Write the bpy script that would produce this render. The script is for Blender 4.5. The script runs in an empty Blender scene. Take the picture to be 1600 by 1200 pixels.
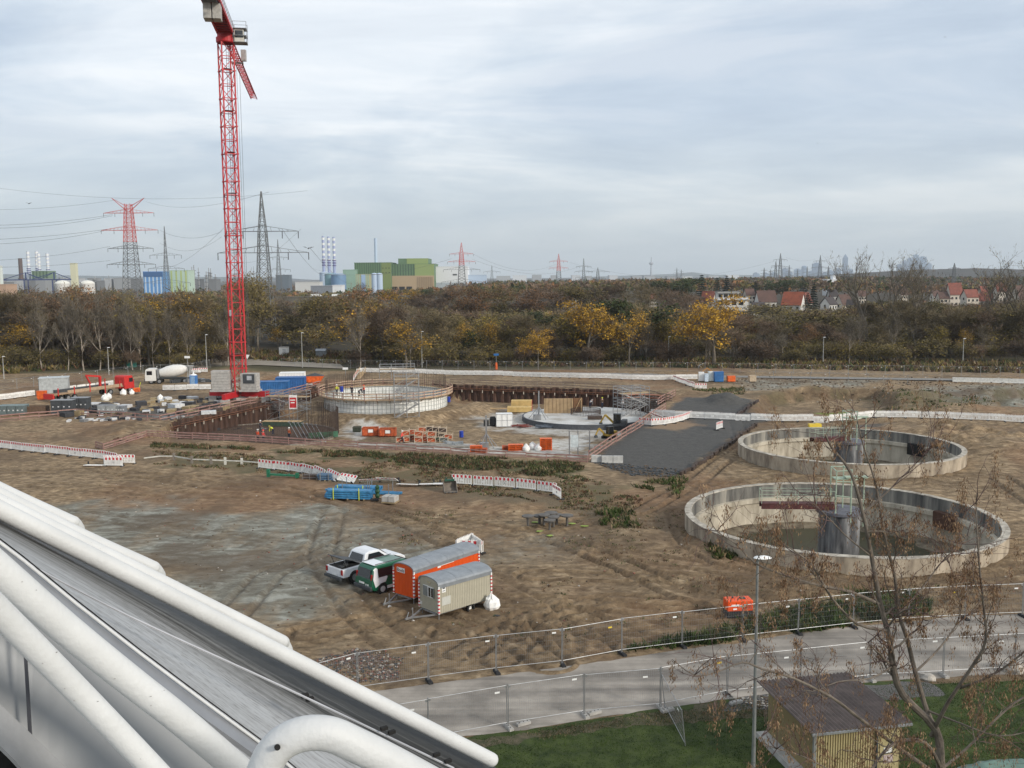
import bpy, math, random
import numpy as np
from mathutils import Matrix, Vector, Euler
scene = bpy.context.scene
C = scene.collection
PI = math.pi
rng = random.Random(7)
# ------------------------------------------------------------------ camera
PITCH, ROLL, FPX, CAMH = 0.11103757, -0.00768358, 1505.63, 20.0
_F = Vector((0, math.cos(PITCH), -math.sin(PITCH))); _U0 = Vector((0, math.sin(PITCH), math.cos(PITCH))); _R0 = Vector((1, 0, 0))
_R = _R0*math.cos(ROLL) + _U0*math.sin(ROLL); _U = _U0*math.cos(ROLL) - _R0*math.sin(ROLL)
cam_d = bpy.data.cameras.new('camera'); cam = bpy.data.objects.new('camera', cam_d); C.objects.link(cam)
m = Matrix.Identity(4)
for i in range(3):
    m[i][0] = _R[i]; m[i][1] = _U[i]; m[i][2] = -_F[i]
m[2][3] = CAMH
cam.matrix_world = m
cam_d.sensor_width = 36; cam_d.lens = 36*FPX/1600; cam_d.clip_start = 0.1; cam_d.clip_end = 40000
scene.camera = cam
# ------------------------------------------------------------------ sky, sun, exposure
SUN_EL, SUN_AZ = math.radians(24), math.radians(128)     # azimuth clockwise from +Y (view direction)
world = bpy.data.worlds.new('World'); scene.world = world; world.use_nodes = True
wn = world.node_tree.nodes; wl = world.node_tree.links; wn.clear()
def N(t, **k):
    n = wn.new(t)
    for a, v in k.items(): setattr(n, a, v)
    return n
sky = N('ShaderNodeTexSky', sky_type='NISHITA', sun_disc=False, sun_elevation=SUN_EL, sun_rotation=SUN_AZ, altitude=100, air_density=1.0, dust_density=2.0, ozone_density=1.5)
tc = N('ShaderNodeTexCoord'); sep = N('ShaderNodeSeparateXYZ'); wl.new(tc.outputs['Generated'], sep.inputs[0])
zz = N('ShaderNodeMath', operation='MAXIMUM'); wl.new(sep.outputs[2], zz.inputs[0]); zz.inputs[1].default_value = 0.0
za = N('ShaderNodeMath', operation='ADD'); wl.new(zz.outputs[0], za.inputs[0]); za.inputs[1].default_value = 0.17
dx = N('ShaderNodeMath', operation='DIVIDE'); wl.new(sep.outputs[0], dx.inputs[0]); wl.new(za.outputs[0], dx.inputs[1])
dy = N('ShaderNodeMath', operation='DIVIDE'); wl.new(sep.outputs[1], dy.inputs[0]); wl.new(za.outputs[0], dy.inputs[1])
comb = N('ShaderNodeCombineXYZ'); wl.new(dx.outputs[0], comb.inputs[0]); wl.new(dy.outputs[0], comb.inputs[1])
def wnoise(scale, detail, rough, dist, off, stretch):
    mp = N('ShaderNodeMapping'); wl.new(comb.outputs[0], mp.inputs[0]); mp.inputs['Location'].default_value = off; mp.inputs['Scale'].default_value = stretch
    mp.inputs['Rotation'].default_value = (0, 0, 0.25)
    n = N('ShaderNodeTexNoise'); wl.new(mp.outputs[0], n.inputs[0]); n.inputs['Scale'].default_value = scale; n.inputs['Detail'].default_value = detail
    n.inputs['Roughness'].default_value = rough; n.inputs['Distortion'].default_value = dist
    return n
def wramp(src, p0, c0, p1, c1, pm=None, cm=None):
    r = N('ShaderNodeValToRGB'); wl.new(src, r.inputs[0]); e = r.color_ramp.elements
    e[0].position = p0; e[0].color = (*c0, 1); e[1].position = p1; e[1].color = (*c1, 1)
    if pm is not None: k = e.new(pm); k.color = (*cm, 1)
    return r
n1 = wnoise(0.75, 9, 0.56, 0.5, (3.1, 1.7, 0), (1.0, 1.1, 1))
n2 = wnoise(1.3, 12, 0.60, 0.6, (7.3, 4.1, 0), (0.55, 1.2, 1))
mul = N('ShaderNodeMix', data_type='RGBA', blend_type='MIX')
r1 = wramp(n1.outputs['Fac'], 0.41, (4.7, 5.55, 6.7), 0.59, (8.5, 8.85, 9.2), 0.5, (6.2, 6.9, 7.7))
r2 = wramp(n2.outputs['Fac'], 0.41, (4.6, 5.3, 6.2), 0.59, (8.6, 8.75, 8.9), 0.5, (6.2, 6.9, 7.6))
wl.new(r1.outputs[0], mul.inputs['A']); wl.new(r2.outputs[0], mul.inputs['B']); mul.inputs['Factor'].default_value = 0.36
# horizon greying: a pale grey band low in the sky
hz = N('ShaderNodeMapRange'); wl.new(sep.outputs[2], hz.inputs[0]); hz.inputs[1].default_value = 0.0; hz.inputs[2].default_value = 0.16; hz.inputs[3].default_value = 0.85; hz.inputs[4].default_value = 0.0
hmix = N('ShaderNodeMix', data_type='RGBA'); wl.new(hz.outputs[0], hmix.inputs['Factor']); wl.new(mul.outputs['Result'], hmix.inputs['A']); hmix.inputs['B'].default_value = (5.0, 5.55, 5.8, 1)
smix = N('ShaderNodeMix', data_type='RGBA'); smix.inputs['Factor'].default_value = 0.88
wl.new(sky.outputs[0], smix.inputs['A']); wl.new(hmix.outputs['Result'], smix.inputs['B'])
bg = N('ShaderNodeBackground'); bg.inputs[1].default_value = 0.1; wl.new(smix.outputs['Result'], bg.inputs[0])
wo = N('ShaderNodeOutputWorld'); wl.new(bg.outputs[0], wo.inputs[0])
sd = bpy.data.lights.new('sun', 'SUN'); sd.energy = 2.3; sd.angle = math.radians(9); sd.color = (1, 0.93, 0.82)
sun = bpy.data.objects.new('sun', sd); C.objects.link(sun)
sdir = Vector((math.sin(SUN_AZ)*math.cos(SUN_EL), math.cos(SUN_AZ)*math.cos(SUN_EL), math.sin(SUN_EL)))
sun.rotation_euler = sdir.to_track_quat('Z', 'Y').to_euler(); sun.location = (60, -60, 80)
scene.view_settings.view_transform = 'Standard'; scene.view_settings.look = 'None'
scene.view_settings.exposure = 0.30; scene.view_settings.gamma = 1; scene.view_settings.use_curve_mapping = False
scene.render.engine = 'CYCLES'
scene.cycles.volume_bounces = 1; scene.cycles.max_bounces = 6; scene.cycles.transparent_max_bounces = 12

# ------------------------------------------------------------------ geometry of the survey: photo bearings to ground points
def ray(px, py): return _F + _R*((px-800)/FPX) - _U*((py-600)/FPX)
def G(px, py, z=0.0):
    d = ray(px, py); t = (z-CAMH)/d.z
    return Vector((d.x*t, d.y*t, z))
def P(px, py, dep):                       # point at forward distance dep
    d = ray(px, py); return Vector((0, 0, CAMH)) + d*dep
def AY(px, py, y):                        # point on the ray at world distance y
    d = ray(px, py); t = y/d.y; return Vector((0, 0, CAMH)) + d*t
def XY(px, y):                            # ground position at distance y seen at column px (near the horizon line)
    p = AY(px, 470, y); return Vector((p.x, y, 0))

# ------------------------------------------------------------------ mesh builder
class MB:
    def __init__(s): s.v = []; s.f = []; s.mi = []; s.mats = []
    def m(s, mat):
        if mat not in s.mats: s.mats.append(mat)
        return s.mats.index(mat)
    def add(s, vs, fs, mat=None):
        o = len(s.v); k = s.m(mat) if mat else 0
        s.v += [tuple(v) for v in vs]; s.f += [tuple(i+o for i in f) for f in fs]; s.mi += [k]*len(fs); return s
    def box(s, c, d, rz=0, mat=None, M=None):
        x, y, z = d[0]/2, d[1]/2, d[2]/2
        vs = [Vector((a*x, b*y, e*z)) for e in (-1, 1) for b in (-1, 1) for a in (-1, 1)]
        R = M if M is not None else Matrix.Rotation(rz, 3, 'Z')
        c = Vector(c); vs = [R @ v + c for v in vs]
        return s.add(vs, [(0, 2, 3, 1), (4, 5, 7, 6), (0, 1, 5, 4), (2, 6, 7, 3), (0, 4, 6, 2), (1, 3, 7, 5)], mat)
    def b2(s, p0, p1, mat=None):          # box by two corners
        c = [(p0[i]+p1[i])/2 for i in range(3)]; d = [abs(p1[i]-p0[i]) for i in range(3)]
        return s.box(c, d, 0, mat)
    def bar(s, p0, p1, w, h=None, mat=None):   # rectangular bar between two points
        p0 = Vector(p0); p1 = Vector(p1); h = h or w; d = p1-p0; L = d.length
        if L < 1e-6: return s
        R = d.to_track_quat('X', 'Z').to_matrix()
        return s.box((p0+p1)/2, (L, w, h), 0, mat, R)
    def tube(s, pts, rs, n=6, mat=None, cap=True):
        pts = [Vector(p) for p in pts]
        if not hasattr(rs, '__len__'): rs = [rs]*len(pts)
        vs = []; fs = []
        for i, p in enumerate(pts):
            t = (pts[min(i+1, len(pts)-1)]-pts[max(i-1, 0)])
            if t.length < 1e-9: t = Vector((0, 0, 1))
            q = t.to_track_quat('Z', 'Y')
            for k in range(n):
                a = 2*PI*k/n; vs.append(p + q @ Vector((math.cos(a)*rs[i], math.sin(a)*rs[i], 0)))
        for i in range(len(pts)-1):
            for k in range(n):
                a = i*n+k; b = i*n+(k+1) % n; fs.append((a, b, b+n, a+n))
        if cap: fs.append(tuple(range(n-1, -1, -1))); fs.append(tuple(range((len(pts)-1)*n, len(pts)*n)))
        return s.add(vs, fs, mat)
    def lathe(s, prof, n=24, c=(0, 0, 0), mat=None, a0=0, a1=2*PI, axis=None):
        c = Vector(c); full = abs(a1-a0-2*PI) < 1e-6; m_ = n if full else n+1; vs = []; fs = []
        for r, z in prof:
            for k in range(m_):
                a = a0+(a1-a0)*k/n; v = Vector((r*math.cos(a), r*math.sin(a), z))
                if axis is not None: v = axis @ v
                vs.append(c+v)
        for i in range(len(prof)-1):
            for k in range(n):
                k2 = (k+1) % m_ if full else k+1
                a = i*m_+k; b = i*m_+k2; fs.append((a, b, b+m_, a+m_))
        return s.add(vs, fs, mat)
    def prism(s, poly, z0, z1, mat=None):
        n = len(poly); vs = [(p[0], p[1], z0) for p in poly]+[(p[0], p[1], z1) for p in poly]
        fs = [tuple(range(n-1, -1, -1)), tuple(range(n, 2*n))]+[(i, (i+1) % n, (i+1) % n+n, i+n) for i in range(n)]
        return s.add(vs, fs, mat)
    def ext(s, prof, x0, x1, mat=None, M=None):   # profile in (y,z) extruded along x
        n = len(prof); vs = [Vector((x0, p[0], p[1])) for p in prof]+[Vector((x1, p[0], p[1])) for p in prof]
        if M: vs = [M @ v for v in vs]
        fs = [tuple(range(n)), tuple(range(2*n-1, n-1, -1))]+[(i, i+n, (i+1) % n+n, (i+1) % n) for i in range(n)]
        return s.add(vs, fs, mat)
    def build(s, name, mat=None, parent=None, smooth=False, bevel=0, loc=None, rz=0):
        me = bpy.data.meshes.new(name); me.from_pydata(s.v, [], s.f); me.update()
        mats = s.mats or [mat]
        if s.mats and s.mi:
            me.polygons.foreach_set('material_index', s.mi)
        for q in mats: me.materials.append(q)
        if smooth:
            me.polygons.foreach_set('use_smooth', [True]*len(s.f))
            me.set_sharp_from_angle(angle=math.radians(35))
        o = bpy.data.objects.new(name, me); C.objects.link(o)
        if bevel:
            b = o.modifiers.new('bevel', 'BEVEL'); b.width = bevel; b.segments = 2; b.limit_method = 'ANGLE'
        if parent: o.parent = parent
        if loc is not None: o.location = loc
        if rz: o.rotation_euler = (0, 0, rz)
        return o
def tag(o, label=None, cat=None, group=None, kind=None):
    if label: o['label'] = label
    if cat: o['category'] = cat
    if group: o['group'] = group
    if kind: o['kind'] = kind
    return o
def thing(name, label, cat, loc=(0, 0, 0), rz=0, group=None):
    o = bpy.data.objects.new(name, None); C.objects.link(o); o.empty_display_size = 0.3
    o.location = loc; o.rotation_euler = (0, 0, rz); return tag(o, label, cat, group)
KIDS = {}
def dup(root, loc, rz=0, label=None, sc=None, group=None):
    def rec(o, par):
        c = o.copy(); C.objects.link(c)
        if par: c.parent = par
        for ch in o.children: rec(ch, c)
        return c
    r = rec(root, None); r.location = loc
    if isinstance(rz, (int, float)): r.rotation_euler = (0, 0, rz)
    else: r.rotation_euler = rz
    if label: r['label'] = label
    if group: r['group'] = group
    if sc is not None: r.scale = (sc, sc, sc) if isinstance(sc, (int, float)) else sc
    return r
def nth(i):
    w = ['first', 'second', 'third', 'fourth', 'fifth', 'sixth', 'seventh', 'eighth', 'ninth', 'tenth', 'eleventh', 'twelfth']
    if i < 12: return w[i]
    k = i+1; return '%d%s' % (k, 'th' if k % 100 in (11, 12, 13) else {1: 'st', 2: 'nd', 3: 'rd'}.get(k % 10, 'th'))
# ------------------------------------------------------------------ materials
def srgb(r, g, b):
    f = lambda c: (c/255/12.92) if c/255 <= 0.04045 else ((c/255+0.055)/1.055)**2.4
    return (f(r), f(g), f(b))
def M_(name, col, rough=0.7, metal=0.0, var=0.12, vs=3.0, bump=0.0, bs=20.0, col2=None, rnd=0.0, spec=0.35, alpha=None, stretch=None, trans=0, coat=0):
    mt = bpy.data.materials.new(name); mt.use_nodes = True; nt = mt.node_tree; nd = nt.nodes; lk = nt.links
    b = nd['Principled BSDF']; b.inputs['Roughness'].default_value = rough; b.inputs['Metallic'].default_value = metal
    b.inputs['Specular IOR Level'].default_value = spec; b.inputs['Base Color'].default_value = (*col, 1)
    if coat: b.inputs['Coat Weight'].default_value = coat; b.inputs['Coat Roughness'].default_value = 0.08
    if trans: b.inputs['Transmission Weight'].default_value = trans
    if var > 0 or col2 or bump or rnd:
        t = nd.new('ShaderNodeTexCoord'); mp = nd.new('ShaderNodeMapping'); lk.new(t.outputs['Object'], mp.inputs[0])
        if stretch: mp.inputs['Scale'].default_value = stretch
        n = nd.new('ShaderNodeTexNoise'); n.inputs['Scale'].default_value = vs; n.inputs['Detail'].default_value = 6; n.inputs['Roughness'].default_value = 0.62; lk.new(mp.outputs[0], n.inputs[0])
        r = nd.new('ShaderNodeValToRGB'); lk.new(n.outputs['Fac'], r.inputs[0]); e = r.color_ramp.elements
        c2 = col2 if col2 else tuple(c*(1-2*var) for c in col); c1 = tuple(min(1, c*(1+var)) for c in col) if not col2 else col
        e[0].position = 0.33; e[0].color = (*c2, 1); e[1].position = 0.66; e[1].color = (*c1, 1)
        out = r.outputs[0]
        if rnd:
            oi = nd.new('ShaderNodeObjectInfo'); mr = nd.new('ShaderNodeMapRange'); lk.new(oi.outputs['Random'], mr.inputs[0])
            mr.inputs[3].default_value = 1-rnd; mr.inputs[4].default_value = 1+rnd
            hs = nd.new('ShaderNodeHueSaturation'); lk.new(out, hs.inputs['Color']); lk.new(mr.outputs[0], hs.inputs['Value']); out = hs.outputs[0]
        lk.new(out, b.inputs['Base Color'])
        if bump:
            n2 = nd.new('ShaderNodeTexNoise'); n2.inputs['Scale'].default_value = bs; n2.inputs['Detail'].default_value = 5; lk.new(mp.outputs[0], n2.inputs[0])
            bp = nd.new('ShaderNodeBump'); bp.inputs['Strength'].default_value = bump; bp.inputs['Distance'].default_value = 0.02
            lk.new(n2.outputs['Fac'], bp.inputs['Height']); lk.new(bp.outputs[0], b.inputs['Normal'])
    return mt
# numpy value noise
_pr = np.random.RandomState(3).rand(512, 512)
def vnoise(x, y):
    xi = np.floor(x).astype(int); yi = np.floor(y).astype(int); fx = x-xi; fy = y-yi
    fx = fx*fx*(3-2*fx); fy = fy*fy*(3-2*fy); g = lambda a, b: _pr[a % 512, b % 512]
    return (g(xi, yi)*(1-fx)+g(xi+1, yi)*fx)*(1-fy)+(g(xi, yi+1)*(1-fx)+g(xi+1, yi+1)*fx)*fy
def fbm(x, y, o=5, g=0.5):
    s = 0; a = 1; t = 0
    for i in range(o): s = s+a*vnoise(x*2**i+17.3*i, y*2**i+5.1*i); t += a; a *= g
    return s/t
def poly_sd(x, y, poly):            # signed distance, positive inside
    n = len(poly); d = np.full(x.shape, 1e9); ins = np.zeros(x.shape, bool)
    for i in range(n):
        ax, ay = poly[i][0], poly[i][1]; bx, by = poly[(i+1) % n][0], poly[(i+1) % n][1]
        ex, ey = bx-ax, by-ay; wx, wy = x-ax, y-ay
        t = np.clip((wx*ex+wy*ey)/(ex*ex+ey*ey+1e-9), 0, 1); d = np.minimum(d, np.hypot(wx-ex*t, wy-ey*t))
        c = ((ay > y) != (by > y)) & (x < (bx-ax)*(y-ay)/(by-ay+1e-12)+ax); ins ^= c
    return np.where(ins, d, -d)
def line_d(x, y, pts):
    d = np.full(x.shape, 1e9)
    for i in range(len(pts)-1):
        ax, ay = pts[i][0], pts[i][1]; ex, ey = pts[i+1][0]-ax, pts[i+1][1]-ay
        t = np.clip(((x-ax)*ex+(y-ay)*ey)/(ex*ex+ey*ey+1e-9), 0, 1); d = np.minimum(d, np.hypot(x-ax-ex*t, y-ay-ey*t))
    return d
def sstep(a, b, v): t = np.clip((v-a)/(b-a), 0, 1); return t*t*(3-2*t)
def gp(l, z=0): return [G(a, b, z) for a, b in l]
# ------------------------------------------------------------------ terrain
TANK = [(25.54, 73.80), (37.18, 105.2)]; TR = 11.9; RIM = 1.3
FLOOR = -2.8
PIT = gp([(229, 684), (400, 692), (600, 703), (760, 712), (920, 722), (952, 690), (1000, 652), (1054, 617), (960, 609), (860, 605), (703, 602), (600, 598), (505, 603), (420, 627), (275, 658)])
RINGW = Vector((XY(600, 161).x, 161, 0)); RW = 10.2
RINGL = Vector((XY(398, 138).x, 138, 0)); RL = 11.2
SLAB = Vector((XY(916, 152).x, 152, 0)); RS = 10.2
BASIN1 = gp([(1188, 619), (1240, 610), (1300, 607), (1380, 607), (1400, 625), (1400, 650), (1215, 656), (1180, 645)])
BASIN2 = gp([(1545, 615), (1640, 604), (1800, 606), (1800, 650), (1560, 634)])
CLAY = gp([(100, 790), (330, 785), (520, 800), (600, 830), (640, 880), (560, 1000), (330, 1000), (60, 830)])
CLAY2 = gp([(780, 840), (900, 838), (880, 870), (780, 872)])
WEEDF = gp([(240, 694), (560, 706), (740, 716), (900, 725), (925, 738), (900, 752), (760, 740), (600, 722), (400, 704), (235, 700)])
DRY = gp([(620, 745), (890, 775), (1000, 790), (960, 815), (860, 800), (760, 790), (660, 768), (420, 740), (240, 724)])
GRAVEL = gp([(923, 722), (985, 742), (1060, 743), (1100, 715), (1180, 662), (1215, 655), (1190, 645), (1090, 642), (1002, 655), (960, 690)])
ROAD = gp([(-100, 1215), (300, 1130), (560, 1083), (700, 1066), (900, 1040), (1100, 1010), (1290, 984), (1400, 972), (1500, 962), (1700, 955), (1700, 1050), (1500, 1058), (1380, 1064), (1220, 1083), (1140, 1092), (1000, 1112), (820, 1140), (660, 1160), (480, 1190), (200, 1255), (-100, 1340)])
LAWN = gp([(-100, 1340), (200, 1255), (480, 1190), (660, 1160), (820, 1140), (1000, 1112), (1140, 1092), (1220, 1083), (1380, 1064), (1500, 1058), (1700, 1050), (1900, 1300), (1500, 1500), (900, 1500), (300, 1500), (-100, 1480)])
VPAD = gp([(520, 900), (640, 860), (770, 890), (790, 960), (690, 985), (610, 965)])
NR, NC = 540, 540
ty = np.linspace(0, 1, NR); ys = 26*((228/26)**ty)
tx = np.linspace(-1, 1, NC); Y = np.repeat(ys[:, None], NC, 1); X = (0.60*Y+16)*tx[None, :]
def height(x, y):
    h = (fbm(x*0.05, y*0.05, 4)-0.5)*0.7 + (fbm(x*0.35+9, y*0.35, 5)-0.5)*0.13 + (fbm(x*2.6, y*2.6+3, 3)-0.5)*0.07
    rough = sstep(0.45, 0.7, fbm(x*0.08+30, y*0.08, 3))
    h = h + rough*((fbm(x*0.9+5, y*0.9, 4)-0.5)*0.08 + (fbm(x*3.1+5, y*3.1, 3)-0.5)*0.09)
    flat = np.maximum(sstep(-1.5, 0.5, poly_sd(x, y, ROAD)), sstep(-1, 1, poly_sd(x, y, LAWN)))
    flat = np.maximum(flat, sstep(200, 206, y)*0.6); flat = np.maximum(flat, 0.75*sstep(-1, 2, poly_sd(x, y, GRAVEL)))
    flat = np.maximum(flat, 0.8*sstep(-3, 1, poly_sd(x, y, VPAD)))
    h = h*(1-flat)
    # tyre ruts
    for pts, w in RUTS:
        d = line_d(x, y, pts)
        for off in (-0.95, 0.95):
            dd = np.abs(d-abs(off)); h = h - 0.09*w*np.exp(-(dd/0.2)**2) + 0.05*w*np.exp(-((dd-0.38)/0.14)**2)
    # bank behind the pit, between the barriers and the rail
    # basins
    for B in (BASIN1, BASIN2):
        s = poly_sd(x, y, B); k = sstep(-0.3, 1.6, s + (fbm(x*0.2, y*0.2, 3)-0.5)*2 + (fbm(x*0.9, y*0.9, 3)-0.5)*1.2); h = h*(1-0.7*k)-1.75*k
    # spoil heaps
    for hx, hy, r, z in HEAPS:
        d = np.hypot(x-hx, y-hy)+(fbm(x*0.5, y*0.5, 3)-0.5)*r*0.5; h = h+z*(1-sstep(0, r, d))
    # pit
    s = poly_sd(x, y, PIT); k = sstep(0.0, 0.5, s)
    fl = FLOOR + (fbm(x*0.3, y*0.3, 4)-0.5)*0.3 + (fbm(x*1.2, y*1.2, 3)-0.5)*0.1
    d = np.hypot(x-RINGW.x, y-RINGW.y); lump = (fbm(x*0.25+3, y*0.25, 3)-0.5)*3
    fl = np.maximum(fl, -1.45 - 1.5*sstep(RW+1.6, RW+6.0, d+lump) + (fbm(x*0.8, y*0.8, 3)-0.5)*0.2)
    d = line_d(x, y, [G(455, 640, -2), G(520, 625, -1), G(500, 612)]); fl = np.maximum(fl, -0.8-2.2*sstep(0, 5, d+lump*0.4))
    d = line_d(x, y, [G(725, 640, -2), G(745, 632, -2)]); fl = np.maximum(fl, -1.5-1.5*sstep(0, 4.5, d+lump*0.4))
    h = h*(1-k)+fl*k
    for cx, cy in TANK:
        d = np.hypot(x-cx, y-cy); k = 1-sstep(TR-0.75, TR-0.15, d); h = h*(1-k)-4.5*k
    e = sstep(0.9, 0.97, np.abs(x)/(0.60*y+16)); h = h*(1-e); e = sstep(220, 227, y); return h*(1-e)
def path(l): return [G(a, b) for a, b in l]
RUTS = [(path(l), w) for l, w in (([(660, 960), (800, 1000), (860, 1035)], 1.2), ([(720, 1020), (840, 960), (960, 940), (1080, 950)], 1.1), ([(780, 1030), (830, 985), (890, 960), (1000, 1000)], 1.1), ([(930, 870), (1010, 900), (1120, 915), (1300, 950), (1500, 935)], 1.1), ([(880, 850), (960, 880), (1060, 930), (1180, 960)], 1.0), ([(200, 745), (340, 750), (470, 770), (600, 800), (700, 850)], 1.0), ([(330, 1000), (420, 900), (560, 840), (760, 810)], .7), ([(100, 800), (300, 830), (500, 860)], .7), ([(620, 1010), (560, 960), (500, 870), (520, 800)], .8), ([(1060, 800), (1080, 850), (1130, 880), (1250, 905), (1400, 912), (1600, 890)], 1.1), ([(1080, 755), (1250, 742), (1400, 738), (1560, 745), (1620, 790)], 1.1), ([(1150, 655), (1160, 690), (1090, 750), (1000, 800)], .9))]+[(path([(560, 900), (760, 860), (900, 852), (1050, 880), (1300, 925), (1650, 930)]), 1.0), (path([(640, 870), (850, 830), (1000, 800), (1090, 745), (1190, 680)]), 0.9),
        (path([(560, 940), (830, 940), (1100, 960), (1300, 940), (1600, 900)]), 1.0), (path([(700, 990), (820, 985), (930, 1010)]), 1.2), (path([(880, 1010), (840, 950), (700, 870)]), 0.7),
        (path([(-80, 740), (150, 735), (330, 760), (520, 770), (700, 820), (900, 850)]), 0.9), (path([(60, 760), (300, 775), (480, 775)]), 0.8), (path([(760, 1020), (900, 1000), (1100, 985)]), 1.1),
        (path([(1060, 775), (1200, 745), (1400, 748), (1650, 780)]), 0.9), (path([(1180, 662), (1400, 660), (1650, 668)]), 1.0), (path([(180, 640), (260, 615), (420, 590), (560, 583)]), 0.8),
        (path([(1080, 600), (1300, 596), (1600, 600)]), 0.8), (path([(480, 990), (640, 960), (840, 975), (1130, 990)]), 1.0), (path([(830, 900), (1000, 905), (1250, 930), (1450, 935)]), 1.2)]
def hp(px, py): g = G(px, py); return g.x, g.y
HEAPS = [(*hp(1440, 687), 9, 1.5), (*hp(1520, 680), 8, 1.2), (*hp(1570, 700), 9, 1.0), (*hp(960, 812), 3.2, 0.5), (*hp(1000, 840), 4, 0.45), (*hp(868, 806), 2.2, 0.35), (*hp(800, 792), 4, 0.35), (*hp(1135, 628), 4.5, 1.5),
         (*hp(1430, 622), 8, 1.2), (*hp(1500, 640), 7, 0.8), (*hp(1560, 612), 9, 0.9), (*hp(1260, 606), 7, 0.7), (*hp(1060, 612), 6, 0.5), (*hp(200, 668), 7, 0.9), (*hp(420, 592), 9, 1.1), (*hp(360, 578), 10, 1.0), (*hp(230, 590), 6, 0.5), (*hp(1120, 852), 4, 0.3)]
H = height(X, Y)
def hgt(x, y): return float(height(np.array([[x]]), np.array([[y]]))[0, 0])
def GZ(px, py, n=3):                 # ground hit with the terrain's height
    p = G(px, py)
    for i in range(n): p = G(px, py, hgt(p.x, p.y))
    return p
wob = (fbm(X*0.12+50, Y*0.12, 5)-0.5); wob2 = (fbm(X*0.5+50, Y*0.5, 5)-0.5)
clay = np.maximum(sstep(-2.5, 3.5, poly_sd(X, Y, CLAY)+wob*16+wob2*5), 0.5*sstep(-2, 2, poly_sd(X, Y, CLAY2)+wob*5))
clay = np.maximum(clay, 0.75*sstep(0, 4, poly_sd(X, Y, gp([(1420, 600), (1700, 598), (1700, 625), (1500, 640), (1440, 625)]))+wob*8))
clay = np.maximum(clay, 0.65*sstep(0, 4, poly_sd(X, Y, gp([(1130, 590), (1400, 592), (1390, 606), (1150, 612)]))+wob*12))
clay *= 0.6+0.8*sstep(0.3, 0.7, fbm(X*0.7, Y*0.25, 5))
weed = sstep(-0.6, 1.5, poly_sd(X, Y, WEEDF)+wob2*6+wob*4)
weed = np.maximum(weed, 0.7*sstep(0.0, 2, poly_sd(X, Y, gp([(250, 700), (900, 750), (1000, 760), (1010, 800), (880, 790), (620, 755), (230, 735)]))+wob2*8-1))
weed = np.maximum(weed, 0.9*sstep(206, 209, Y)); weed = np.maximum(weed, 0.6*sstep(0, 3, poly_sd(X, Y, gp([(1380, 615), (1440, 612), (1560, 628), (1540, 640), (1400, 640)]))+wob2*8))
tf = poly_sd(X, Y, gp([(960, 1020), (1130, 985), (1330, 940), (1440, 940), (1450, 958), (1300, 978), (1120, 1002)])); weed = np.maximum(weed, 0.9*sstep(-0.5, 0.5, tf+wob2*3))
algae = sstep(0, 1.5, poly_sd(X, Y, gp([(1270, 628), (1385, 624), (1375, 634), (1290, 637)]))+wob2*3)
dark = np.clip(sstep(0.52, 0.7, fbm(X*0.15+5, Y*0.15, 5))*0.8, 0, 1)
for pts, w in RUTS: q = line_d(X, Y, pts); dark = np.maximum(dark, w*(0.30*np.exp(-(q/2.0)**2)+0.85*np.exp(-((q-.95)/.24)**2))*(0.35+0.8*sstep(0.35, 0.6, fbm(X*0.6, Y*0.6, 4))))
dark = np.maximum(dark, 0.75*sstep(-2, 4, poly_sd(X, Y, gp([(500, 905), (800, 900), (960, 1000), (880, 1040), (560, 1060), (460, 960)]))+wob*12))
for B in (BASIN1, BASIN2): q = poly_sd(X, Y, B); dark = np.maximum(dark, 0.95*np.exp(-((q-.8+wob2*2)/1.3)**2)); weed = np.maximum(weed, .5*sstep(.5, .6, fbm(X*.4, Y*.4, 4))*np.exp(-((q-1)/2.5)**2))
dry = sstep(-1, 2, poly_sd(X, Y, DRY)+wob2*6)
pale = 0.0*X
pitin = sstep(0, 1, poly_sd(X, Y, PIT))
dring = np.hypot(X-RINGW.x, Y-RINGW.y)
for l, a in (([(555, 690), (610, 668), (560, 660), (535, 675)], 0.9), ([(600, 700), (720, 706), (905, 716), (935, 694), (900, 680), (800, 700), (640, 692)], 0.95), ([(790, 650), (830, 640), (1040, 640), (1000, 665), (960, 690), (780, 672)], 0.8), ([(740, 655), (800, 640), (820, 668), (775, 670)], 0.7)):
    pale = np.maximum(pale, a*sstep(-1, 2, poly_sd(X, Y, gp(l, FLOOR))+wob2*7)*pitin*(H < -1.9))
pale = np.maximum(pale, 0.55*sstep(0, 2, poly_sd(X, Y, gp([(380, 585), (360, 640), (330, 640), (345, 600)]))+wob2*6))
grav = sstep(-0.6, 0.6, poly_sd(X, Y, GRAVEL)+wob2*2)
grav = np.maximum(grav, sstep(-0.5, 0.8, poly_sd(X, Y, gp([(1040, 640), (1072, 620), (1180, 626), (1165, 645), (1090, 642)]))+wob2*2))
grav = np.maximum(grav, 0.8*sstep(0, 1.0, poly_sd(X, Y, gp([(1300, 664), (1400, 659), (1380, 668), (1310, 671)]))+wob2*2))
grav = np.maximum(grav, 0.9*sstep(-0.2, 0.8, poly_sd(X, Y, gp([(200, 640), (330, 632), (345, 645), (300, 655), (190, 655)]))+wob2*7))
sand = sstep(0, 2, poly_sd(X, Y, gp([(1020, 652), (1080, 655), (1110, 665), (1060, 676), (1010, 668)]))+wob2*4)
grav = grav*(1-sand)
rub = 0.9*sstep(0.0, 1.5, poly_sd(X, Y, gp([(490, 1030), (560, 1015), (625, 1030), (620, 1060), (540, 1065)]))+wob2*3)
red = sstep(0.5, 0.7, fbm(X*0.07+80, Y*0.07, 4))
far = sstep(208, 214, Y)
idx = np.arange(NR*NC).reshape(NR, NC)
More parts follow.
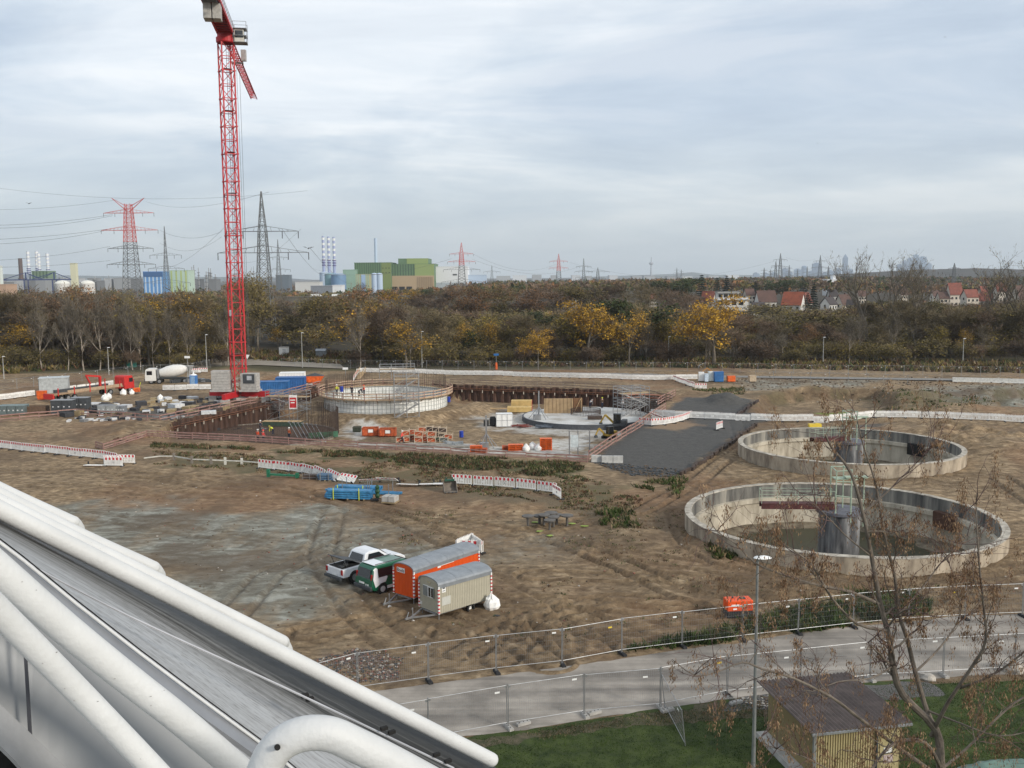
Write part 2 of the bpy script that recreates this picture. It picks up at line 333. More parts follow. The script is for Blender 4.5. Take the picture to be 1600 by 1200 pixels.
fq = np.stack([idx[:-1, :-1], idx[:-1, 1:], idx[1:, 1:], idx[1:, :-1]], -1).reshape(-1, 4)
gm = bpy.data.meshes.new('ground'); gm.vertices.add(NR*NC); gm.vertices.foreach_set('co', np.stack([X, Y, H], -1).ravel())
gm.loops.add(fq.size); gm.loops.foreach_set('vertex_index', fq.ravel()); gm.polygons.add(len(fq)); gm.polygons.foreach_set('loop_start', np.arange(0, fq.size, 4)); gm.polygons.foreach_set('loop_total', np.full(len(fq), 4))
gm.polygons.foreach_set('use_smooth', np.ones(len(fq), bool)); gm.update(); gm.validate()
def att(name, a, b, c, d):
    t = gm.attributes.new(name, 'FLOAT_COLOR', 'POINT'); t.data.foreach_set('color', np.stack([np.clip(q, 0, 1)+0*X for q in (a, b, c, d)], -1).ravel())
att('za', clay, weed, dark, grav); att('zb', dry, pale, algae, red); att('zc', rub, sand, far, pitin)
def ground_mat():
    mt = bpy.data.materials.new('soil'); mt.use_nodes = True; nt = mt.node_tree; nd = nt.nodes; lk = nt.links; b = nd['Principled BSDF']
    tcn = nd.new('ShaderNodeTexCoord')
    def noise(s, det=8, r=0.6, st=None, dist=0):
        mp = nd.new('ShaderNodeMapping'); lk.new(tcn.outputs['Object'], mp.inputs[0])
        if st: mp.inputs['Scale'].default_value = st
        n = nd.new('ShaderNodeTexNoise'); lk.new(mp.outputs[0], n.inputs[0]); n.inputs['Scale'].default_value = s; n.inputs['Detail'].default_value = det; n.inputs['Roughness'].default_value = r; n.inputs['Distortion'].default_value = dist
        return n.outputs['Fac']
    def ramp(src, *st):
        r = nd.new('ShaderNodeValToRGB'); lk.new(src, r.inputs[0]); e = r.color_ramp.elements
        while len(e) < len(st): e.new(0.5)
        for k, (p, c) in enumerate(st): e[k].position = p; e[k].color = (*c, 1)
        return r.outputs[0]
    def mix(f, a, b_, bl='MIX'):
        m_ = nd.new('ShaderNodeMix'); m_.data_type = 'RGBA'; m_.blend_type = bl
        if isinstance(f, float): m_.inputs['Factor'].default_value = f
        else: lk.new(f, m_.inputs['Factor'])
        lk.new(a, m_.inputs['A']); lk.new(b_, m_.inputs['B']) if not isinstance(b_, tuple) else setattr(m_.inputs['B'], 'default_value', (*b_, 1)); return m_.outputs['Result']
    def chan(name):
        a = nd.new('ShaderNodeAttribute'); a.attribute_name = name; s = nd.new('ShaderNodeSeparateColor'); lk.new(a.outputs['Color'], s.inputs[0]); return s.outputs[0], s.outputs[1], s.outputs[2], a.outputs['Alpha']
    cl, wd, dk, gv = chan('za'); dr, pl, al, rd = chan('zb'); ru, sa, fa, pi_ = chan('zc')
    nb = noise(0.25, 10, 0.65, None, 0.6); ns = noise(1.3, 10, 0.70, (0.8, 1.15, 1), 0.35); nf = noise(9, 8, 0.7); ng = noise(26, 4, 0.75)
    soil = ramp(ns, (0.33, (0.105, 0.072, 0.041)), (0.45, (0.22, 0.158, 0.095)), (0.57, (0.355, 0.26, 0.157)), (0.70, (0.54, 0.425, 0.285)))
    soil = mix(0.5, soil, ramp(nb, (0.3, (0.42, 0.39, 0.36)), (0.7, (1.15, 1.09, 1.02))), 'MULTIPLY')
    soil = mix(rd, soil, mix(0.45, soil, (0.21, 0.105, 0.055)))
    cc = ramp(noise(0.9, 10, 0.72, (0.5, 1.0, 1), 1.0), (0.36, (0.12, 0.105, 0.08)), (0.5, (0.215, 0.205, 0.165)), (0.63, (0.37, 0.365, 0.315)))
    c = mix(cl, soil, cc)
    dc = ramp(nf, (0.3, (0.07, 0.046, 0.028)), (0.7, (0.14, 0.096, 0.06))); c = mix(dk, c, mix(0.72, c, dc))
    c = mix(dr, c, ramp(nf, (0.32, (0.075, 0.055, 0.035)), (0.6, (0.20, 0.15, 0.09)), (0.75, (0.28, 0.22, 0.13))))
    wc = ramp(nf, (0.3, (0.035, 0.038, 0.02)), (0.5, (0.075, 0.08, 0.035)), (0.7, (0.15, 0.12, 0.065))); wthr = nd.new('ShaderNodeMath'); wthr.operation = 'MULTIPLY'; lk.new(wd, wthr.inputs[0])
    wr = ramp(ns, (0.36, (0.3, 0.3, 0.3)), (0.56, (1, 1, 1))); lk.new(wr, wthr.inputs[1]); c = mix(wthr.outputs[0], c, wc)
    c = mix(pl, c, ramp(ns, (0.35, (0.30, 0.25, 0.19)), (0.5, (0.50, 0.48, 0.44)), (0.68, (0.66, 0.66, 0.64))))
    c = mix(sa, c, ramp(nf, (0.3, (0.19, 0.13, 0.08)), (0.7, (0.30, 0.215, 0.14))))
    gc = ramp(ng, (0.35, (0.03, 0.0295, 0.028)), (0.52, (0.088, 0.085, 0.08)), (0.68, (0.22, 0.21, 0.195))); gc = mix(0.55, gc, ramp(ns, (0.35, (0.6, 0.6, 0.6)), (0.65, (1.3, 1.28, 1.24))), 'MULTIPLY'); c = mix(gv, c, gc)
    c = mix(ru, c, ramp(ng, (0.38, (0.03, 0.02, 0.02)), (0.52, (0.13, 0.075, 0.065)), (0.6, (0.40, 0.36, 0.34))))
    c = mix(al, c, (0.17, 0.22, 0.04))
    c = mix(fa, c, ramp(nf, (0.3, (0.03, 0.032, 0.015)), (0.7, (0.10, 0.08, 0.04))))
    # small stones and clods
    vo = nd.new('ShaderNodeTexVoronoi'); vo.inputs['Scale'].default_value = 2.2; lk.new(tcn.outputs['Object'], vo.inputs[0])
    st = ramp(vo.outputs['Distance'], (0.05, (1, 1, 1)), (0.09, (0, 0, 0))); sel = ramp(noise(0.6, 5), (0.54, (0, 0, 0)), (0.62, (1, 1, 1)))
    stm = mix(1.0, st, sel, 'MULTIPLY'); c = mix(stm, c, mix(0.5, c, (0.45, 0.42, 0.38)))
    vd = nd.new('ShaderNodeTexVoronoi'); vd.inputs['Scale'].default_value = 1.1; lk.new(tcn.outputs['Object'], vd.inputs[0])
    c = mix(mix(1.0, ramp(vd.outputs['Distance'], (0.07, (1, 1, 1)), (0.16, (0, 0, 0))), ramp(noise(0.4, 5), (0.5, (0, 0, 0)), (0.6, (1, 1, 1))), 'MULTIPLY'), c, mix(0.7, c, (0.05, 0.035, 0.022)))
    lk.new(c, b.inputs['Base Color']); b.inputs['Roughness'].default_value = 0.93; b.inputs['Specular IOR Level'].default_value = 0.25
    sm = nd.new('ShaderNodeMath'); sm.operation = 'ADD'; lk.new(ns, sm.inputs[0]); s2 = nd.new('ShaderNodeMath'); s2.operation = 'MULTIPLY'; lk.new(nf, s2.inputs[0]); s2.inputs[1].default_value = 0.5; lk.new(s2.outputs[0], sm.inputs[1])
    bp = nd.new('ShaderNodeBump'); bp.inputs['Strength'].default_value = 0.8; bp.inputs['Distance'].default_value = 0.2; lk.new(sm.outputs[0], bp.inputs['Height']); lk.new(bp.outputs[0], b.inputs['Normal'])
    return mt
gm.materials.append(ground_mat()); go = bpy.data.objects.new('ground', gm); C.objects.link(go); go['kind'] = 'structure'
# distant land and the sides
m_far = M_('woodland_floor', (0.07, 0.05, 0.028), 0.95, var=0.3, vs=0.05, col2=(0.028, 0.024, 0.012))
def plane_obj(name, vs, fs, mat):
    o = MB().add(vs, fs).build(name, mat); o['kind'] = 'structure'; return o
xl = 0.60*26+16; xr = 0.60*228+16
plane_obj('land', [(-xr, 228, 0), (xr, 228, 0), (9000, 11800, 0), (-9000, 11800, 0), (-xl, 26, 0), (-9000, 26, 0), (xl, 26, 0), (9000, 26, 0)], [(0, 1, 2, 3), (5, 4, 0, 3), (6, 7, 2, 1)], m_far)
plane_obj('yard', [(-9000, -400, 0), (9000, -400, 0), (9000, 26, 0), (-9000, 26, 0)], [(0, 1, 2, 3)], M_('yard_grass', (0.05, 0.08, 0.02), 0.95))
# concrete service road, a sheet a little above the soil, and the lawn
def sheet(name, poly, z, mat, step=1.2, th=0.0):
    import bmesh
    bm = bmesh.new(); vs = [bm.verts.new((p[0], p[1], z)) for p in poly]; bm.faces.new(vs); bmesh.ops.triangulate(bm, faces=bm.faces)
    me = bpy.data.meshes.new(name); bm.to_mesh(me); bm.free(); me.materials.append(mat); o = bpy.data.objects.new(name, me); C.objects.link(o); o['kind'] = 'structure'; return o
def road_mat():
    mt = M_('road_concrete', (0.345, 0.31, 0.27), 0.85, var=0.2, vs=0.4, bump=0.25, bs=14)
    nt = mt.node_tree; nd = nt.nodes; lk = nt.links; b = nd['Principled BSDF']; src = b.inputs['Base Color'].links[0].from_socket
    t = nd.new('ShaderNodeTexCoord'); mp = nd.new('ShaderNodeMapping'); lk.new(t.outputs['Object'], mp.inputs[0]); mp.inputs['Rotation'].default_value = (0, 0, -0.33); mp.inputs['Scale'].default_value = (0.03, 0.55, 1)
    n = nd.new('ShaderNodeTexNoise'); n.inputs['Scale'].default_value = 1.6; n.inputs['Detail'].default_value = 6; lk.new(mp.outputs[0], n.inputs[0])
    r = nd.new('ShaderNodeValToRGB'); lk.new(n.outputs['Fac'], r.inputs[0]); r.color_ramp.elements[0].position = 0.38; r.color_ramp.elements[0].color = (0.58, 0.57, 0.56, 1); r.color_ramp.elements[1].position = 0.62; r.color_ramp.elements[1].color = (1.08, 1.06, 1.03, 1)
    mm = nd.new('ShaderNodeMix'); mm.data_type = 'RGBA'; mm.blend_type = 'MULTIPLY'; mm.inputs['Factor'].default_value = 1; lk.new(src, mm.inputs['A']); lk.new(r.outputs[0], mm.inputs['B']); lk.new(mm.outputs['Result'], b.inputs['Base Color']); return mt
def wobble(poly, amp, seg):
    out = []
    for i in range(len(poly)):
        a = poly[i]; b = poly[(i+1) % len(poly)]; n = max(1, int((b-a).length/seg))
        for k in range(n):
            p = a.lerp(b, k/n); out.append(Vector((p.x+rng.uniform(-amp, amp), p.y+rng.uniform(-amp, amp), 0)))
    return out
sheet('road', wobble(ROAD, 0.07, 0.6), 0.012, road_mat())
m_lawn = M_('lawn', (0.058, 0.078, 0.018), 0.95, col2=(0.024, 0.038, 0.009), vs=1.2, bump=0.6, bs=30)
sheet('lawn', [p + (Vector((0, 0, 0))) for p in wobble(LAWN, 0.12, 0.5)], 0.006, m_lawn)
m_grav = M_('gravel', (0.17, 0.16, 0.15), 0.95, col2=(0.04, 0.038, 0.036), vs=14, bump=0.8, bs=22)
VERGE = gp([(640, 1166), (820, 1146), (1000, 1117), (1140, 1098), (1230, 1084), (1330, 1078), (1345, 1102), (1200, 1118), (1100, 1128), (960, 1135), (820, 1160), (700, 1176)])
sheet('verge', wobble(VERGE, 0.25, 0.5), 0.010, M_('verge_soil', (0.12, 0.095, 0.06), 0.95, col2=(0.045, 0.05, 0.022), vs=2.5, bump=0.6, bs=20))
sheet('gravel_path', wobble(gp([(1140, 1094), (1232, 1082), (1330, 1072), (1450, 1064), (1480, 1085), (1330, 1100), (1198, 1108), (1130, 1112)]), 0.15, 0.5), 0.014, m_grav)
# far asphalt strip along the wood
m_fr = M_('far_road', (0.24, 0.225, 0.205), 0.9, var=0.15)
sheet('far_road', gp([(560, 580), (700, 583), (1000, 586), (1100, 589), (1600, 596), (1720, 598), (1720, 595), (1600, 593), (1100, 586), (1000, 583), (700, 580), (575, 577.5)], .12), 0.12, m_fr)
sheet('far_yard', gp([(300, 574), (400, 570), (540, 576), (520, 560), (500, 558), (380, 555), (320, 562)], .1), 0.10, M_('far_yard_sand', (.36, .31, .25), .9, col2=(.22, .19, .15), vs=.4))
# ------------------------------------------------------------------ shared materials
W = M_('white_plastic', (0.85, 0.84, 0.81), 0.5, var=0.08, vs=2, rnd=0.06)
REDP = M_('red_reflector', (0.55, 0.03, 0.04), 0.45, var=0.1, vs=5)
GALV = M_('galvanised_steel', (0.34, 0.345, 0.35), 0.45, 0.6, var=0.12)
RUB = M_('black_rubber', (0.03, 0.03, 0.032), 0.8, var=0.1)
CONC = M_('concrete_block', (0.42, 0.40, 0.37), 0.9, var=0.12, bump=0.3)
WOOD = M_('pale_timber', (0.48, 0.34, 0.19), 0.8, var=0.18, vs=2)
WOODP = M_('faded_pink_boards', (0.38, 0.25, 0.215), 0.85, col2=(0.25, 0.125, 0.105), vs=1.5)
RUST = M_('rusty_steel', (0.115, 0.062, 0.042), 0.85, col2=(0.05, 0.028, 0.022), vs=0.9, stretch=(1, 1, 0.35), bump=0.3)
RUST2 = M_('orange_rust_steel', (0.22, 0.09, 0.045), 0.85, col2=(0.09, 0.045, 0.03), vs=1.5)
REB = M_('rebar_steel', (0.075, 0.052, 0.042), 0.8, var=0.2)
BLACK = M_('dark_opening', (0.015, 0.014, 0.013), 0.9, var=0)
WHT = M_('white_paint', (0.8, 0.8, 0.78), 0.45, var=0.05)
REDM = M_('crane_red_paint', (0.50, 0.022, 0.028), 0.5, var=0.12, vs=0.6)
ORNG = M_('orange_paint', (0.75, 0.13, 0.02), 0.5, var=0.15, vs=2)
BLUEP = M_('blue_paint', (0.03, 0.14, 0.36), 0.5, var=0.15, vs=1)
DGREY = M_('dark_grey_paint', (0.06, 0.065, 0.07), 0.6, var=0.15)
PLY = M_('plywood_form', (0.36, 0.25, 0.14), 0.75, var=0.12, vs=1)
GLASS = M_('dark_glass', (0.012, 0.015, 0.018), 0.08, spec=0.8, var=0)
TYRE = M_('tyre', (0.02, 0.02, 0.02), 0.85, var=0.1)
# ------------------------------------------------------------------ round concrete tanks
def streaky(name, a, b, c, sc=2.0, zs=0.12, lo=0.36, hi=0.66):
    mt = M_(name, b, 0.9, col2=a, vs=sc, stretch=(1, 1, zs), bump=0.3, bs=10)
    r = [n for n in mt.node_tree.nodes if n.type == 'VALTORGB'][0].color_ramp; r.elements[0].position = lo; r.elements[1].position = hi; e = r.elements.new((lo+hi)/2); e.color = (*c, 1); return mt
m_to = streaky('tank_outer_concrete', (0.20, 0.16, 0.12), (0.50, 0.42, 0.32), (0.36, 0.30, 0.225), 0.9, 0.35)
m_ti = streaky('tank_streaked_concrete', (0.07, 0.068, 0.064), (0.38, 0.35, 0.295), (0.19, 0.18, 0.16), 0.9, 0.12, 0.36, 0.68)
m_tl = streaky('tank_lower_concrete', (0.24, 0.205, 0.155), (0.56, 0.50, 0.40), (0.42, 0.37, 0.29), 0.9, 0.3, 0.3, 0.6)
m_tr = M_('tank_rim_concrete', (0.55, 0.50, 0.42), 0.9, col2=(0.22, 0.19, 0.15), vs=1.6, bump=0.5)
m_mud = M_('tank_mud', (0.24, 0.20, 0.14), 0.8, col2=(0.07, 0.052, 0.035), vs=1.1, bump=0.6)
m_wat = M_('green_water', (0.045, 0.044, 0.024), 0.4, var=0.1, spec=0.2)
m_cyl = streaky('pillar_concrete', (0.045, 0.045, 0.048), (0.34, 0.33, 0.32), (0.15, 0.148, 0.15), 1.2, 0.15)
m_gir = M_('dark_red_girder', (0.10, 0.032, 0.03), 0.7, var=0.2)
m_mint = M_('mint_green_steel', (0.38, 0.46, 0.35), 0.6, var=0.12)
def tank(i, label, bridge_ang, L):
    cx, cy = TANK[i]; t = thing('round_tank', label, 'settling tank', (cx, cy, 0), group='round concrete settling tanks')
    n = 128
    MB().lathe([(TR, -1.0), (TR, RIM-0.02)], n).build('outer_wall', m_to, t, smooth=True)
    prof = MB(); vs = []
    rr = random.Random(i)
    mb = MB().lathe([(TR+0.02, RIM-0.05), (TR+0.02, RIM), (TR-0.52, RIM+0.01), (TR-0.54, RIM-0.05)], n)
    for k, v in enumerate(mb.v): mb.v[k] = (v[0], v[1], v[2]+rr.uniform(-0.02, 0.02))
    mb.build('rim', m_tr, t)
    MB().lathe([(TR-0.5, RIM-0.03), (TR-0.5, 0.15)], n).build('upper_inner_wall', m_ti, t, smooth=True)
    MB().lathe([(TR-0.5, 0.15), (TR-0.85, 0.13), (TR-0.85, -0.25), (TR-0.62, -0.3), (TR-0.62, -2.3)], n).build('lower_inner_wall', m_tl, t)
    mb = MB(); R0 = TR-0.6; g = 26; vs = []; fs = []
    for a in range(n):
        for k in range(g):
            r = R0*k/(g-1); x = r*math.cos(2*PI*a/n); y = r*math.sin(2*PI*a/n)
            z = -2.95+0.62*(r/R0)**2 + 0.35*(float(fbm(np.array([x*0.35+20*i+9]), np.array([y*0.35]), 3)[0])-0.5)+0.25*max(0, r/R0-0.9)*10*0.4
            vs.append((x, y, z))
    for a in range(n):
        for k in range(g-1):
            fs.append((a*g+k, a*g+k+1, ((a+1) % n)*g+k+1, ((a+1) % n)*g+k))
    MB().add(vs, fs).build('mud_floor', m_mud, t, smooth=True)
    MB().lathe([(0.01, -2.46), (R0-0.05, -2.46)], 64).build('water_pool', m_wat, t)
    MB().lathe([(1.55, -2.9), (1.55, 1.45), (0.01, 1.45)], 40).build('centre_pillar', m_cyl, t, smooth=True)
    MB().lathe([(1.75, 1.5), (1.75, 1.72), (0.01, 1.72)], 32).build('turntable', M_('turntable_grey', (0.14, 0.14, 0.16), 0.7), t)
    R = Matrix.Rotation(bridge_ang, 3, 'Z'); f = lambda x, y, z: R @ Vector((x, y, z))
    g_ = MB()
    for s in (-0.45, 0.45): g_.bar(f(0.3, s, 1.98), f(L, s, 1.98), 0.1, 0.36)
    g_.bar(f(0.3, 0, 2.2), f(L, 0, 2.2), 0.8, 0.05); g_.build('bridge_girder', m_gir, t)
    r_ = MB()
    for s in (-0.5, 0.5):
        for z in (2.75, 3.25): r_.tube([f(0.5, s, z), f(L, s, z)], 0.02)
        k = 0.5
        while k <= L+0.01: r_.tube([f(k, s, 2.2), f(k, s, 3.25)], 0.02); k += (L-0.5)/4
    r_.tube([f(L, -0.5, 3.25), f(L, 0.5, 3.25)], 0.03); r_.build('bridge_railing', m_mint, t)
    f_ = MB()
    for x, y, z0, z1 in ((-0.75, -1.3, 1.2, 5.0), (0.35, -1.5, 0.9, 5.2), (-0.55, 0.6, 1.7, 5.0), (0.4, 0.5, 1.7, 5.1), (1.75, -0.3, 0.4, 4.3), (1.0, 0.4, 1.7, 3.3)): f_.tube([(x, y, z0), (x, y, z1)], 0.055)
    for a, b in (((-0.75, -1.3, 5), (0.35, -1.5, 5.1)), ((0.35, -1.5, 5.1), (0.4, 0.5, 5)), ((-0.55, 0.6, 5), (-0.75, -1.3, 5)), ((-0.55, 0.6, 5), (0.4, 0.5, 5)), ((0.35, -1.5, 4.3), (1.75, -0.3, 4.3)), ((-0.75, -1.3, 4.2), (0.35, -1.5, 4.2)), ((0.35, -1.5, 3.0), (1.0, 0.4, 3.2)), ((-0.75, -1.3, 3.1), (0.35, -1.5, 3.0))): f_.tube([a, b], 0.045)
    f_.box((0.9, -0.8, 4.45), (1.7, 0.6, 0.1)); f_.box((-0.2, -0.5, 4.3), (1.0, 0.9, 0.08)); f_.build('pillar_frame', m_mint, t)
    a = math.radians(28 if i else 22); mo = MB(); mo.box((math.cos(a)*(TR-0.95), math.sin(a)*(TR-0.95), -0.35), (0.6, 2.0, 1.3), a); mo.build('outlet_opening', BLACK if i else M_('rust_stain_opening', (0.09, 0.045, 0.03), 0.9), t)
    return t
t1 = tank(0, 'larger looking weathered round concrete tank, nearest the road, with mint green frame on its pillar', math.radians(176), 6.1)
t2 = tank(1, 'round concrete tank further away behind the nearest tank, its dark red bridge cut short', math.radians(196), 4.6)
# ------------------------------------------------------------------ sheet pile walls
def sheet_pile(name, pts, ztop, zbot, label, cap=True):
    t = thing(name, label, 'sheet pile wall', pts[0]); o = pts[0]; mb = MB(); cb = MB()
    per = 1.25; prof = [(0, 0), (0.28, 0), (0.42, 0.34), (0.83, 0.34), (0.97, 0)]; cnt = 0
    line = []; carry = 0
    for i in range(len(pts)-1):
        a, b = pts[i], pts[i+1]; d = (b-a); L = d.length; d.normalize(); nrm = Vector((d.y, -d.x, 0)); k = 0.0
        while k < L:
            for px_, py_ in prof:
                if k+px_ > L: break
                line.append(a + d*(k+px_) - o + nrm*py_)
            k += per
    zt = lambda j: ztop if not callable(ztop) else ztop(j/len(line))
    vs = []
    for j, p in enumerate(line): jit = 0.10*math.sin((j//5)*2.3); vs += [(p.x, p.y, zbot), (p.x, p.y, zt(j)+jit)]
    mb.add(vs, [(2*j, 2*j+2, 2*j+3, 2*j+1) for j in range(len(line)-1)]); mb.build('piles', RUST, t)
    if cap:
        for i in range(len(pts)-1):
            a, b = pts[i]-o, pts[i+1]-o; d = (b-a).normalized(); nrm = Vector((d.y, -d.x, 0))
            z = (ztop if not callable(ztop) else ztop((i+0.5)/(len(pts)-1)))-0.55
            for q in (0.0, 0.28): cb.bar(a+nrm*0.5+Vector((0, 0, z-q)), b+nrm*0.5+Vector((0, 0, z-q)), 0.22, 0.09)
        cb.build('waling_beam', RUST2, t)
        st = MB(); L = 0
        for i in range(len(pts)-1):
            a, b = pts[i]-o, pts[i+1]-o; d = (b-a); n = int(d.length/1.9)
            nrm = Vector((d.y, -d.x, 0)).normalized()
            for k in range(n): st.box(a+d*((k+0.5)/n)+nrm*0.55+Vector((0, 0, z-0.5)), (0.16, 0.16, 0.5))
        st.build('anchor_plates', M_('anchor_plate', (0.45, 0.40, 0.33), 0.8), t)
    return t
PW = lambda l: gp(l)
sheet_pile('sheet_pile_wall', PW([(232, 681), (200, 690), (176, 688), (277, 659)]), 0.1, -2.6, 'short rusty sheet pile wall left of the rebar ring, at the corner of the pit')
sheet_pile('sheet_pile_wall', PW([(277, 659), (420, 628.5), (506, 604.5)]), 0.25, -3.4, 'rusty sheet pile wall behind the rebar ring with pale anchor plates')
sheet_pile('sheet_pile_wall', PW([(506, 604.5), (600, 600), (700, 602), (780, 605), (860, 607.5), (960, 611), (1040, 622)]), 0.2, -3.4, 'long rusty sheet pile wall at the back of the pit behind the white ring')
# ------------------------------------------------------------------ guard rails of boards
def guard_rail(pts, label, hgt_=1.05, sp=2.4, mat=WOODP, post=None, z0=None, group='board guard rails round the pit'):
    o = pts[0]; t = thing('guard_rail', label, 'guard rail', o, group=group); rb = MB(); pm = None; tot = 0; np_ = 0
    for i in range(len(pts)-1):
        a, b = pts[i]-o, pts[i+1]-o; n = max(1, round((b-a).length/sp))
        for k in range(n):
            p, q = a.lerp(b, k/n), a.lerp(b, (k+1)/n); jz = rng.uniform(-0.04, 0.04)
            for z in (hgt_*0.95, hgt_*0.5, 0.12): rb.bar(p+Vector((0, 0, z+jz)), q+Vector((0, 0, z+jz+rng.uniform(-.03, .03))), 0.04, 0.15)
        for k in range(n+(1 if i == len(pts)-2 else 0)):
            p = a.lerp(b, k/n); np_ += 1
            if np_ <= 95:
                if pm is None: ob = MB().box((0, 0, hgt_/2), (0.09, 0.09, hgt_+0.1)).build('post', post or WOODP, t)
                else: ob = pm.copy(); C.objects.link(ob); ob.parent = t
                pm = pm or ob; ob.location = p
    rb.build('boards', mat, t); return t
guard_rail(gp([(150, 700), (162, 703), (229, 682), (400, 690), (530, 698), (650, 706), (760, 714), (918, 723)]), 'faded red board guard rail along the front edge of the pit', .75)
guard_rail(gp([(920, 719), (955, 695), (1000, 668), (1040, 640)]), 'pink board guard rail between the pit and the dark gravel field', mat=WOODP)
guard_rail(gp([(1028, 632), (1055, 618)]), 'short pink guard rail at the far right corner of the pit')
guard_rail(gp([(703, 601), (800, 604), (880, 606), (988, 612), (990, 614), (1050, 628)]), 'grey brown guard rail above the back sheet pile wall', post=M_('grey_boards', (0.25, 0.2, 0.16), 0.8), mat=M_('grey_brown_boards', (0.24, 0.17, 0.13), 0.8))
guard_rail(gp([(0, 660), (120, 650), (250, 660), (275, 655), (420, 625), (500, 604)]), 'faded guard rail running behind the rebar ring towards the blue containers')
# ------------------------------------------------------------------ plastic barriers
def make_barrier(lean=0):
    t = thing('plastic_barrier', '', 'barrier', (0, 0, 0), group='')
    b = MB(); L = 2.06
    b.box((0, 0, 0.20), (L, 0.045, 0.09)); b.box((0, 0, 0.75), (L, 0.045, 0.07)); b.box((0, 0, 0.95), (L-0.02, 0.03, 0.05))
    for s in (-1, 1): b.box((s*(L/2-0.03), 0, 0.52), (0.06, 0.05, 0.98))
    for k in range(11):
        x = -L/2+0.08+(L-0.16)*(k+0.5)/11; b.box((x, 0, 0.47), (0.108, 0.03, 0.5)); b.box((x, 0.002, 0.89), (0.1, 0.035, 0.26)); b.box((x, 0.0, 1.04), (0.06, 0.03, 0.05))
    b.box((0, 0.01, 0.48), (0.3, 0.05, 0.16)); b.box((0, 0, 0.875), (L-0.06, 0.02, 0.2))
    b.build('panel', W, t)
    pr_ = None
    for k in range(5):
        o = MB().box((0, -0.028, 0.87), (0.2, 0.012, 0.24)).build('reflector', REDP, t) if pr_ is None else pr_.copy()
        if pr_ is not None: C.objects.link(o); o.parent = t
        pr_ = pr_ or o; o.location = (-L/2+0.2+(L-0.4)*k/4, 0, 0)
    for s in (-1, 1): MB().box((0, 0, 0.05), (0.14, 0.7, 0.10)).build('foot', RUB, t, loc=(s*0.98, 0, 0))
    return t
barrier0 = make_barrier(); b_used = [False]
def put_barrier(p, rz, label, group, tilt=(0, 0)):
    if not b_used[0]: o = barrier0; b_used[0] = True
    else: o = dup(barrier0, (0, 0, 0))
    o.location = p; o.rotation_mode = 'XYZ'; o.rotation_euler = (tilt[0], tilt[1], rz); o['label'] = label; o['group'] = group; return o
def barrier_row(l, desc, group, flip=False, step=2.1, zoff=0.0, jit=0.03, tilts=None, n=None):
    pts = [GZ(a, b) for a, b in l]; seg = [(pts[i+1]-pts[i]).length for i in range(len(pts)-1)]; tot = sum(seg); n = n or max(1, round(tot/step)); items = []
    def at(s):
        i = 0
        while i < len(seg)-1 and s > seg[i]: s -= seg[i]; i += 1
        return pts[i].lerp(pts[i+1], s/seg[i])
    for k in range(n):
        a, b = at(tot*k/n), at(tot*(k+1)/n); c = (a+b)/2; rz = math.atan2(b.y-a.y, b.x-a.x)+(PI if flip else 0)+rng.uniform(-jit, jit)
        c.z = hgt(c.x, c.y)+zoff
        tl = tilts[k] if tilts and k < len(tilts) else (rng.uniform(-0.03, 0.03), math.atan2(-(b.z-a.z), 2.1)*(-1 if flip else 1)*0.7)
        put_barrier(c, rz, '%s barrier from left %s' % (nth(k), desc), group, tl)
barrier_row([(-60, 693), (0, 701), (60, 708), (120, 714), (165, 719), (183, 723)], 'in the red and white row at the left edge', 'red and white barriers at left edge')
put_barrier(GZ(197, 725), -0.1, 'red and white barrier ending the left row, standing beside the stacked ones', 'red and white barriers at left edge')
for k in range(5): put_barrier(GZ(174, 727.5)+Vector((0.15*k, -0.3*k+0.4, 0.02)), -0.12, '%s barrier from the back of those leant together at the left row' % nth(k), 'barriers leant together')
tl = GZ(152, 727); put_barrier(tl+Vector((0, 0, 0.08)), -0.1, 'white barrier lying flat on the soil beside the leant ones', 'red and white barriers at left edge', (PI/2-0.1, 0))
barrier_row([(405, 732), (460, 738), (489, 743)], 'in the middle row near the blue steel bundles', 'red and white barriers in the middle', tilts=[(0.03, .04)]*3+[(0, .05)])
barrier_row([(489, 743), (520, 752), (552, 756)], 'of the sagging part of the middle row', 'sagging red and white barriers', tilts=[(-0.15, 0.1), (-0.45, 0.12), (-0.8, 0.05)])
for k, (a, b, rz, tx_) in enumerate([(578, 754, 0.12, 1.15), (608, 753, -0.25, 1.1), (640, 758, -0.2, 1.4), (672, 757, 0.08, 1.45), (694, 756, 0.04, 1.5)]):
    put_barrier(GZ(a, b)+Vector((0, 0, 0.12)), rz, ['fallen barrier at the left end of the fallen ones', 'fallen barrier with red blocks upward', 'fallen barrier in the dip of the fallen row', 'fallen barrier lying left of the digger bucket', 'fallen barrier half hidden by the digger bucket'][k], 'fallen barriers', (tx_, 0))
barrier_row([(705, 757), (740, 759), (806, 764), (840, 768), (871, 772)], 'in the row behind the digger bucket', 'red and white barriers right of the digger bucket')
put_barrier(GZ(870, 777), -1.25, 'white barrier seen end on at the right end of the bucket row', 'red and white barriers right of the digger bucket')
barrier_row([(558, 583), (562, 582), (700, 586), (800, 588), (900, 591), (1000, 594), (1090, 593)], 'in the long white row in front of the far wood', 'white barriers along the far haul road', flip=True)
barrier_row([(560, 584), (552, 596)], 'turning the corner down to the pit stairs', 'white barriers at the pit corner', flip=True)
barrier_row([(1052, 594), (1085, 606)], 'in the slanting grey row below the blue bins', 'slanting barriers by the bins')
put_barrier(GZ(1095, 608), -0.05, 'single white barrier in front of the blue and white bins', 'slanting barriers by the bins')
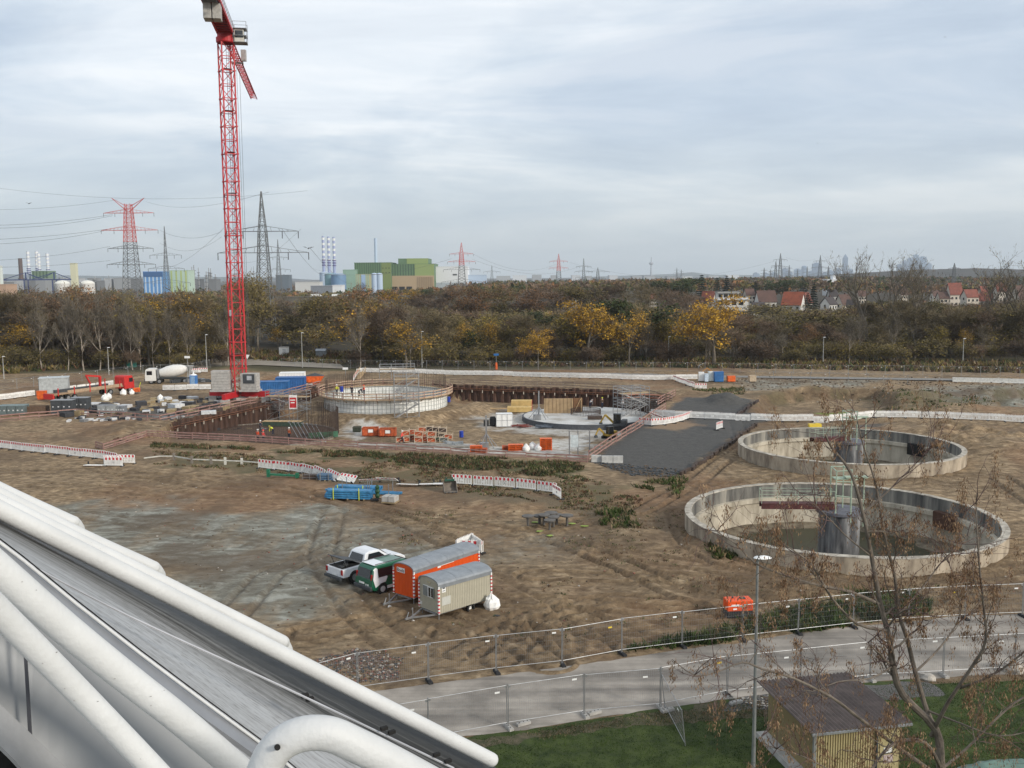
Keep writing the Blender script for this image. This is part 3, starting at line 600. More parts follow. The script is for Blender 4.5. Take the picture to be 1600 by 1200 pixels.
barrier_row([(1017, 650), (1050, 653), (1125, 656), (1220, 659), (1300, 659), (1370, 653), (1420, 653), (1500, 656), (1600, 661), (1680, 665)], 'in the long white row behind the far concrete tank', 'white barriers across the middle', flip=True)
barrier_row([(998, 664), (1020, 666), (1042, 664), (1062, 660), (1080, 653)], 'in the red and white corner beside the gravel field', 'red and white barriers by the gravel')
barrier_row([(1018, 655), (1040, 660)], 'leaning inside the corner beside the gravel field', 'leaning barriers by the gravel', tilts=[(0.3, 0.1), (0.5, 0.1)])
put_barrier(GZ(1124, 671), 0.95, 'lone white barrier standing on the right edge of the gravel field', 'lone barriers')
barrier_row([(-30, 629), (0, 626), (54, 619)], 'of the white row at the left edge below the wood', 'white barriers at the far left', flip=True)
barrier_row([(105, 612), (178, 602)], 'of the white row behind the red flatbed truck', 'white barriers behind the truck', flip=True)
barrier_row([(254, 611), (330, 609)], 'of the white row between the toilet and the crane', 'white barriers left of the crane', flip=True)
put_barrier(GZ(306, 583), 0.05, 'white barrier just behind the concrete mixer', 'lone barriers'); put_barrier(GZ(317, 582), 0.05, 'white barrier behind the mixer, right hand one of the pair', 'lone barriers')
a, b_ = GZ(716, 866), GZ(751, 868); c_ = GZ(737, 852)
put_barrier((a+b_)/2+Vector((0, 0.2, 0)), math.atan2(b_.y-a.y, b_.x-a.x), 'front barrier of the little triangle behind the grey roofed trailers', 'barrier triangle by the trailers')
put_barrier((a+c_)/2, math.atan2(c_.y-a.y, c_.x-a.x)+PI, 'left barrier of the little triangle behind the trailers, seen from its white back', 'barrier triangle by the trailers')
put_barrier((c_+b_)/2, math.atan2(b_.y-c_.y, b_.x-c_.x)+PI, 'right barrier of the little triangle behind the trailers', 'barrier triangle by the trailers')
# flat white kerb barrier at far right
kb = thing('concrete_barrier_wall', 'long low white concrete barrier by the fence at the right edge', 'concrete barrier', GZ(1488, 596)); mb = MB()
b = GZ(1700, 602)-GZ(1488, 596); mb.ext([(-0.3, 0), (0.3, 0), (0.2, 0.25), (0.12, 0.8), (-0.12, 0.8), (-0.2, 0.25)], 0, b.length, M=Matrix.Rotation(math.atan2(b.y, b.x), 4, 'Z').to_3x3()); mb.build('wall_block', M_('pale_concrete', (0.6, 0.59, 0.55), 0.85), kb)
# ------------------------------------------------------------------ site fence panels
def make_panel(label, group):
    t = thing('site_fence', label, 'site fence', (0, 0, 0), group=group); f = MB(); L, Hh = 3.44, 1.96
    f.tube([(0, 0, 0.0), (0, 0, Hh)], 0.021, 8); f.tube([(L, 0, 0.0), (L, 0, Hh)], 0.021, 8); f.tube([(0, 0, 0.2), (L, 0, 0.2)], 0.016, 6); f.tube([(0, 0, Hh-0.06), (L, 0, Hh-0.06)], 0.016, 6)
    f.box((0.06, 0, Hh-0.12), (0.1, 0.01, 0.1)); f.box((L-0.06, 0, Hh-0.12), (0.1, 0.01, 0.1)); f.build('frame', GALV, t)
    w = MB()
    for k in range(1, 34): x = L*k/34; w.box((x, 0, (0.2+Hh-0.06)/2), (0.004, 0.004, Hh-0.26))
    for z in (0.45, 0.75, 1.05, 1.35, 1.65): w.box((L/2, 0.004, z), (L, 0.004, 0.004))
    w.build('wire_mesh', GALV, t)
    MB().box((0, -0.012, 0), (0.22, 0.008, 0.08)).build('name_plate', WHT, t, loc=(L-0.42, 0, Hh-0.30)); return t
YEL = M_('yellow_plate', (0.75, 0.55, 0.06), 0.5, var=0.05); m_or = M_('orange_plate', (0.75, 0.33, 0.03), 0.5, var=0.05)
panel0 = make_panel('', ''); p_used = [False]
foot0 = None; foot1 = None
def mk_foot(conc):
    o = MB(); o.box((0, 0, 0.06), (0.66, 0.22, 0.12)); o.box((0, 0, 0.13), (0.5, 0.16, 0.03))
    for s in (-0.2, 0, 0.2): o.lathe([(0.035, 0.146), (0.035, 0.152), (0.001, 0.152)], 8, (s, 0, 0), BLACK)
    o.mats = [CONC if conc else RUB, BLACK]; o.mi = [0]*12+[1]*(len(o.f)-12)
    return o.build('ballast_block_foot', None, None, bevel=0.012)
def fence(l, desc, group, feet=None, footdesc='', plate=0, gaps=(), zo=0.1, yel=()):
    global foot0, foot1
    pts = [GZ(a, b) if not isinstance(a, Vector) else a for a, b in l]; seg = [(pts[i+1]-pts[i]).length for i in range(len(pts)-1)]; tot = sum(seg); n = round(tot/3.5)
    def at(s):
        i = 0
        while i < len(seg)-1 and s > seg[i]: s -= seg[i]; i += 1
        q = pts[i].lerp(pts[i+1], s/seg[i]); q.z = max(hgt(q.x, q.y), -0.05); return q
    for k in range(n+1):
        a = at(tot*k/n)
        if k < n and k not in gaps:
            b = at(min(tot, tot*(k+1)/n)); o = panel0 if not p_used[0] else dup(panel0, (0, 0, 0)); p_used[0] = True
            d = b-a; o.rotation_mode = 'XYZ'; o.location = a+Vector((0, 0, zo)); o.scale = (d.length/3.5, 1, 1)
            o.rotation_euler = (rng.uniform(-0.02, 0.02), -math.atan2(d.z, d.length), math.atan2(d.y, d.x))
            o['label'] = '%s mesh fence panel from left %s' % (nth(k), desc); o['group'] = group
            for c in o.children:
                if c.name.startswith('name_plate'):
                    c.location.x = 3.02 if (k % 3) else 2.75; c.location.z = 1.5+0.28*((k*7) % 3)/3+0.05
                    if k in yel: c.data = c.data.copy(); c.data.materials[0] = YEL; c['label'] = 'yellow name plate'
        if feet:
            if feet == 'c': fo = foot1 if foot1 else None
            else: fo = foot0 if foot0 else None
            if fo is None:
                fo = mk_foot(feet == 'c')
                if feet == 'c': foot1 = fo
                else: foot0 = fo
            else: fo = fo.copy(); C.objects.link(fo)
            b = at(min(tot, tot*(k+1)/n)) if k < n else a; d = (b-at(max(0, tot*(k-1)/n)))
            fo.location = a+Vector((0, 0, 0.0)); fo.rotation_euler = (0, 0, math.atan2(d.y, d.x)+PI/2+rng.uniform(-0.15, 0.15))
            tag(fo, '%s %s from left %s' % (nth(k), 'pale concrete foot' if feet == 'c' else 'dark rubber foot', footdesc or desc), 'fence foot', 'feet of the fence '+desc)
fence([(200, 1165), (455, 1113), (560, 1082), (672, 1066), (777, 1052), (877, 1037), (974, 1023), (1070, 1011), (1163, 999), (1252, 990), (1340, 980), (1420, 973), (1500, 968), (1600, 964), (1690, 962)], 'on the road\'s far side', 'fence panels on the far side of the road', 'r', yel=(6, 12))
fence([(540, 1186), (618, 1171), (700, 1156), (813, 1135), (924, 1118), (1037, 1108), (1137, 1088)], 'on the lawn side of the concrete road', 'fence panels on the lawn side of the road', 'c', yel=(4, 5))
fence([(1137, 1088), (1240, 1077), (1340, 1064), (1430, 1060), (1540, 1052), (1640, 1048), (1700, 1046)], 'on the lawn side behind the yellow shed', 'fence panels behind the yellow shed', 'c')
# the loose panel swung out on to the lawn
lo = dup(panel0, G(1039, 1110)+Vector((0, 0, 0.12)), 0, 'loose fence panel swung out askew over the lawn'); d = G(1074, 1171)-G(1039, 1110); lo.rotation_euler = (0.12, 0.05, math.atan2(d.y, d.x)); lo.scale = (1, 1, 0.9); lo['group'] = 'loose panels'
for nm, a in (('extra', (1150, 1100)), ('extra', (1043, 1112)), ('extra', (929, 1116)), ('extra', (818, 1133))):
    f_ = foot1.copy(); C.objects.link(f_); f_.location = G(*a)+Vector((0, 0, 0.02)); f_.rotation_euler = (0, 0, 0.5); tag(f_, 'spare pale concrete foot lying beside the lawn fence, %s' % {1150: 'left of the lamp post', 1043: 'below the swung out panel', 929: 'between two fence panels', 818: 'nearest the white rails'}[a[0]], 'fence foot', 'spare concrete feet')
fence([(440, 574), (560, 577), (700, 578), (830, 579), (1000, 581), (1200, 584), (1400, 587), (1600, 590), (1720, 592)], 'in front of the far wood', 'fence panels in front of the far wood')
fence([(0, 612), (100, 600), (220, 586), (330, 576)], 'along the wood at far left', 'fence panels along the left wood')
fence([(1180, 592), (1300, 596), (1450, 602)], 'of the lower fence on the rubble behind the basin', 'lower fence on the rubble', zo=-0.3)
fence([(1010, 647), (1030, 645)], 'by the far end of the gravel field', 'fence pieces at the gravel')
# ------------------------------------------------------------------ people
def skin_mesh(name, verts, edges, radii, mat, parent, sub=1):
    me = bpy.data.meshes.new(name); me.from_pydata(verts, edges, []); o = bpy.data.objects.new(name, me); C.objects.link(o); o.parent = parent
    sk = o.modifiers.new('skin', 'SKIN'); me.skin_vertices.new() if not me.skin_vertices else None
    for i, r in enumerate(radii):
        rr = r if isinstance(r, tuple) else (r, r); me.skin_vertices[0].data[i].radius = rr
    me.skin_vertices[0].data[0].use_root = True
    s = o.modifiers.new('sub', 'SUBSURF'); s.levels = sub; s.render_levels = sub; me.materials.append(mat); return o
SKIN = M_('skin', (0.5, 0.3, 0.22), 0.6, var=0.05)
def person(loc, rz, label, jacket, trousers, helmet, pose='stand', s=1.0, group='workers on the building site'):
    t = thing('person', label, 'person', loc, rz, group); t.scale = (s, s, s)
    hipz = 0.95; A = {'stand': ((0.0, 0.0, 1.48), (0.02, -0.25, 1.12), (0.16, -0.27, 0.9), (0.05, 0.26, 1.12), (0.2, 0.27, 0.95), (0.02, -0.1, 0.5), (0.0, -0.11, 0.06), (-0.02, 0.1, 0.5), (0.0, 0.11, 0.06)),
         'walk': ((0.05, 0.0, 1.47), (-0.12, -0.24, 1.15), (-0.1, -0.26, 0.9), (0.15, 0.25, 1.15), (0.35, 0.2, 1.05), (0.18, -0.1, 0.52), (0.25, -0.1, 0.07), (-0.02, 0.1, 0.5), (-0.3, 0.1, 0.1)),
         'bend': ((0.48, 0.0, 1.2), (0.55, -0.22, 0.85), (0.65, -0.15, 0.55), (0.55, 0.22, 0.85), (0.65, 0.15, 0.55), (0.08, -0.13, 0.5), (-0.02, -0.14, 0.06), (0.08, 0.13, 0.5), (-0.02, 0.14, 0.06))}[pose]
    ch, le, lh, re_, rh, lk_, lf, rk, rf = [Vector(a) for a in A]; hip = Vector((0, 0, hipz)); up = (ch-hip).normalized(); neck = ch+up*0.10; head = ch+up*0.24+Vector((0.03, 0, 0)); sl = ch+Vector((0, -0.19, -0.03)); sr = ch+Vector((0, 0.19, -0.03))
    mid = hip.lerp(ch, 0.5); hl = hip+Vector((0, -0.1, -0.06)); hr = hip+Vector((0, 0.1, -0.06)); tl_ = lf+Vector((0.16, 0, -0.02)); tr_ = rf+Vector((0.16, 0, -0.02)); hdl = lh+(lh-le)*0.3; hdr = rh+(rh-re_)*0.3
    v = [hip, mid, ch, neck, head, head+up*0.13, sl, le, lh, hdl, sr, re_, rh, hdr, hl, lk_, lf, tl_, hr, rk, rf, tr_]
    e = [(0, 1), (1, 2), (2, 3), (3, 4), (4, 5), (2, 6), (6, 7), (7, 8), (8, 9), (2, 10), (10, 11), (11, 12), (12, 13), (0, 14), (14, 15), (15, 16), (16, 17), (0, 18), (18, 19), (19, 20), (20, 21)]
    r = [(.14, .11), (.13, .1), (.14, .11), .055, (.085, .1), .07, .06, .045, .035, .035, .06, .045, .035, .035, .08, .055, .04, .045, .08, .055, .04, .045]
    skin_mesh('body', v, e, r, SKIN, t)
    skin_mesh('jacket', [hip+up*0.02, mid, ch, ch+up*0.06, sl, le, lh, sr, re_, rh], [(0, 1), (1, 2), (2, 3), (2, 4), (4, 5), (5, 6), (2, 7), (7, 8), (8, 9)], [(.17, .15), (.17, .14), (.17, .14), .08, .085, .07, .055, .085, .07, .055], jacket, t)
    skin_mesh('trousers', [hip, hl, lk_, lf+Vector((0, 0, .05)), hr, rk, rf+Vector((0, 0, .05))], [(0, 1), (1, 2), (2, 3), (0, 4), (4, 5), (5, 6)], [(.15, .13), .105, .08, .07, .105, .08, .07], trousers, t)
    bt = MB(); bt.box(lf+Vector((0.06, 0, -0.01)), (0.28, 0.11, 0.1)); bt.build('boot', RUB, t); MB().box(rf+Vector((0.06, 0, -0.01)), (0.28, 0.11, 0.1)).build('boot', RUB, t)
    q = up.to_track_quat('Z', 'Y').to_matrix()
    MB().lathe([(0.17, 0.0), (0.135, 0.02), (0.13, 0.08), (0.09, 0.14), (0.01, 0.16)], 12, head+up*0.03, axis=q).build('helmet', helmet, t, smooth=True)
    return t
HV_Y = M_('hi_vis_yellow', (0.62, 0.66, 0.03), 0.6, var=0.05); HV_O = M_('hi_vis_orange', (0.85, 0.10, 0.03), 0.6, var=0.05); HV_P = M_('hi_vis_pink_red', (0.9, 0.09, 0.08), 0.6, var=0.05)
NAVY = M_('navy_cloth', (0.02, 0.028, 0.05), 0.85, var=0.1); HELW = M_('white_helmet', (0.75, 0.75, 0.72), 0.4, var=0.02); BRN = M_('brown_cloth', (0.08, 0.05, 0.03), 0.9)
# ------------------------------------------------------------------ the white formwork ring
rc = RINGW; zb, zt_ = -1.5, 0.78
t = thing('formwork_ring', 'white formwork ring with timber walkway and bare rebar standing above it', 'ring wall', (rc.x, rc.y, 0))
FW = M_('white_formwork', (0.85, 0.85, 0.82), 0.7, col2=(0.66, 0.67, 0.63), vs=1.4); JOINT = M_('formwork_joint', (0.42, 0.43, 0.41), 0.7)
n = 96
MB().lathe([(RW, zb), (RW, zt_), (RW-0.3, zt_)], n).build('outer_face', FW, t)
MB().lathe([(RW-0.5, zt_-0.2), (RW-0.5, zb)], n).build('inner_face', FW, t)
MB().lathe([(0.01, zb+0.05), (RW-0.5, zb+0.05)], n).build('ring_floor', M_('ring_floor_concrete', (0.33, 0.30, 0.26), 0.9), t)
j = MB()
for k in range(n):
    a = 2*PI*k/n; c_, s_ = math.cos(a), math.sin(a)
    for rr in (RW+0.03, RW-0.53): j.bar((rr*c_, rr*s_, zb), (rr*c_, rr*s_, zt_), 0.05 if k % 3 else 0.08)
for z in (zb+0.25, zb+0.85, zb+1.45, zt_-0.12):
    for k in range(n):
        a, b = 2*PI*k/n, 2*PI*(k+1)/n
        for rr in (RW+0.04, RW-0.54): j.bar((rr*math.cos(a), rr*math.sin(a), z), (rr*math.cos(b), rr*math.sin(b), z), 0.05)
j.build('panel_joints', JOINT, t)
R2 = RW+1.0; dk_ = MB(); rl = MB(); zp = zt_+0.06
for k in range(72):
    a, b = 2*PI*k/72, 2*PI*(k+1)/72; ja = rng.uniform(-0.04, 0.04); f = lambda r, th, z: (r*math.cos(th), r*math.sin(th), z)
    dk_.add([f(RW+.02, a, zp), f(R2, a, zp), f(R2, b, zp), f(RW+.02, b, zp), f(RW+.02, a, zp-.07), f(R2, a, zp-.07), f(R2, b, zp-.07), f(RW+.02, b, zp-.07)], [(0, 1, 2, 3), (7, 6, 5, 4), (1, 5, 6, 2), (0, 3, 7, 4)])
    for z in (0.12, 0.55, 1.0): rl.bar(f(R2, a-.01, zp+z+ja), f(R2, b+.01, zp+z+ja*.5), 0.04, 0.16)
    if k % 2 == 0:
        dk_.bar(f(RW, a, zp-.6), f(R2, a, zp-.08), 0.07); 
dk_.build('walkway_deck', WOOD, t); rl.build('walkway_boards', M_('salmon_boards', (0.58, 0.44, 0.32), 0.8, col2=(0.42, 0.28, 0.20), vs=1.2), t)
pm = None
for k in range(36):
    a = 2*PI*k/36; o = MB().box((0, 0, 0.5), (0.1, 0.1, 1.15)).build('walkway_post', WOODP, t) if pm is None else pm.copy()
    if pm is not None: C.objects.link(o); o.parent = t
    pm = pm or o; o.location = (R2*math.cos(a), R2*math.sin(a), zp); o.rotation_euler = (0, 0, a)
rb = MB()
for k in range(260):
    a = 2*PI*k/260; th = math.degrees(a) % 360
    if 300 < th < 330: continue
    top = zt_+(2.6 if not (200 < th < 300) else 1.9)+rng.uniform(-.15, .15); r_ = RW-0.15-0.22*(k % 2); rb.bar((r_*math.cos(a), r_*math.sin(a), zt_-.1), (r_*math.cos(a), r_*math.sin(a), top), 0.026)
for z in (1.15, 1.5, 1.85, 2.2):
    for k in range(96):
        a, b = 2*PI*k/96, 2*PI*(k+1)/96
        if 300 < math.degrees(a) % 360 < 330: continue
        if z < 1.9 or k % 2: rb.bar(((RW-.2)*math.cos(a), (RW-.2)*math.sin(a), z), ((RW-.2)*math.cos(b), (RW-.2)*math.sin(b), z), 0.022)
rb.build('rebar_cage', REB, t)
# scaffold stair towers
def scaffold(loc, rz, label, nx=2, ny=1, bx=2.0, by=1.2, nz=3, bz=2.0, stair=True, boards=True, extra=0):
    t = thing('scaffold_tower', label, 'scaffold', loc, rz, 'scaffold towers'); p = MB()
    for i in range(nx+1):
        for q in range(ny+1): p.tube([(i*bx, q*by, 0), (i*bx, q*by, nz*bz+0.9)], 0.05, 5)
    p.build('standards', GALV, t); l = MB()
    for z in range(nz+1):
        for zz_ in ((0, 0.5, 1.0) if z else (0.2,)):
            for q in range(ny+1): l.tube([(0, q*by, z*bz+zz_-0.1), (nx*bx, q*by, z*bz+zz_-0.1)], 0.038, 5)
            for i in range(nx+1): l.tube([(i*bx, 0, z*bz+zz_-0.1), (i*bx, ny*by, z*bz+zz_-0.1)], 0.038, 5)
    for z in range(nz):
        for i in range(nx):
            a, b = (i*bx, 0, z*bz), ((i+1)*bx, 0, (z+1)*bz)
            if (z+i) % 2: a, b = (a[0], 0, b[2]), (b[0], 0, a[2])
            l.tube([a, b], 0.025, 5)
    l.build('ledgers_and_braces', GALV, t)
    if stair:
        s = MB()
        for z in range(nz):
            x0, x1 = (0.2, nx*bx-0.2) if z % 2 == 0 else (nx*bx-0.2, 0.2)
            for q in (by*0.15, by*0.75): s.bar((x0, q, z*bz), (x1, q, (z+1)*bz), 0.04, 0.14); s.bar((x0, q, z*bz+1), (x1, q, (z+1)*bz+1), 0.04, 0.04)
            for k in range(9): u = (k+.5)/9; s.box((x0+(x1-x0)*u, by*0.45, z*bz+bz*u), (0.24, by*0.6, 0.03))
        s.build('stair_flights', M_('aluminium', (0.5, 0.5, 0.5), 0.4, 0.5), t)
    if boards: MB().box((nx*bx/2, by/2, nz*bz-0.05), (nx*bx, by, 0.05)).build('deck_boards', WOOD, t)
    return t
g = G(632, 641, -1.5); scaffold((g.x-0.6, 147.6, -1.6), math.radians(10), 'steel scaffold stair tower climbing over the front of the white ring', 2, 1, 1.9, 1.4, 3, 2.0)
g = G(628, 600, 0); scaffold((g.x-4, g.y-1.5, zp), 0.1, 'low steel scaffold standing inside the white ring at its back', 3, 1, 2.2, 1.2, 1, 2.1, stair=False)
g = G(411, 660, FLOOR); scaffold((g.x, g.y+2, FLOOR), math.radians(-14), 'steel stair tower in the pit left of the red and white banner', 3, 1, 2.4, 1.5, 2, 2.0)
g = G(972, 653, -2.2); scaffold((g.x, g.y, -2.2), math.radians(20), 'silver scaffold tower at the right corner of the pit', 3, 2, 1.6, 1.6, 2, 1.9, stair=True)
# banner by the stairs
g = G(450, 665, FLOOR); t = thing('site_banner', 'red and white construction banner hanging by the pit stair tower', 'banner', (g.x, g.y, FLOOR))
mb = MB(); mb.box((0.9, 0, 3.7), (1.25, 0.03, 2.2)); mb.build('cloth', M_('banner_white', (0.75, 0.72, 0.7), 0.7), t)
mb = MB(); mb.box((0.9, -0.03, 3.6), (1.05, 0.015, 1.6)); mb.build('red_print', M_('banner_red', (0.5, 0.03, 0.035), 0.7), t)
mb = MB(); [mb.box((0.85, -0.045, 4.0-0.4*k), (0.8-0.2*k, 0.01, 0.16)) for k in range(2)]; mb.build('white_lettering', W, t)
mb = MB(); [mb.tube([(x, 0.05, 0), (x, 0.05, 4.9)], 0.03) for x in (0.25, 1.55)]; mb.build('frame_poles', GALV, t)
# plank ramps
def ramp_(a, b, label, nrail=2):
    t = thing('plank_ramp', label, 'ramp', a); d = b-a; mb = MB(); mb.bar((0, 0, 0), d, 1.1, 0.06); mb.build('planks', WOOD, t); sd_ = Vector((d.y, -d.x, 0)).normalized()*0.6; r = MB()
    for s in (-1, 1):
        for z in (0.5, 1.0): r.bar(sd_*s+Vector((0, 0, z)), d+sd_*s+Vector((0, 0, z)), 0.05, 0.13)
        for u in (0.05, 0.5, 0.95): r.bar(d*u+sd_*s+Vector((0, 0, -0.2)), d*u+sd_*s+Vector((0, 0, 1.05)), 0.08)
    r.build('handrails', WOOD, t)
ramp_(G(590, 661, -2.7), G(610, 641, -1.45), 'pale timber ramp with handrails leading up to the white ring')
ramp_(G(557, 594, -0.1), G(567, 581, 0.2), 'timber stair ramp behind the white ring at the barrier corner')
# ------------------------------------------------------------------ rebar ring at the left
rc = RINGL; t = thing('rebar_ring', 'round foundation slab under construction with a fence of standing rebar', 'foundation', (rc.x, rc.y, 0))
MB().lathe([(RL, FLOOR-0.2), (RL, FLOOR+0.35), (RL-0.35, FLOOR+0.35), (RL-0.35, FLOOR+0.2)], 96).build('ring_edge', M_('ring_edge_concrete', (0.30, 0.26, 0.21), 0.9, var=.2), t)
MB().lathe([(0.01, FLOOR+0.2), (RL-0.3, FLOOR+0.2)], 96).build('rebar_mat', M_('rebar_mat', (0.19, 0.12, 0.08), 0.9, col2=(0.11, 0.07, 0.05), vs=4, bump=1, bs=12), t)
rb = MB()
for k in range(240):
    a = 2*PI*k/240; r_ = RL-0.15-0.25*(k % 2); hh = 3.6+rng.uniform(-.15, .15); rb.bar((r_*math.cos(a), r_*math.sin(a), FLOOR+.2), (r_*math.cos(a), r_*math.sin(a), FLOOR+hh), 0.022 if k % 4 else .03)
for k in range(120):   # denser, taller bundle at the right side
    a = math.radians(-40+95*k/120); r_ = RL+0.05*(k % 3); rb.bar((r_*math.cos(a), r_*math.sin(a), FLOOR+.2), (r_*math.cos(a), r_*math.sin(a), FLOOR+3.9), 0.03)
for k in range(96):
    a, b = 2*PI*k/96, 2*PI*(k+1)/96
    for z in (0.7, 1.2): rb.bar(((RL-.2)*math.cos(a), (RL-.2)*math.sin(a), FLOOR+z), ((RL-.2)*math.cos(b), (RL-.2)*math.sin(b), FLOOR+z), 0.02)
for q in range(-20, 21):
    x = q*0.5; w_ = math.sqrt(max(0, (RL-.6)**2-x*x)); rb.bar((x, -w_, FLOOR+.32), (x, w_, FLOOR+.32), 0.03); rb.bar((-w_, x, FLOOR+.35), (w_, x, FLOOR+.35), 0.03)
rb.build('rebar_fence', REB, t)
for k in range(7):
    g = G(468+k*7, 688+k*0.8, FLOOR); p = MB(); d = Vector((-1.6, 0.9, 2.5)); p.tube([Vector((0, 0, 0)), d], 0.05); p.box((0, 0, 0.05), (0.4, 0.4, 0.08)); p.box(d, (0.3, 0.3, 0.1))
    tag(p.build('push_pull_prop', GALV, None, loc=g), '%s slanting steel prop from the left beside the green formwork' % nth(k), 'steel prop', 'slanting props by the rebar ring')
g = G(505, 686, FLOOR); tag(MB().box((0, 0, 0.6), (4.2, 0.2, .8), 0.35).box((0.0, 0.22, 0.6), (4.2, 0.06, 0.1), 0.35).build('green_formwork', M_('green_formwork_paint', (0.06, 0.17, 0.10), 0.7, var=.2), None, loc=g), 'green formwork panel lying at the right of the rebar ring', 'formwork')
g = G(442, 668, FLOOR); t = thing('formwork_crate', 'dark green long crate with timber lid behind the rebar ring', 'crate', g, -0.1); MB().box((0, 0, .5), (6, 1.2, .9)).build('crate_body', M_('dark_green_crate', (0.04, 0.07, 0.05), .8), t); MB().box((0, 0, 1.0), (6.1, 1.3, .08)).build('timber_lid', WOOD, t)
# ------------------------------------------------------------------ right slab
rc = SLAB; t = thing('foundation_slab', 'round pale concrete foundation slab with dark edge at the right of the pit', 'foundation', (rc.x, rc.y, 0))
MB().lathe([(RS, FLOOR-.3), (RS, -2.05), (RS-.3, -2.05)], 96).build('slab_edge', M_('slab_edge_dark', (0.085, 0.09, 0.1), 0.8, var=.15), t)
MB().lathe([(0.01, -2.04), (RS-.25, -2.04)], 96).build('slab_top', M_('slab_top_pale', (0.62, 0.62, 0.60), 0.85, col2=(0.36, 0.33, 0.29), vs=0.35, bump=.2), t)
mb = MB()
for k in range(60):
    a = 2*PI*k/60; mb.bar((2.4*math.cos(a), 2.4*math.sin(a)+1, -2.04), (2.4*math.cos(a), 2.4*math.sin(a)+1, -1.15), 0.05)
for z in (-1.8, -1.5, -1.2):
    for k in range(30):
        a, b = 2*PI*k/30, 2*PI*(k+1)/30; mb.bar((2.4*math.cos(a), 2.4*math.sin(a)+1, z), (2.4*math.cos(b), 2.4*math.sin(b)+1, z), 0.06)
mb.box((1.0, -4.5, -1.75), (2.2, 1.0, 0.5)); mb.build('rebar_baskets', REB, t)
# plywood wall formwork
g = G(876, 645, -2.0); t = thing('wall_formwork', 'tall plywood wall formwork standing on the pale round slab', 'formwork', g, 0.02)
mb = MB(); mb.box((-0.4, 0, 1.15), (4.6, 0.2, 2.4)); mb.build('plywood_face', PLY, t); mb = MB()
for k in range(8): mb.box((-2.5+0.6*k, -.13, 1.15), (0.03, 0.03, 2.4))
mb.build('panel_seams', M_('ply_seam', (0.2, 0.13, 0.07), .8), t)
mb = MB(); mb.box((2.0, 0.3, 1.15), (0.12, 0.12, 2.4)); mb.box((2.85, 0.6, 1.15), (1.6, 0.15, 2.3), 0.3); mb.build('return_panel', M_('brown_ply', (0.15, 0.075, 0.035), .8), t)
mb = MB(); mb.box((1.9, -.1, 1.15), (0.12, 0.12, 2.4)); mb.bar((2.2, .2, 0), (3.3, .5, 2.2), .08); mb.box((3.4, .6, 1.2), (0.12, 0.12, 2.3)); mb.build('timber_edges', WOOD, t)
# arched reinforcement at back right corner
g = G(1000, 650, -2.4); t = thing('curved_formwork', 'curved salmon coloured formwork frame at the right corner of the pit', 'formwork', g); mb = MB(); mb2 = MB()
for k in range(12):
    a, b = math.radians(20+k*9), math.radians(29+k*9); R3 = 4.0; p, q = (R3*math.cos(a), R3*math.sin(a)*.8), (R3*math.cos(b), R3*math.sin(b)*.8)
    mb.bar((*p, 3.1), (*q, 3.1), .5, .12); mb.bar((*p, 2.6), (*q, 2.6), .1, .12); mb2.bar((*p, 0), (*p, 3.1), .06); mb2.bar((*p, 1.4), (*q, 1.4), .04); mb2.bar((*p, .7), (*q, .7), .04)
mb.build('top_boards', M_('salmon_formwork', (0.5, 0.22, 0.14), .8), t); mb2.build('bars', REB, t)
# timber stacks
def timber_stack(px, py, z, dims, rz, label, layers=6, red_end=True):
    g = G(px, py, z); t = thing('timber_stack', label, 'timber stack', g, rz, 'stacks of yellow timber beams'); L, Wd, Hh = dims; mb = MB(); n = 7
    for i in range(layers):
        for k in range(n): mb.box((rng.uniform(-.04, .04), -Wd/2+Wd*(k+.5)/n, Hh*(i+.5)/layers), (L, Wd/n*.86, Hh/layers*.88))
    mb.build('beams', M_('yellow_timber', (0.62, 0.43, 0.17), .7, var=.12, vs=1), t)
    if red_end: MB().box((L/2+.03, 0, Hh/2), (0.05, Wd*.96, Hh*.96)).build('red_end_caps', M_('red_end_cap', (0.5, 0.04, 0.05), .7), t)
timber_stack(815, 634, FLOOR+.15, (3.6, 2.0, 1.0), -0.05, 'upper yellow timber beam stack with red ends, in front of the back pile wall', 5); timber_stack(812, 643, FLOOR+.1, (4.1, 1.8, 0.85), -0.05, 'nearer yellow timber beam stack at the edge of the round slab', 4)
g = G(780, 641, FLOOR); tag(MB().box((0, 0, .3), (4.4, .2, .2)).box((-1.9, 0, .1), (.25, .5, .3)).box((1.9, 0, .1), (.25, .5, .3)).build('timber_beam', WOOD, None, loc=g), 'single long pale timber beam on blocks left of the timber stacks', 'timber beam')
# ------------------------------------------------------------------ clutter in the pit
def skip_(g, rz, label, L=2.2, w=1.5, h=1.25, mat=ORNG, paper=True):
    t = thing('material_box', label, 'steel box', g, rz, 'orange steel boxes'); mb = MB(); 
    mb.b2((-L/2, -w/2, .12), (L/2, w/2, .2)); mb.b2((-L/2, -w/2, .12), (L/2, -w/2+.05, h)); mb.b2((-L/2, w/2-.05, .12), (L/2, w/2, h)); mb.b2((-L/2, -w/2+.05, .2), (-L/2+.05, w/2-.05, h)); mb.b2((L/2-.05, -w/2+.05, .2), (L/2, w/2-.05, h))
    for k in range(6): mb.box((-L/2+L*(k+.5)/6, -w/2-.03, h/2+.05), (.06, .06, h-.15))
    mb.box((0, -w/2-.03, h-.05), (L+.08, .08, .1)); mb.box((0, 0, .06), (L*.8, w*.8, .1)); mb.build('box_walls', mat, t)
    MB().box((0, 0, h*.75), (L-.12, w-.12, .2)).build('contents', REB, t)
    if paper: MB().box((0.1, -w/2-.07, h*.68), (.7, .01, .45), 0).build('paper_sign', W, t)
    return t
OR2 = M_('orange_rust_paint', (0.50, 0.105, 0.035), 0.7, var=.25, vs=2)
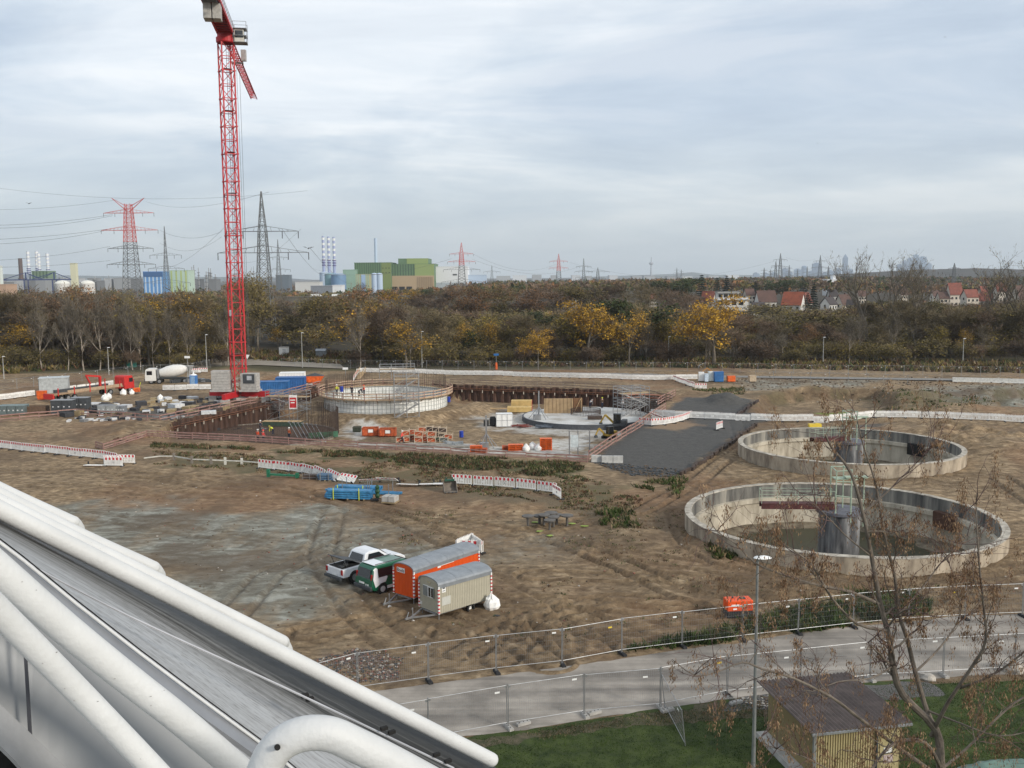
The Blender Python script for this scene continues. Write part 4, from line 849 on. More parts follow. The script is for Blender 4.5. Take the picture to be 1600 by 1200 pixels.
skip_(G(579, 681, FLOOR), 0.05, 'orange steel box with a paper sign, left one of the pair by the mound', 2.3, 1.6, 1.25, OR2); skip_(G(606, 682, FLOOR), 0.0, 'orange steel box with a paper sign, right one of the pair by the mound', 2.4, 1.6, 1.2, OR2)
skip_(G(558, 675, FLOOR), 0.05, 'small dark green box left of the orange boxes', 1.2, 1.1, .8, M_('olive_box', (0.06, 0.07, 0.05), .8), False)
CREAM = M_('cream_frame', (0.6, 0.5, 0.38), .7)
def rack(g, rz, label, lv=2, mat=OR2, wd=1.1):
    t = thing('pallet_rack', label, 'stacking rack', g, rz, 'stacked racks of orange formwork parts'); mb = MB(); fr = MB()
    for k in range(lv):
        z = k*.85
        for x in (-wd/2, wd/2):
            for y in (-.5, .5): fr.box((x, y, z+.42), (.07, .07, .84))
        fr.box((0, -.5, z+.1), (wd, .07, .07)); fr.box((0, -.5, z+.75), (wd, .07, .07)); fr.bar((-wd/2, -.52, z+.12), (wd/2, -.52, z+.72), .05); fr.box((0, .5, z+.1), (wd, .07, .07))
        mb.box((0, 0, z+.33), (wd-.12, .85, .45)); mb.box((0.1, -.1, z+.6), (wd-.3, .6, .08))
    mb.build('load', mat, t); fr.build('frame', CREAM, t); return t
k = 0
for px, py, lv, mt in ((626, 691, 1, OR2), (634, 690, 2, OR2), (645, 688, 2, OR2), (655, 691, 2, OR2), (665, 690, 1, OR2), (675, 691, 2, OR2), (686, 690, 1, M_('green_formwork_load', (0.07, 0.1, 0.07), .8)), (694, 691, 1, M_('grey_load', (0.14, 0.16, 0.15), .8)), (660, 684, 2, OR2), (672, 683, 2, REB), (682, 684, 2, REB), (692, 685, 2, REB), (701, 686, 1, OR2)):
    rack(G(px, py, FLOOR), rng.uniform(-.1, .1), '%s stacking rack from the left among the orange ones at the front of the pit' % nth(k), lv, mt); k += 1
# grating panels on the ground & concrete strip beams
for i, (px, py, L, rz) in enumerate(((588, 697, 6, 0.02), (560, 696, 4, -.03), (650, 696, 9, -.03), (700, 699, 8, -.04), (640, 699, 7, 0.0))):
    g = G(px, py, FLOOR); tag(MB().box((0, 0, .12), (L, .35, .2), rz).box((0, .5, .1), (L*.8, .3, .15), rz).build('steel_beam', M_('pale_beam_%d' % i, (0.42-.05*i, 0.40-.05*i, 0.37-.05*i), .8), None, loc=g), '%s of the pale beams lying along the front of the pit' % nth(i).capitalize(), 'beam', 'beams along the pit front')
for i, (px, py, nn, lab) in enumerate(((853, 703, 6, 'tall orange pallet stack in the front of the pit'), (806, 703, 3, 'wide low orange pallet stack left of the white bags'), (744, 705, 3, 'orange crates by the concrete silo foot'), (752, 706, 2, 'lower orange crate beside the silo foot'), (794, 702, 2, 'brown orange pallet stack left of the wide one'))):
    g = G(px, py, FLOOR); mb = MB(); wdt = 1.6 if i != 1 else 2.0
    for k in range(nn): mb.box((0, 0, .05+.27*k), (wdt, 1.1, .06)); mb.box((0, 0, .2+.27*k), (wdt, 1.0, .04)); [mb.box((x*wdt*.45, 0, .13+.27*k), (.1, 1.0, .1)) for x in (-1, 0, 1)]
    tag(mb.build('pallet_stack', ORNG if i < 3 else OR2, None, loc=g), lab, 'pallet stack', 'orange pallet stacks')
def bag(g, label, s=1.0, name='white_bag', mat=None, seed=0):
    n = 14; vs = []; fs = []; r_ = random.Random(seed); prof = [(0.0, 0.0), (.5, .0), (.62, .25), (.58, .6), (.42, .85), (.2, 1.0), (.1, 1.15), (0.01, 1.1)]
    mb = MB().lathe(prof, n)
    mb.v = [(x*s*(1+r_.uniform(-.18, .18)), y*s*(1+r_.uniform(-.18, .18)), z*s*(1+r_.uniform(-.12, .12))) for x, y, z in mb.v]
    return tag(mb.build(name, mat or W, None, loc=g), label, 'bag', 'white bulk bags')
for i, (a, b, s) in enumerate(((822, 704, .75), (832, 702, .85), (841, 704, .7))): bag(G(a, b, FLOOR), '%s white bulk bag from the left between the orange pallet stacks' % nth(i), s, seed=i)
# IBC / white box
g = G(788, 666, FLOOR); t = thing('white_container', 'white tank container standing in the middle of the pit', 'container', g, 0.08); mb = MB(); mb.box((0, 0, 1.05), (2.5, 1.8, 1.9)); mb.build('shell', WHT, t, bevel=.04); mb = MB()
for x in (-1.27, -.4, .4, 1.27): mb.box((x, -.93, 1.05), (.06, .05, 1.95))
for z in (.1, 1.05, 2.0): mb.box((0, -.93, z), (2.6, .05, .06))
mb.build('cage_frame', M_('light_grey_frame', (.45, .46, .46), .6), t)
g = G(770, 666, FLOOR); mb = MB(); mb.lathe([(.35, 0), (.5, .3), (.5, 1.2), (.35, 1.5), (.01, 1.55)], 14); mb.box((-1, 0, .5), (.8, .8, .9)); tag(mb.build('hose_reel', M_('black_reel', (.03, .03, .03), .7), None, loc=g), 'black hose reel left of the white tank container', 'hose reel')
# steel masts with struts (wall formwork braces)
for i, (px, py, z, lab) in enumerate(((760, 700, FLOOR, 'grey steel mast with slanted struts near the front of the pit'), (842, 655, -2.0, 'grey steel mast with slanted struts behind the timber stacks'))):
    g = G(px, py, z); t = thing('braced_mast', lab, 'steel mast', g); MB().box((0, 0, 2.2), (.22, .22, 4.4)).build('column', GALV, t); mb = MB()
    for a in range(5): an = a*1.26+.4; mb.bar((0, 0, 2.0), (1.6*math.cos(an), 1.6*math.sin(an), .1), .08)
    mb.box((-.3, -.3, .4), (1.2, .9, .8)); mb.build('struts', GALV, t)
g = G(732, 672, FLOOR); 
for i, (px, py) in enumerate(((721, 683), (534, 612), (703, 630))):
    g = G(px, py, FLOOR if i != 1 else zp) if i != 2 else G(701, 628, -1.3); mb = MB(); mb.lathe([(.01, 0), (.3, 0), (.31, .3), (.3, .31), (.31, .6), (.3, .61), (.3, .9), (.01, .9)], 14); tag(mb.build('blue_barrel', M_('blue_barrel_%d' % i, (0.02, 0.05, 0.35), .4, var=.05), None, loc=g, smooth=False), ['blue barrel standing alone in the middle of the pit', 'blue barrel on the walkway of the white ring', 'blue barrel on the mound at the right of the white ring'][i], 'barrel'); bpy.data.objects[-1:] if False else None
# yellow excavator by the right rail
def excavator(g, rz):
    t = thing('mini_excavator', 'yellow and black mini excavator below the pink guard rail', 'excavator', g, rz, None)
    y = M_('machine_yellow', (0.42, 0.27, 0.04), .5, var=.15); tr = MB()
    for s in (-.75, .75):
        MB().ext([(-.2, 0), (.2, 0), (.2, .0)], 0, 1) if False else None
        mb = MB(); mb.ext([(s-.2, .12), (s-.2, .55), (s+.2, .55), (s+.2, .12)], -1.2, 1.2); mb.ext([(s-.2, .0), (s-.2, .67), (s+.2, .67), (s+.2, .0)], -1.0, 1.0); mb.build('track', RUB, t)
    mb = MB(); mb.box((0, 0, .85), (2.0, 1.6, .35)); mb.box((-.7, 0, 1.25), (.8, 1.6, .7)); mb.build('body', y, t, bevel=.06)
    mb = MB(); mb.box((.3, .35, 1.75), (1.0, .8, 1.4)); mb.build('cab', GLASS, t, bevel=.04); mb = MB(); mb.box((.3, .35, 2.47), (1.1, .9, .08)); [mb.box((.3+a*.5, .35+b*.4, 1.75), (.07, .07, 1.4)) for a in (-1, 1) for b in (-1, 1)]; mb.build('cab_frame', DGREY, t)
    mb = MB(); mb.bar((.9, -.3, 1.0), (2.2, -.3, 2.2), .2, .3); mb.build('boom', y, t); mb = MB(); mb.bar((2.2, -.3, 2.2), (2.9, -.3, 1.0), .16, .22); mb.build('dipper', y, t); mb = MB(); mb.ext([(-.6, 0), (-.0, 0), (-.3, .5)], 2.6, 3.1); mb.v = [(v[0], v[1], v[2]+.55) for v in mb.v]; mb.build('bucket', DGREY, t); return t
excavator(G(953, 686, FLOOR), 3.7).scale = (.8, .8, .75); e2 = excavator(G(968, 672, FLOOR), 2.9); e2['label'] = 'black and yellow excavator further back along the pink guard rail'
for o_, mtn in ((c, None) for c in e2.children if c.name.startswith('body')): o_.data.materials[0] = DGREY
for c in (x for x in bpy.data.objects if x.name.startswith('mini_excavator')): c['group'] = 'excavators by the pink rail'
# white booth in the pit front
g = G(903, 711, FLOOR); t = thing('stair_cage', 'galvanised access cage with pale panel at the front right of the pit', 'access cage', g); mb = MB(); [mb.tube([(x, y, 0), (x, y, 3.2)], .04) for x in (-1.1, 0, 1.5) for y in (-.5, .5)]; [mb.tube([(-1.1, -.5, z), (1.5, -.5, z)], .03) for z in (1.2, 2.2, 3.2)]; mb.build('cage', GALV, t); MB().box((-.5, -.55, 1.9), (1.0, .04, 1.6)).build('pale_panel', M_('pale_blue_panel', (.6, .66, .68), .5), t)
# pile of grey pipes / reinforcement on slab
for i, (px, py, mt, lab) in enumerate(((852, 669, M_('slate_tarpaulin', (.10, .12, .15), .8), 'slate grey heap of sheeting in front of the round slab'), (815, 668, M_('red_rods', (.22, .06, .05), .8), 'row of red bars lying in front of the round slab'), (708, 695, M_('grey_parts', (.3, .32, .33), .7), 'pile of grey scaffold parts beside the orange racks'), (480, 683, REB, 'bundle of rebar beside the slanting props'))):
    g = G(px, py, FLOOR); mb = MB(); L = (3.2, 3.4, 3.0, 1.6)[i]
    for k in range(16): mb.bar((rng.uniform(-L/2, 0), rng.uniform(-.6, .6), rng.uniform(.08, .5)), (rng.uniform(0, L/2), rng.uniform(-.6, .6), rng.uniform(.08, .45)), .16 if i != 1 else .08)
    tag(mb.build('material_pile', mt, None, loc=g), lab, 'material pile')
for i, (px, py, z, rz, lab, jk, po, hl) in enumerate((
    (526.5, 617, 0.85, 2.0, 'person in yellow hi vis jacket on the walkway of the white ring', HV_Y, 'stand', HELW), (550, 618, .85, 1.0, 'person in dark clothes and dark helmet on the walkway of the white ring', NAVY, 'stand', NAVY), (561, 619, .85, .5, 'person in dark clothes bending on the ring walkway', NAVY, 'bend', NAVY), (569, 618, .85, 2.8, 'person in orange vest and orange helmet on the walkway of the white ring', HV_O, 'stand', HV_O),
    (686.5, 634, -1.3, 3, 'person in black and yellow vest standing at the right foot of the white ring', HV_Y, 'stand', HELW), (407, 675, FLOOR+.4, 0, 'person in navy with white helmet on the rebar floor', NAVY, 'stand', HELW), (427, 680, FLOOR+.4, 2.6, 'person in yellow jacket bending over the rebar floor', HV_Y, 'bend', HV_Y), (452, 687, FLOOR+.4, 1, 'person in red vest and white helmet on the rebar floor', OR2, 'stand', HELW),
    (403, 690, FLOOR+.4, 1, 'person in orange vest at the front of the rebar ring, left one', HV_O, 'stand', HELW), (411.5, 691, FLOOR+.4, 1, 'person in pink red vest at the front of the rebar ring, right one', HV_P, 'stand', HV_P), (436, 655, FLOOR, 1, 'person in dark clothes at the foot of the stair tower', NAVY, 'stand', NAVY), (628, 692, FLOOR, 0.2, 'person in pink red hi vis jacket walking past the orange racks', HV_P, 'walk', HELW),
    (941, 637, -2.0, 2, 'person in yellow brown clothes with yellow helmet on the round slab', BRN, 'stand', HV_Y), (922, 637, -2.0, 1, 'person bending at the back of the round slab near the brown panel', GALV, 'bend', HELW), (973, 640, -2, 2, 'person in pale jacket by the silver scaffold tower', W, 'stand', HELW))):
    person(G(px, py, z), rz, lab, jk, NAVY, hl, po, 0.93)
# ------------------------------------------------------------------ tower crane
CX, CY = -44.6, 156.5; ZS = 58.2
t = thing('tower_crane', 'tall red lattice tower crane with its counter jib towards the viewer', 'tower crane', (CX, CY, 0)); MR = Matrix.Rotation(math.radians(33), 3, 'Z'); S = 0.95
cor = [MR @ Vector((a*S, b*S, 0)) for a, b in ((-1, -1), (1, -1), (1, 1), (-1, 1))]
mb = MB(); Z0 = 1.2; ZT = ZS-1.4; nb_ = 26; bh = (ZT-Z0)/nb_
for c in cor: mb.box((c.x, c.y, (Z0+ZT)/2), (.2, .2, ZT-Z0), math.radians(33))
mb.build('mast_chords', REDM, t); mb = MB()
for i in range(nb_):
    z0, z1 = Z0+i*bh, Z0+(i+1)*bh
    for k in range(4):
        a, b = cor[k], cor[(k+1) % 4]; up = Vector((0, 0, 1))
        mb.bar(a+up*z0, b+up*z0, .13 if i % 2 == 0 else .08, .1)
        if i % 2 == 0: mb.bar(a+up*z0, b+up*z1, .085)
        else: mb.bar(b+up*z0, a+up*z1, .085)
        if i % 2 == 0: mb.box(a+up*z0, (.32, .32, .22), math.radians(33))
mb.build('mast_bracing', REDM, t); mb = MB()
for s in (-.18, .18): mb.bar(MR @ Vector((s+.3, .3, Z0)), MR @ Vector((s+.3, .3, ZT)), .05)
for i in range(130): z = Z0+i*(ZT-Z0)/130; mb.bar(MR @ Vector((.12, .3, z)), MR @ Vector((.48, .3, z)), .04)
for i in range(0, nb_, 3): z = Z0+i*bh+.3; mb.box(MR @ Vector((0, 0, z)), (1.5, 1.5, .05), math.radians(33))
mb.build('ladder', M_('dark_steel_ladder', (.16, .05, .05), .7), t)
jd = Vector((-10.8, 58.2, 0)).normalized(); jn = Vector((jd.y, -jd.x, 0)); up = Vector((0, 0, 1)); J = lambda u, v, z: jd*u+jn*v+up*z
mb = MB().lathe([(1.3, ZS-1.45), (1.45, ZS-1.3), (1.45, ZS-.6), (1.25, ZS-.5), (1.25, ZS-.1)], 24); mb.build('slewing_ring', REDM, t)
mb = MB(); mb.box((0, 0, ZS+.35), (2.0, 2.2, .9), math.atan2(jd.y, jd.x)); mb.build('slewing_platform', REDM, t)
JL = 58; mb = MB(); ch = MB()
for s in (-.62, .62): ch.bar(J(.8, s, ZS+.3), J(JL, s, ZS+.3), .15)
ch.bar(J(-.5, 0, ZS+2.1), J(JL, 0, ZS+1.45), .16); ch.build('jib_chords', REDM, t); n = 32
for i in range(n):
    a, b = .8+(JL-.8)*i/n, .8+(JL-.8)*(i+1)/n; m_ = (a+b)/2; zt2 = ZS+2.1-.65*m_/JL
    for s in (-.62, .62): mb.bar(J(a, s, ZS+.3), J(m_, 0, zt2), .07); mb.bar(J(b, s, ZS+.3), J(m_, 0, zt2), .07)
    mb.bar(J(a, -.62, ZS+.3), J(a, .62, ZS+.3), .09); mb.bar(J(a, -.62 if i % 2 else .62, ZS+.3), J(b, .62 if i % 2 else -.62, ZS+.3), .06)
mb.build('jib_bracing', REDM, t)
CJ = 19.5; mb = MB()
for s in (-1.15, 1.15): mb.bar(J(0, s, ZS+.2), J(-CJ, s, ZS+.2), .28, .5)
for i in range(14): u = -CJ*(i+.5)/14; mb.bar(J(u, -1.15, ZS+.1), J(u, 1.15, ZS+.1), .12)
mb.bar(J(-CJ, -1.4, ZS+.4), J(-CJ, 1.4, ZS+.4), .5, .9); mb.build('counter_jib', REDM, t)
mb = MB(); mb.bar(J(0, 0, ZS+.28), J(-CJ, 0, ZS+.28), 2.0, .05); mb.build('counter_jib_deck', M_('dark_red_grating', (.16, .02, .025), .8), t)
mb = MB()
for s in (-1.3, 1.3):
    for z in (.9, 1.45): mb.bar(J(0, s, ZS+z), J(-CJ, s, ZS+z), .05)
    for i in range(13): mb.bar(J(-CJ*i/12, s, ZS+.3), J(-CJ*i/12, s, ZS+1.45), .05)
mb.build('walkway_railing', GALV, t)
for s in (-.62, .62): mb = MB(); mb.bar(J(-CJ+1.4, s, ZS-1.15), J(-CJ+3.6, s, ZS-1.15), 1.1, 2.1); mb.build('counterweight', CONC, t, bevel=.05)
mb = MB(); mb.bar(J(-CJ-1.9, 0, ZS-.5), J(-CJ-.3, 0, ZS-.5), 2.0, .1); mb.bar(J(-CJ-1.9, -1.0, ZS+.2), J(-CJ-.4, -1.0, ZS+.2), .1, 1.2); mb.bar(J(-CJ+4.5, .1, ZS+.9), J(-CJ+6.5, .1, ZS+.9), 1.4, 1.1); mb.build('winch_platform', DGREY, t)
cb = thing('x', None, None, (0, 0, 0)); bpy.data.objects.remove(cb)
mb = MB(); mb.box(J(-.2, 2.15, ZS-.35), (1.6, 1.5, 2.0), math.atan2(jd.y, jd.x)); cab = mb.build('operator_cab', M_('cab_cream', (.6, .58, .52), .5, var=.05), t, bevel=.08)
mb = MB(); mb.box(J(-1.01, 2.15, ZS-.15), (.03, 1.2, 1.1), math.atan2(jd.y, jd.x)); mb.box(J(-.2, 2.92, ZS-.15), (1.3, .03, 1.1), math.atan2(jd.y, jd.x)); mb.build('cab_window', GLASS, cab)
mb = MB(); 
for z in (-1.4, -.4, .7): mb.box(J(-.2, 2.3, ZS+z), (2.3, 2.1, .07), math.atan2(jd.y, jd.x))
for a in (-1.35, .95):
    for b in (1.3, 3.3): mb.bar(J(a, b, ZS-1.4), J(a, b, ZS+1.7), .07)
mb.bar(J(-1.35, 1.3, ZS+1.7), J(-1.35, 3.3, ZS+1.7), .06); mb.bar(J(.95, 1.3, ZS+1.7), J(.95, 3.3, ZS+1.7), .06); mb.build('cab_cage', GALV, t)
mb = MB(); mb.bar(J(20, -.9, ZS+.0), J(21.6, -.9, ZS+0), .12, .3); mb.bar(J(20, .9, ZS+0), J(21.6, .9, ZS+0), .12, .3); mb.bar(J(20.8, -.9, ZS), J(20.8, .9, ZS), .5, .2); mb.box(J(19, 1.2, ZS+.9), (.8, .8, 1.9)); mb.build('trolley', M_('trolley_grey', (.4, .36, .34), .6), t)
mb = MB()
for s in (-.25, .25): mb.tube([J(20.8, s, ZS), J(20.8, s*.4, 7.5)], .028, 4)
mb.build('hoist_rope', M_('rope_steel', (.12, .12, .13), .6), t)
mb = MB(); mb.box(J(20.8, 0, 7.2), (.5, .3, .8)); mb.tube([J(20.8, 0, 6.9), J(20.8, 0, 6.4), J(20.95, 0, 6.2), J(20.8, 0, 6.05)], .06); mb.build('hook_block', M_('hook_dark', (.1, .08, .07), .5), t)
MB().box(MR @ Vector((-S-.05, -.3, 14.5)), (.04, 1.3, 1.0), math.radians(33)).build('white_sign', WHT, t)
# base
mb = MB()
for k in range(4):
    d = (MR @ Vector(((1, 1), (-1, 1), (-1, -1), (1, -1))[k] + (0,))).normalized(); mb.bar(d*.5+up*1.35, d*5.2+up*1.35, .6, .9)
mb.build('base_beams', REDM, t); mb = MB()
for k in range(4):
    d = (MR @ Vector(((1, 1), (-1, 1), (-1, -1), (1, -1))[k] + (0,))).normalized(); mb.box(d*4.7+up*.45, (1.2, 1.2, .9))
mb.box((0, 0, .5), (1.6, 1.6, .5), math.radians(33)); mb.build('base_feet', CONC, t)
bl = None
for (ox, oy, nz_, w_) in ((-2.55, -1.0, 7, 2.9), (2.2, -1.3, 6, 2.7)):
    mb = MB(); mb.box((ox, oy, 2.0), (w_+.5, 1.9, .3), .05 if ox < 0 else -.12); mb.build('ballast_tray', CONC, t)
    for k in range(nz_):
        mb = MB(); mb.box((ox+rng.uniform(-.03, .03), oy+rng.uniform(-.03, .03), 2.38+k*.44), (w_, 1.6, .42), (.05 if ox < 0 else -.12)); mb.build('ballast_block', CONC, t, bevel=.03)
mb = MB(); mb.box((2.2, -2.16, 3.95), (1.9, .05, 1.5), -.12); mb.build('dark_banner', DGREY, t); mb = MB(); mb.box((2.3, -2.2, 4.1), (.8, .02, .7), -.12); mb.build('banner_print', M_('banner_print', (.45, .46, .48), .6), t)
# ------------------------------------------------------------------ containers and yard clutter round the crane
def container(g, rz, label, L=6.06, w=2.44, h=2.5, mat=BLUEP, roof=None, grp='site containers'):
    t = thing('shipping_container', label, 'container', g, rz, grp); mb = MB(); n = int(L/.28)
    vs = []; 
    def corr(p, q):
        d = q-p; nn = Vector((d.y, -d.x, 0)).normalized(); m2 = max(6, int(d.length/.28)); l = []
        for k in range(m2):
            for u, o_ in ((0, 0), (.3, 0), (.5, .04), (.8, .04)): l.append(p+d*((k+u)/m2)-nn*o_)
        l.append(q); vs = []
        for v in l: vs += [(v.x, v.y, .15), (v.x, v.y, h-.12)]
        mb.add(vs, [(2*i, 2*i+2, 2*i+3, 2*i+1) for i in range(len(l)-1)])
    c = [Vector((-L/2, -w/2, 0)), Vector((L/2, -w/2, 0)), Vector((L/2, w/2, 0)), Vector((-L/2, w/2, 0))]
    for k in range(4): corr(c[k], c[(k+1) % 4])
    mb.build('walls', mat, t); fr = MB()
    for p in c: fr.box((p.x, p.y, h/2), (.16, .16, h))
    for k in range(4): a, b = c[k], c[(k+1) % 4]; fr.bar((a.x, a.y, .08), (b.x, b.y, .08), .12, .15); fr.bar((a.x, a.y, h-.07), (b.x, b.y, h-.07), .12, .14)
    fr.build('frame', mat, t); MB().box((0, 0, h-.06), (L-.1, w-.1, .06)).build('roof', roof or mat, t)
    d = MB(); d.box((-L/2-.03, -.6, h/2), (.04, 1.1, h-.35)); d.box((-L/2-.03, .6, h/2), (.04, 1.1, h-.35)); dd = d.build('doors', mat, t)
    return t
b0 = G(401, 617); b1 = G(447, 618)
container(G(424, 617)+Vector((0, 1, 0)), 0.08, 'nearer blue shipping container right of the crane base', 5.6, 2.4, 2.3)
container(G(453, 610)+Vector((0, 1, 0)), 0.1, 'blue shipping container behind, beside the white skip', 5.0, 2.4, 2.35, M_('deep_blue_paint', (0.03, 0.12, 0.33), .5))
container(G(448, 606)+Vector((0, 5, 0)), 0.1, 'white roofed container behind the blue containers', 4.5, 2.2, 2.4, WHT)
def tapered_skip(g, rz, label, s=1.0, lid=True, mat=ORNG):
    t = thing('waste_skip', label, 'skip', g, rz, 'orange waste skips'); mb = MB(); a = [(-1.2, .15), (1.2, .15), (2.0, 1.35), (-2.0, 1.35)]; vs = [(x*s, -.85*s, z*s) for x, z in a]+[(x*s, .85*s, z*s) for x, z in a]
    mb.add(vs, [(0, 1, 2, 3), (7, 6, 5, 4), (0, 4, 5, 1), (1, 5, 6, 2), (3, 7, 4, 0)]); mb.bar((-2.05*s, -.88*s, 1.35*s), (2.05*s, -.88*s, 1.35*s), .1); mb.bar((-2.05*s, .88*s, 1.35*s), (2.05*s, .88*s, 1.35*s), .1)
    for x in (-1, -.33, .33, 1): mb.bar((x*s, -.88*s, .15*s), (x*1.5*s, -.88*s, 1.3*s), .07)
    mb.build('skip_body', mat, t)
    if lid: MB().add([(-2*s, -.85*s, 1.4*s), (2*s, -.85*s, 1.4*s), (.2*s, .0, 2.0*s), (-2*s, .85*s, 1.4*s), (2*s, .85*s, 1.4*s)], [(0, 1, 2), (3, 2, 4), (0, 2, 3), (1, 4, 2)]).build('net_cover', DGREY, t)
    return t
tapered_skip(G(491, 598), 0.05, 'bright orange waste skip with dark net cover left of the white ring', .95); tapered_skip(G(459, 592), 0.1, 'smaller dull orange skip behind the blue containers', .7, False, OR2)
# crane-side heaps and timber behind
def clutter(l, label, cat, mats, n, area, size, seed=0, name='material_pile', z=0):
    r_ = random.Random(seed); g = GZ(*l) if z == 0 else G(*l, z); mb = MB()
    for k in range(n):
        u, v = r_.uniform(-1, 1), r_.uniform(-1, 1); s = r_.uniform(*size); zz_ = hgt(g.x+u*area[0], g.y+v*area[1])-g.z if z == 0 else 0
        mb.box((u*area[0], v*area[1], zz_+s*.2), (s*r_.uniform(.6, 1.6), s*r_.uniform(.5, 1.2), s*r_.uniform(.2, .6)), r_.uniform(0, 3), mats[k % len(mats)])
    return tag(mb.build(name, None, None, loc=g), label, cat)
DK = M_('dark_sheeting', (.045, .045, .05), .8); WH2 = M_('white_sheeting', (.6, .6, .6), .7); TAN = M_('tan_boards', (.33, .25, .14), .8)
clutter((240, 640), 'low spread of dark boards and pale scraps left of the crane', 'material pile', [DK, DK, TAN, WH2, REB], 90, (11, 7), (.5, 1.6), 1)
clutter((290, 628), 'scattered boards and white sheeting in front of the crane', 'material pile', [DK, TAN, WH2], 50, (7, 5), (.4, 1.2), 2)
clutter((200, 655), 'silver and pink scraps by the left guard rail', 'material pile', [WH2, GALV, DK], 40, (8, 2), (.3, .9), 3)
clutter((352, 624), 'planks and bricks in front of the crane base', 'material pile', [TAN, GALV, DK], 14, (3.5, 1.2), (.6, 1.4), 4)
clutter((300, 597), 'stack of grey formwork panels between toilet and crane', 'material pile', [DGREY, GALV], 26, (4, 1.0), (.6, 1.5), 5)
clutter((500, 606), 'crates of orange clamps behind the guard rail', 'material pile', [OR2, TAN, REB], 22, (3.5, 1.3), (.5, 1.1), 6)
clutter((475, 603), 'pale sacks and red crates beside the blue container', 'material pile', [WH2, OR2, CONC], 16, (2.0, 1.2), (.6, 1.2), 7)
clutter((425, 628), 'steel parts beside the top of the stair tower', 'material pile', [GALV, WHT, TAN], 14, (2.5, 1), (.5, 1.2), 8)
clutter((395, 672), 'tools and grey parts at the foot of the left pile wall', 'material pile', [GALV, DK, TAN], 12, (2.5, 1), (.3, 1.0), 9, z=FLOOR)
for i, (a, b, s) in enumerate(((165, 626, 1.3), (170, 623, 1.1), (193, 617, 1.2), (206, 616, 1.0), (251, 625, 1.1))): bag(GZ(a, b), ['white bag in front of the red cab truck, leftmost', 'white bag just behind the leftmost one', 'white bag under the red truck cab', 'small white bag right of the red truck', 'white bag on the dark boards'][i], s*.75, seed=10+i)
def wrapped(px, py, d, rz, label, mat, top=None):
    g = GZ(px, py); t = thing('wrapped_stack', label, 'wrapped stack', g, rz, 'dark wrapped stacks'); L, w_, h_ = d; n = max(2, int(L/1.1))
    for k in range(n): MB().box((-L/2+L*(k+.5)/n, 0, h_/2+.12), (L/n-.06, w_, h_)).build('pack', mat, t, bevel=.05)
    mb = MB(); [mb.box((x, 0, .06), (.15, w_, .12)) for x in (-L*.4, 0, L*.4)]; mb.build('bearers', TAN, t)
    mb = MB(); mb.box((0, 0, h_+.15), (L, w_+.02, .05)); mb.build('lid', top or GALV, t); mb = MB()
    for k in range(n*2): mb.box((-L/2+L*(k+.5)/(n*2), -w_/2-.02, h_*.6), (.2, .02, .18))
    mb.build('labels', WH2, t)
wrapped(100, 647, (3.2, 1.6, 2.0), .02, 'black wrapped stack behind the left guard rail, left one', DGREY); wrapped(127, 644, (2.6, 1.6, 2.1), .05, 'black wrapped stack behind the left guard rail, right one', DGREY)
wrapped(168, 646, (2.6, 1.2, 1.1), .0, 'low stack of dark and white packs right of the tall black stacks', M_('grey_white_pack', (.3, .31, .31), .7)); wrapped(190, 645, (1.4, 1.2, .9), .0, 'small grey pack beside the low stack', M_('grey_pack', (.2, .21, .22), .7))
wrapped(22, 648, (3.8, 2.0, 1.3), .1, 'grey green tarpaulin covered stack at the left edge', M_('grey_green_tarp', (.12, .15, .15), .8), M_('grey_green_tarp_top', (.2, .25, .25), .8)); wrapped(2, 647, (1.6, 2.0, 1.1), .1, 'tarpaulin covered stack cut by the left edge', M_('grey_tarp', (.10, .12, .13), .8))
g = GZ(56, 646); t = thing('open_trough', 'rusty brown open steel trough behind the left guard rail', 'trough', g); mb = MB(); mb.box((0, 0, .15), (3.4, 1.3, .2)); mb.box((0, -.65, .65), (3.6, .08, 1.0)); mb.box((0, .65, .65), (3.6, .08, 1.0)); mb.box((-1.75, 0, .65), (.08, 1.3, 1)); mb.box((1.75, 0, .65), (.08, 1.3, 1)); mb.build('trough_walls', M_('brown_rust', (.14, .09, .06), .85), t); MB().box((0, 0, .6), (3.4, 1.2, .5)).build('soil_load', M_('load_soil', (.2, .15, .1), .95), t)
g = GZ(86, 617); t = thing('site_office', 'grey white site office box with dark end and sign, behind the flatbed truck', 'site office', g, 0.35); MB().box((0, 0, 1.7), (4.6, 3.0, 2.7)).build('walls', M_('office_grey', (.42, .44, .44), .6), t); MB().box((-2.33, 0, 1.7), (.06, 2.9, 2.6)).build('dark_end', DGREY, t); MB().box((-2.38, -.1, 2.1), (.03, 1.4, .8)).build('sign', WHT, t); MB().box((0, 0, 3.08), (4.8, 3.2, .1)).build('roof', M_('office_roof', (.5, .53, .53), .6), t)
g = GZ(66, 624); tag(MB().box((0, 0, .8), (1.3, 1.0, 1.1)).box((0, 0, .15), (1.1, .9, .25)).box((0, 0, 1.4), (1.35, 1.05, .08)).build('orange_generator', ORNG, None, loc=g), 'orange steel box at the tail of the flatbed truck', 'steel box')
g = GZ(303, 602); t = thing('mobile_toilet', 'blue mobile toilet with white roof behind the white barriers', 'mobile toilet', g); MB().box((0, 0, .95), (1.15, 1.15, 1.9)).build('cabin', M_('toilet_blue', (.06, .2, .5), .5), t, bevel=.05); MB().lathe([(.62, 1.9), (.55, 2.05), (.15, 2.2), (.12, 2.6), (.01, 2.62)], 10).build('roof_cap', WHT, t); MB().box((0, -.59, .95), (.8, .03, 1.6)).build('door', M_('toilet_door', (.25, .4, .6), .5), t)
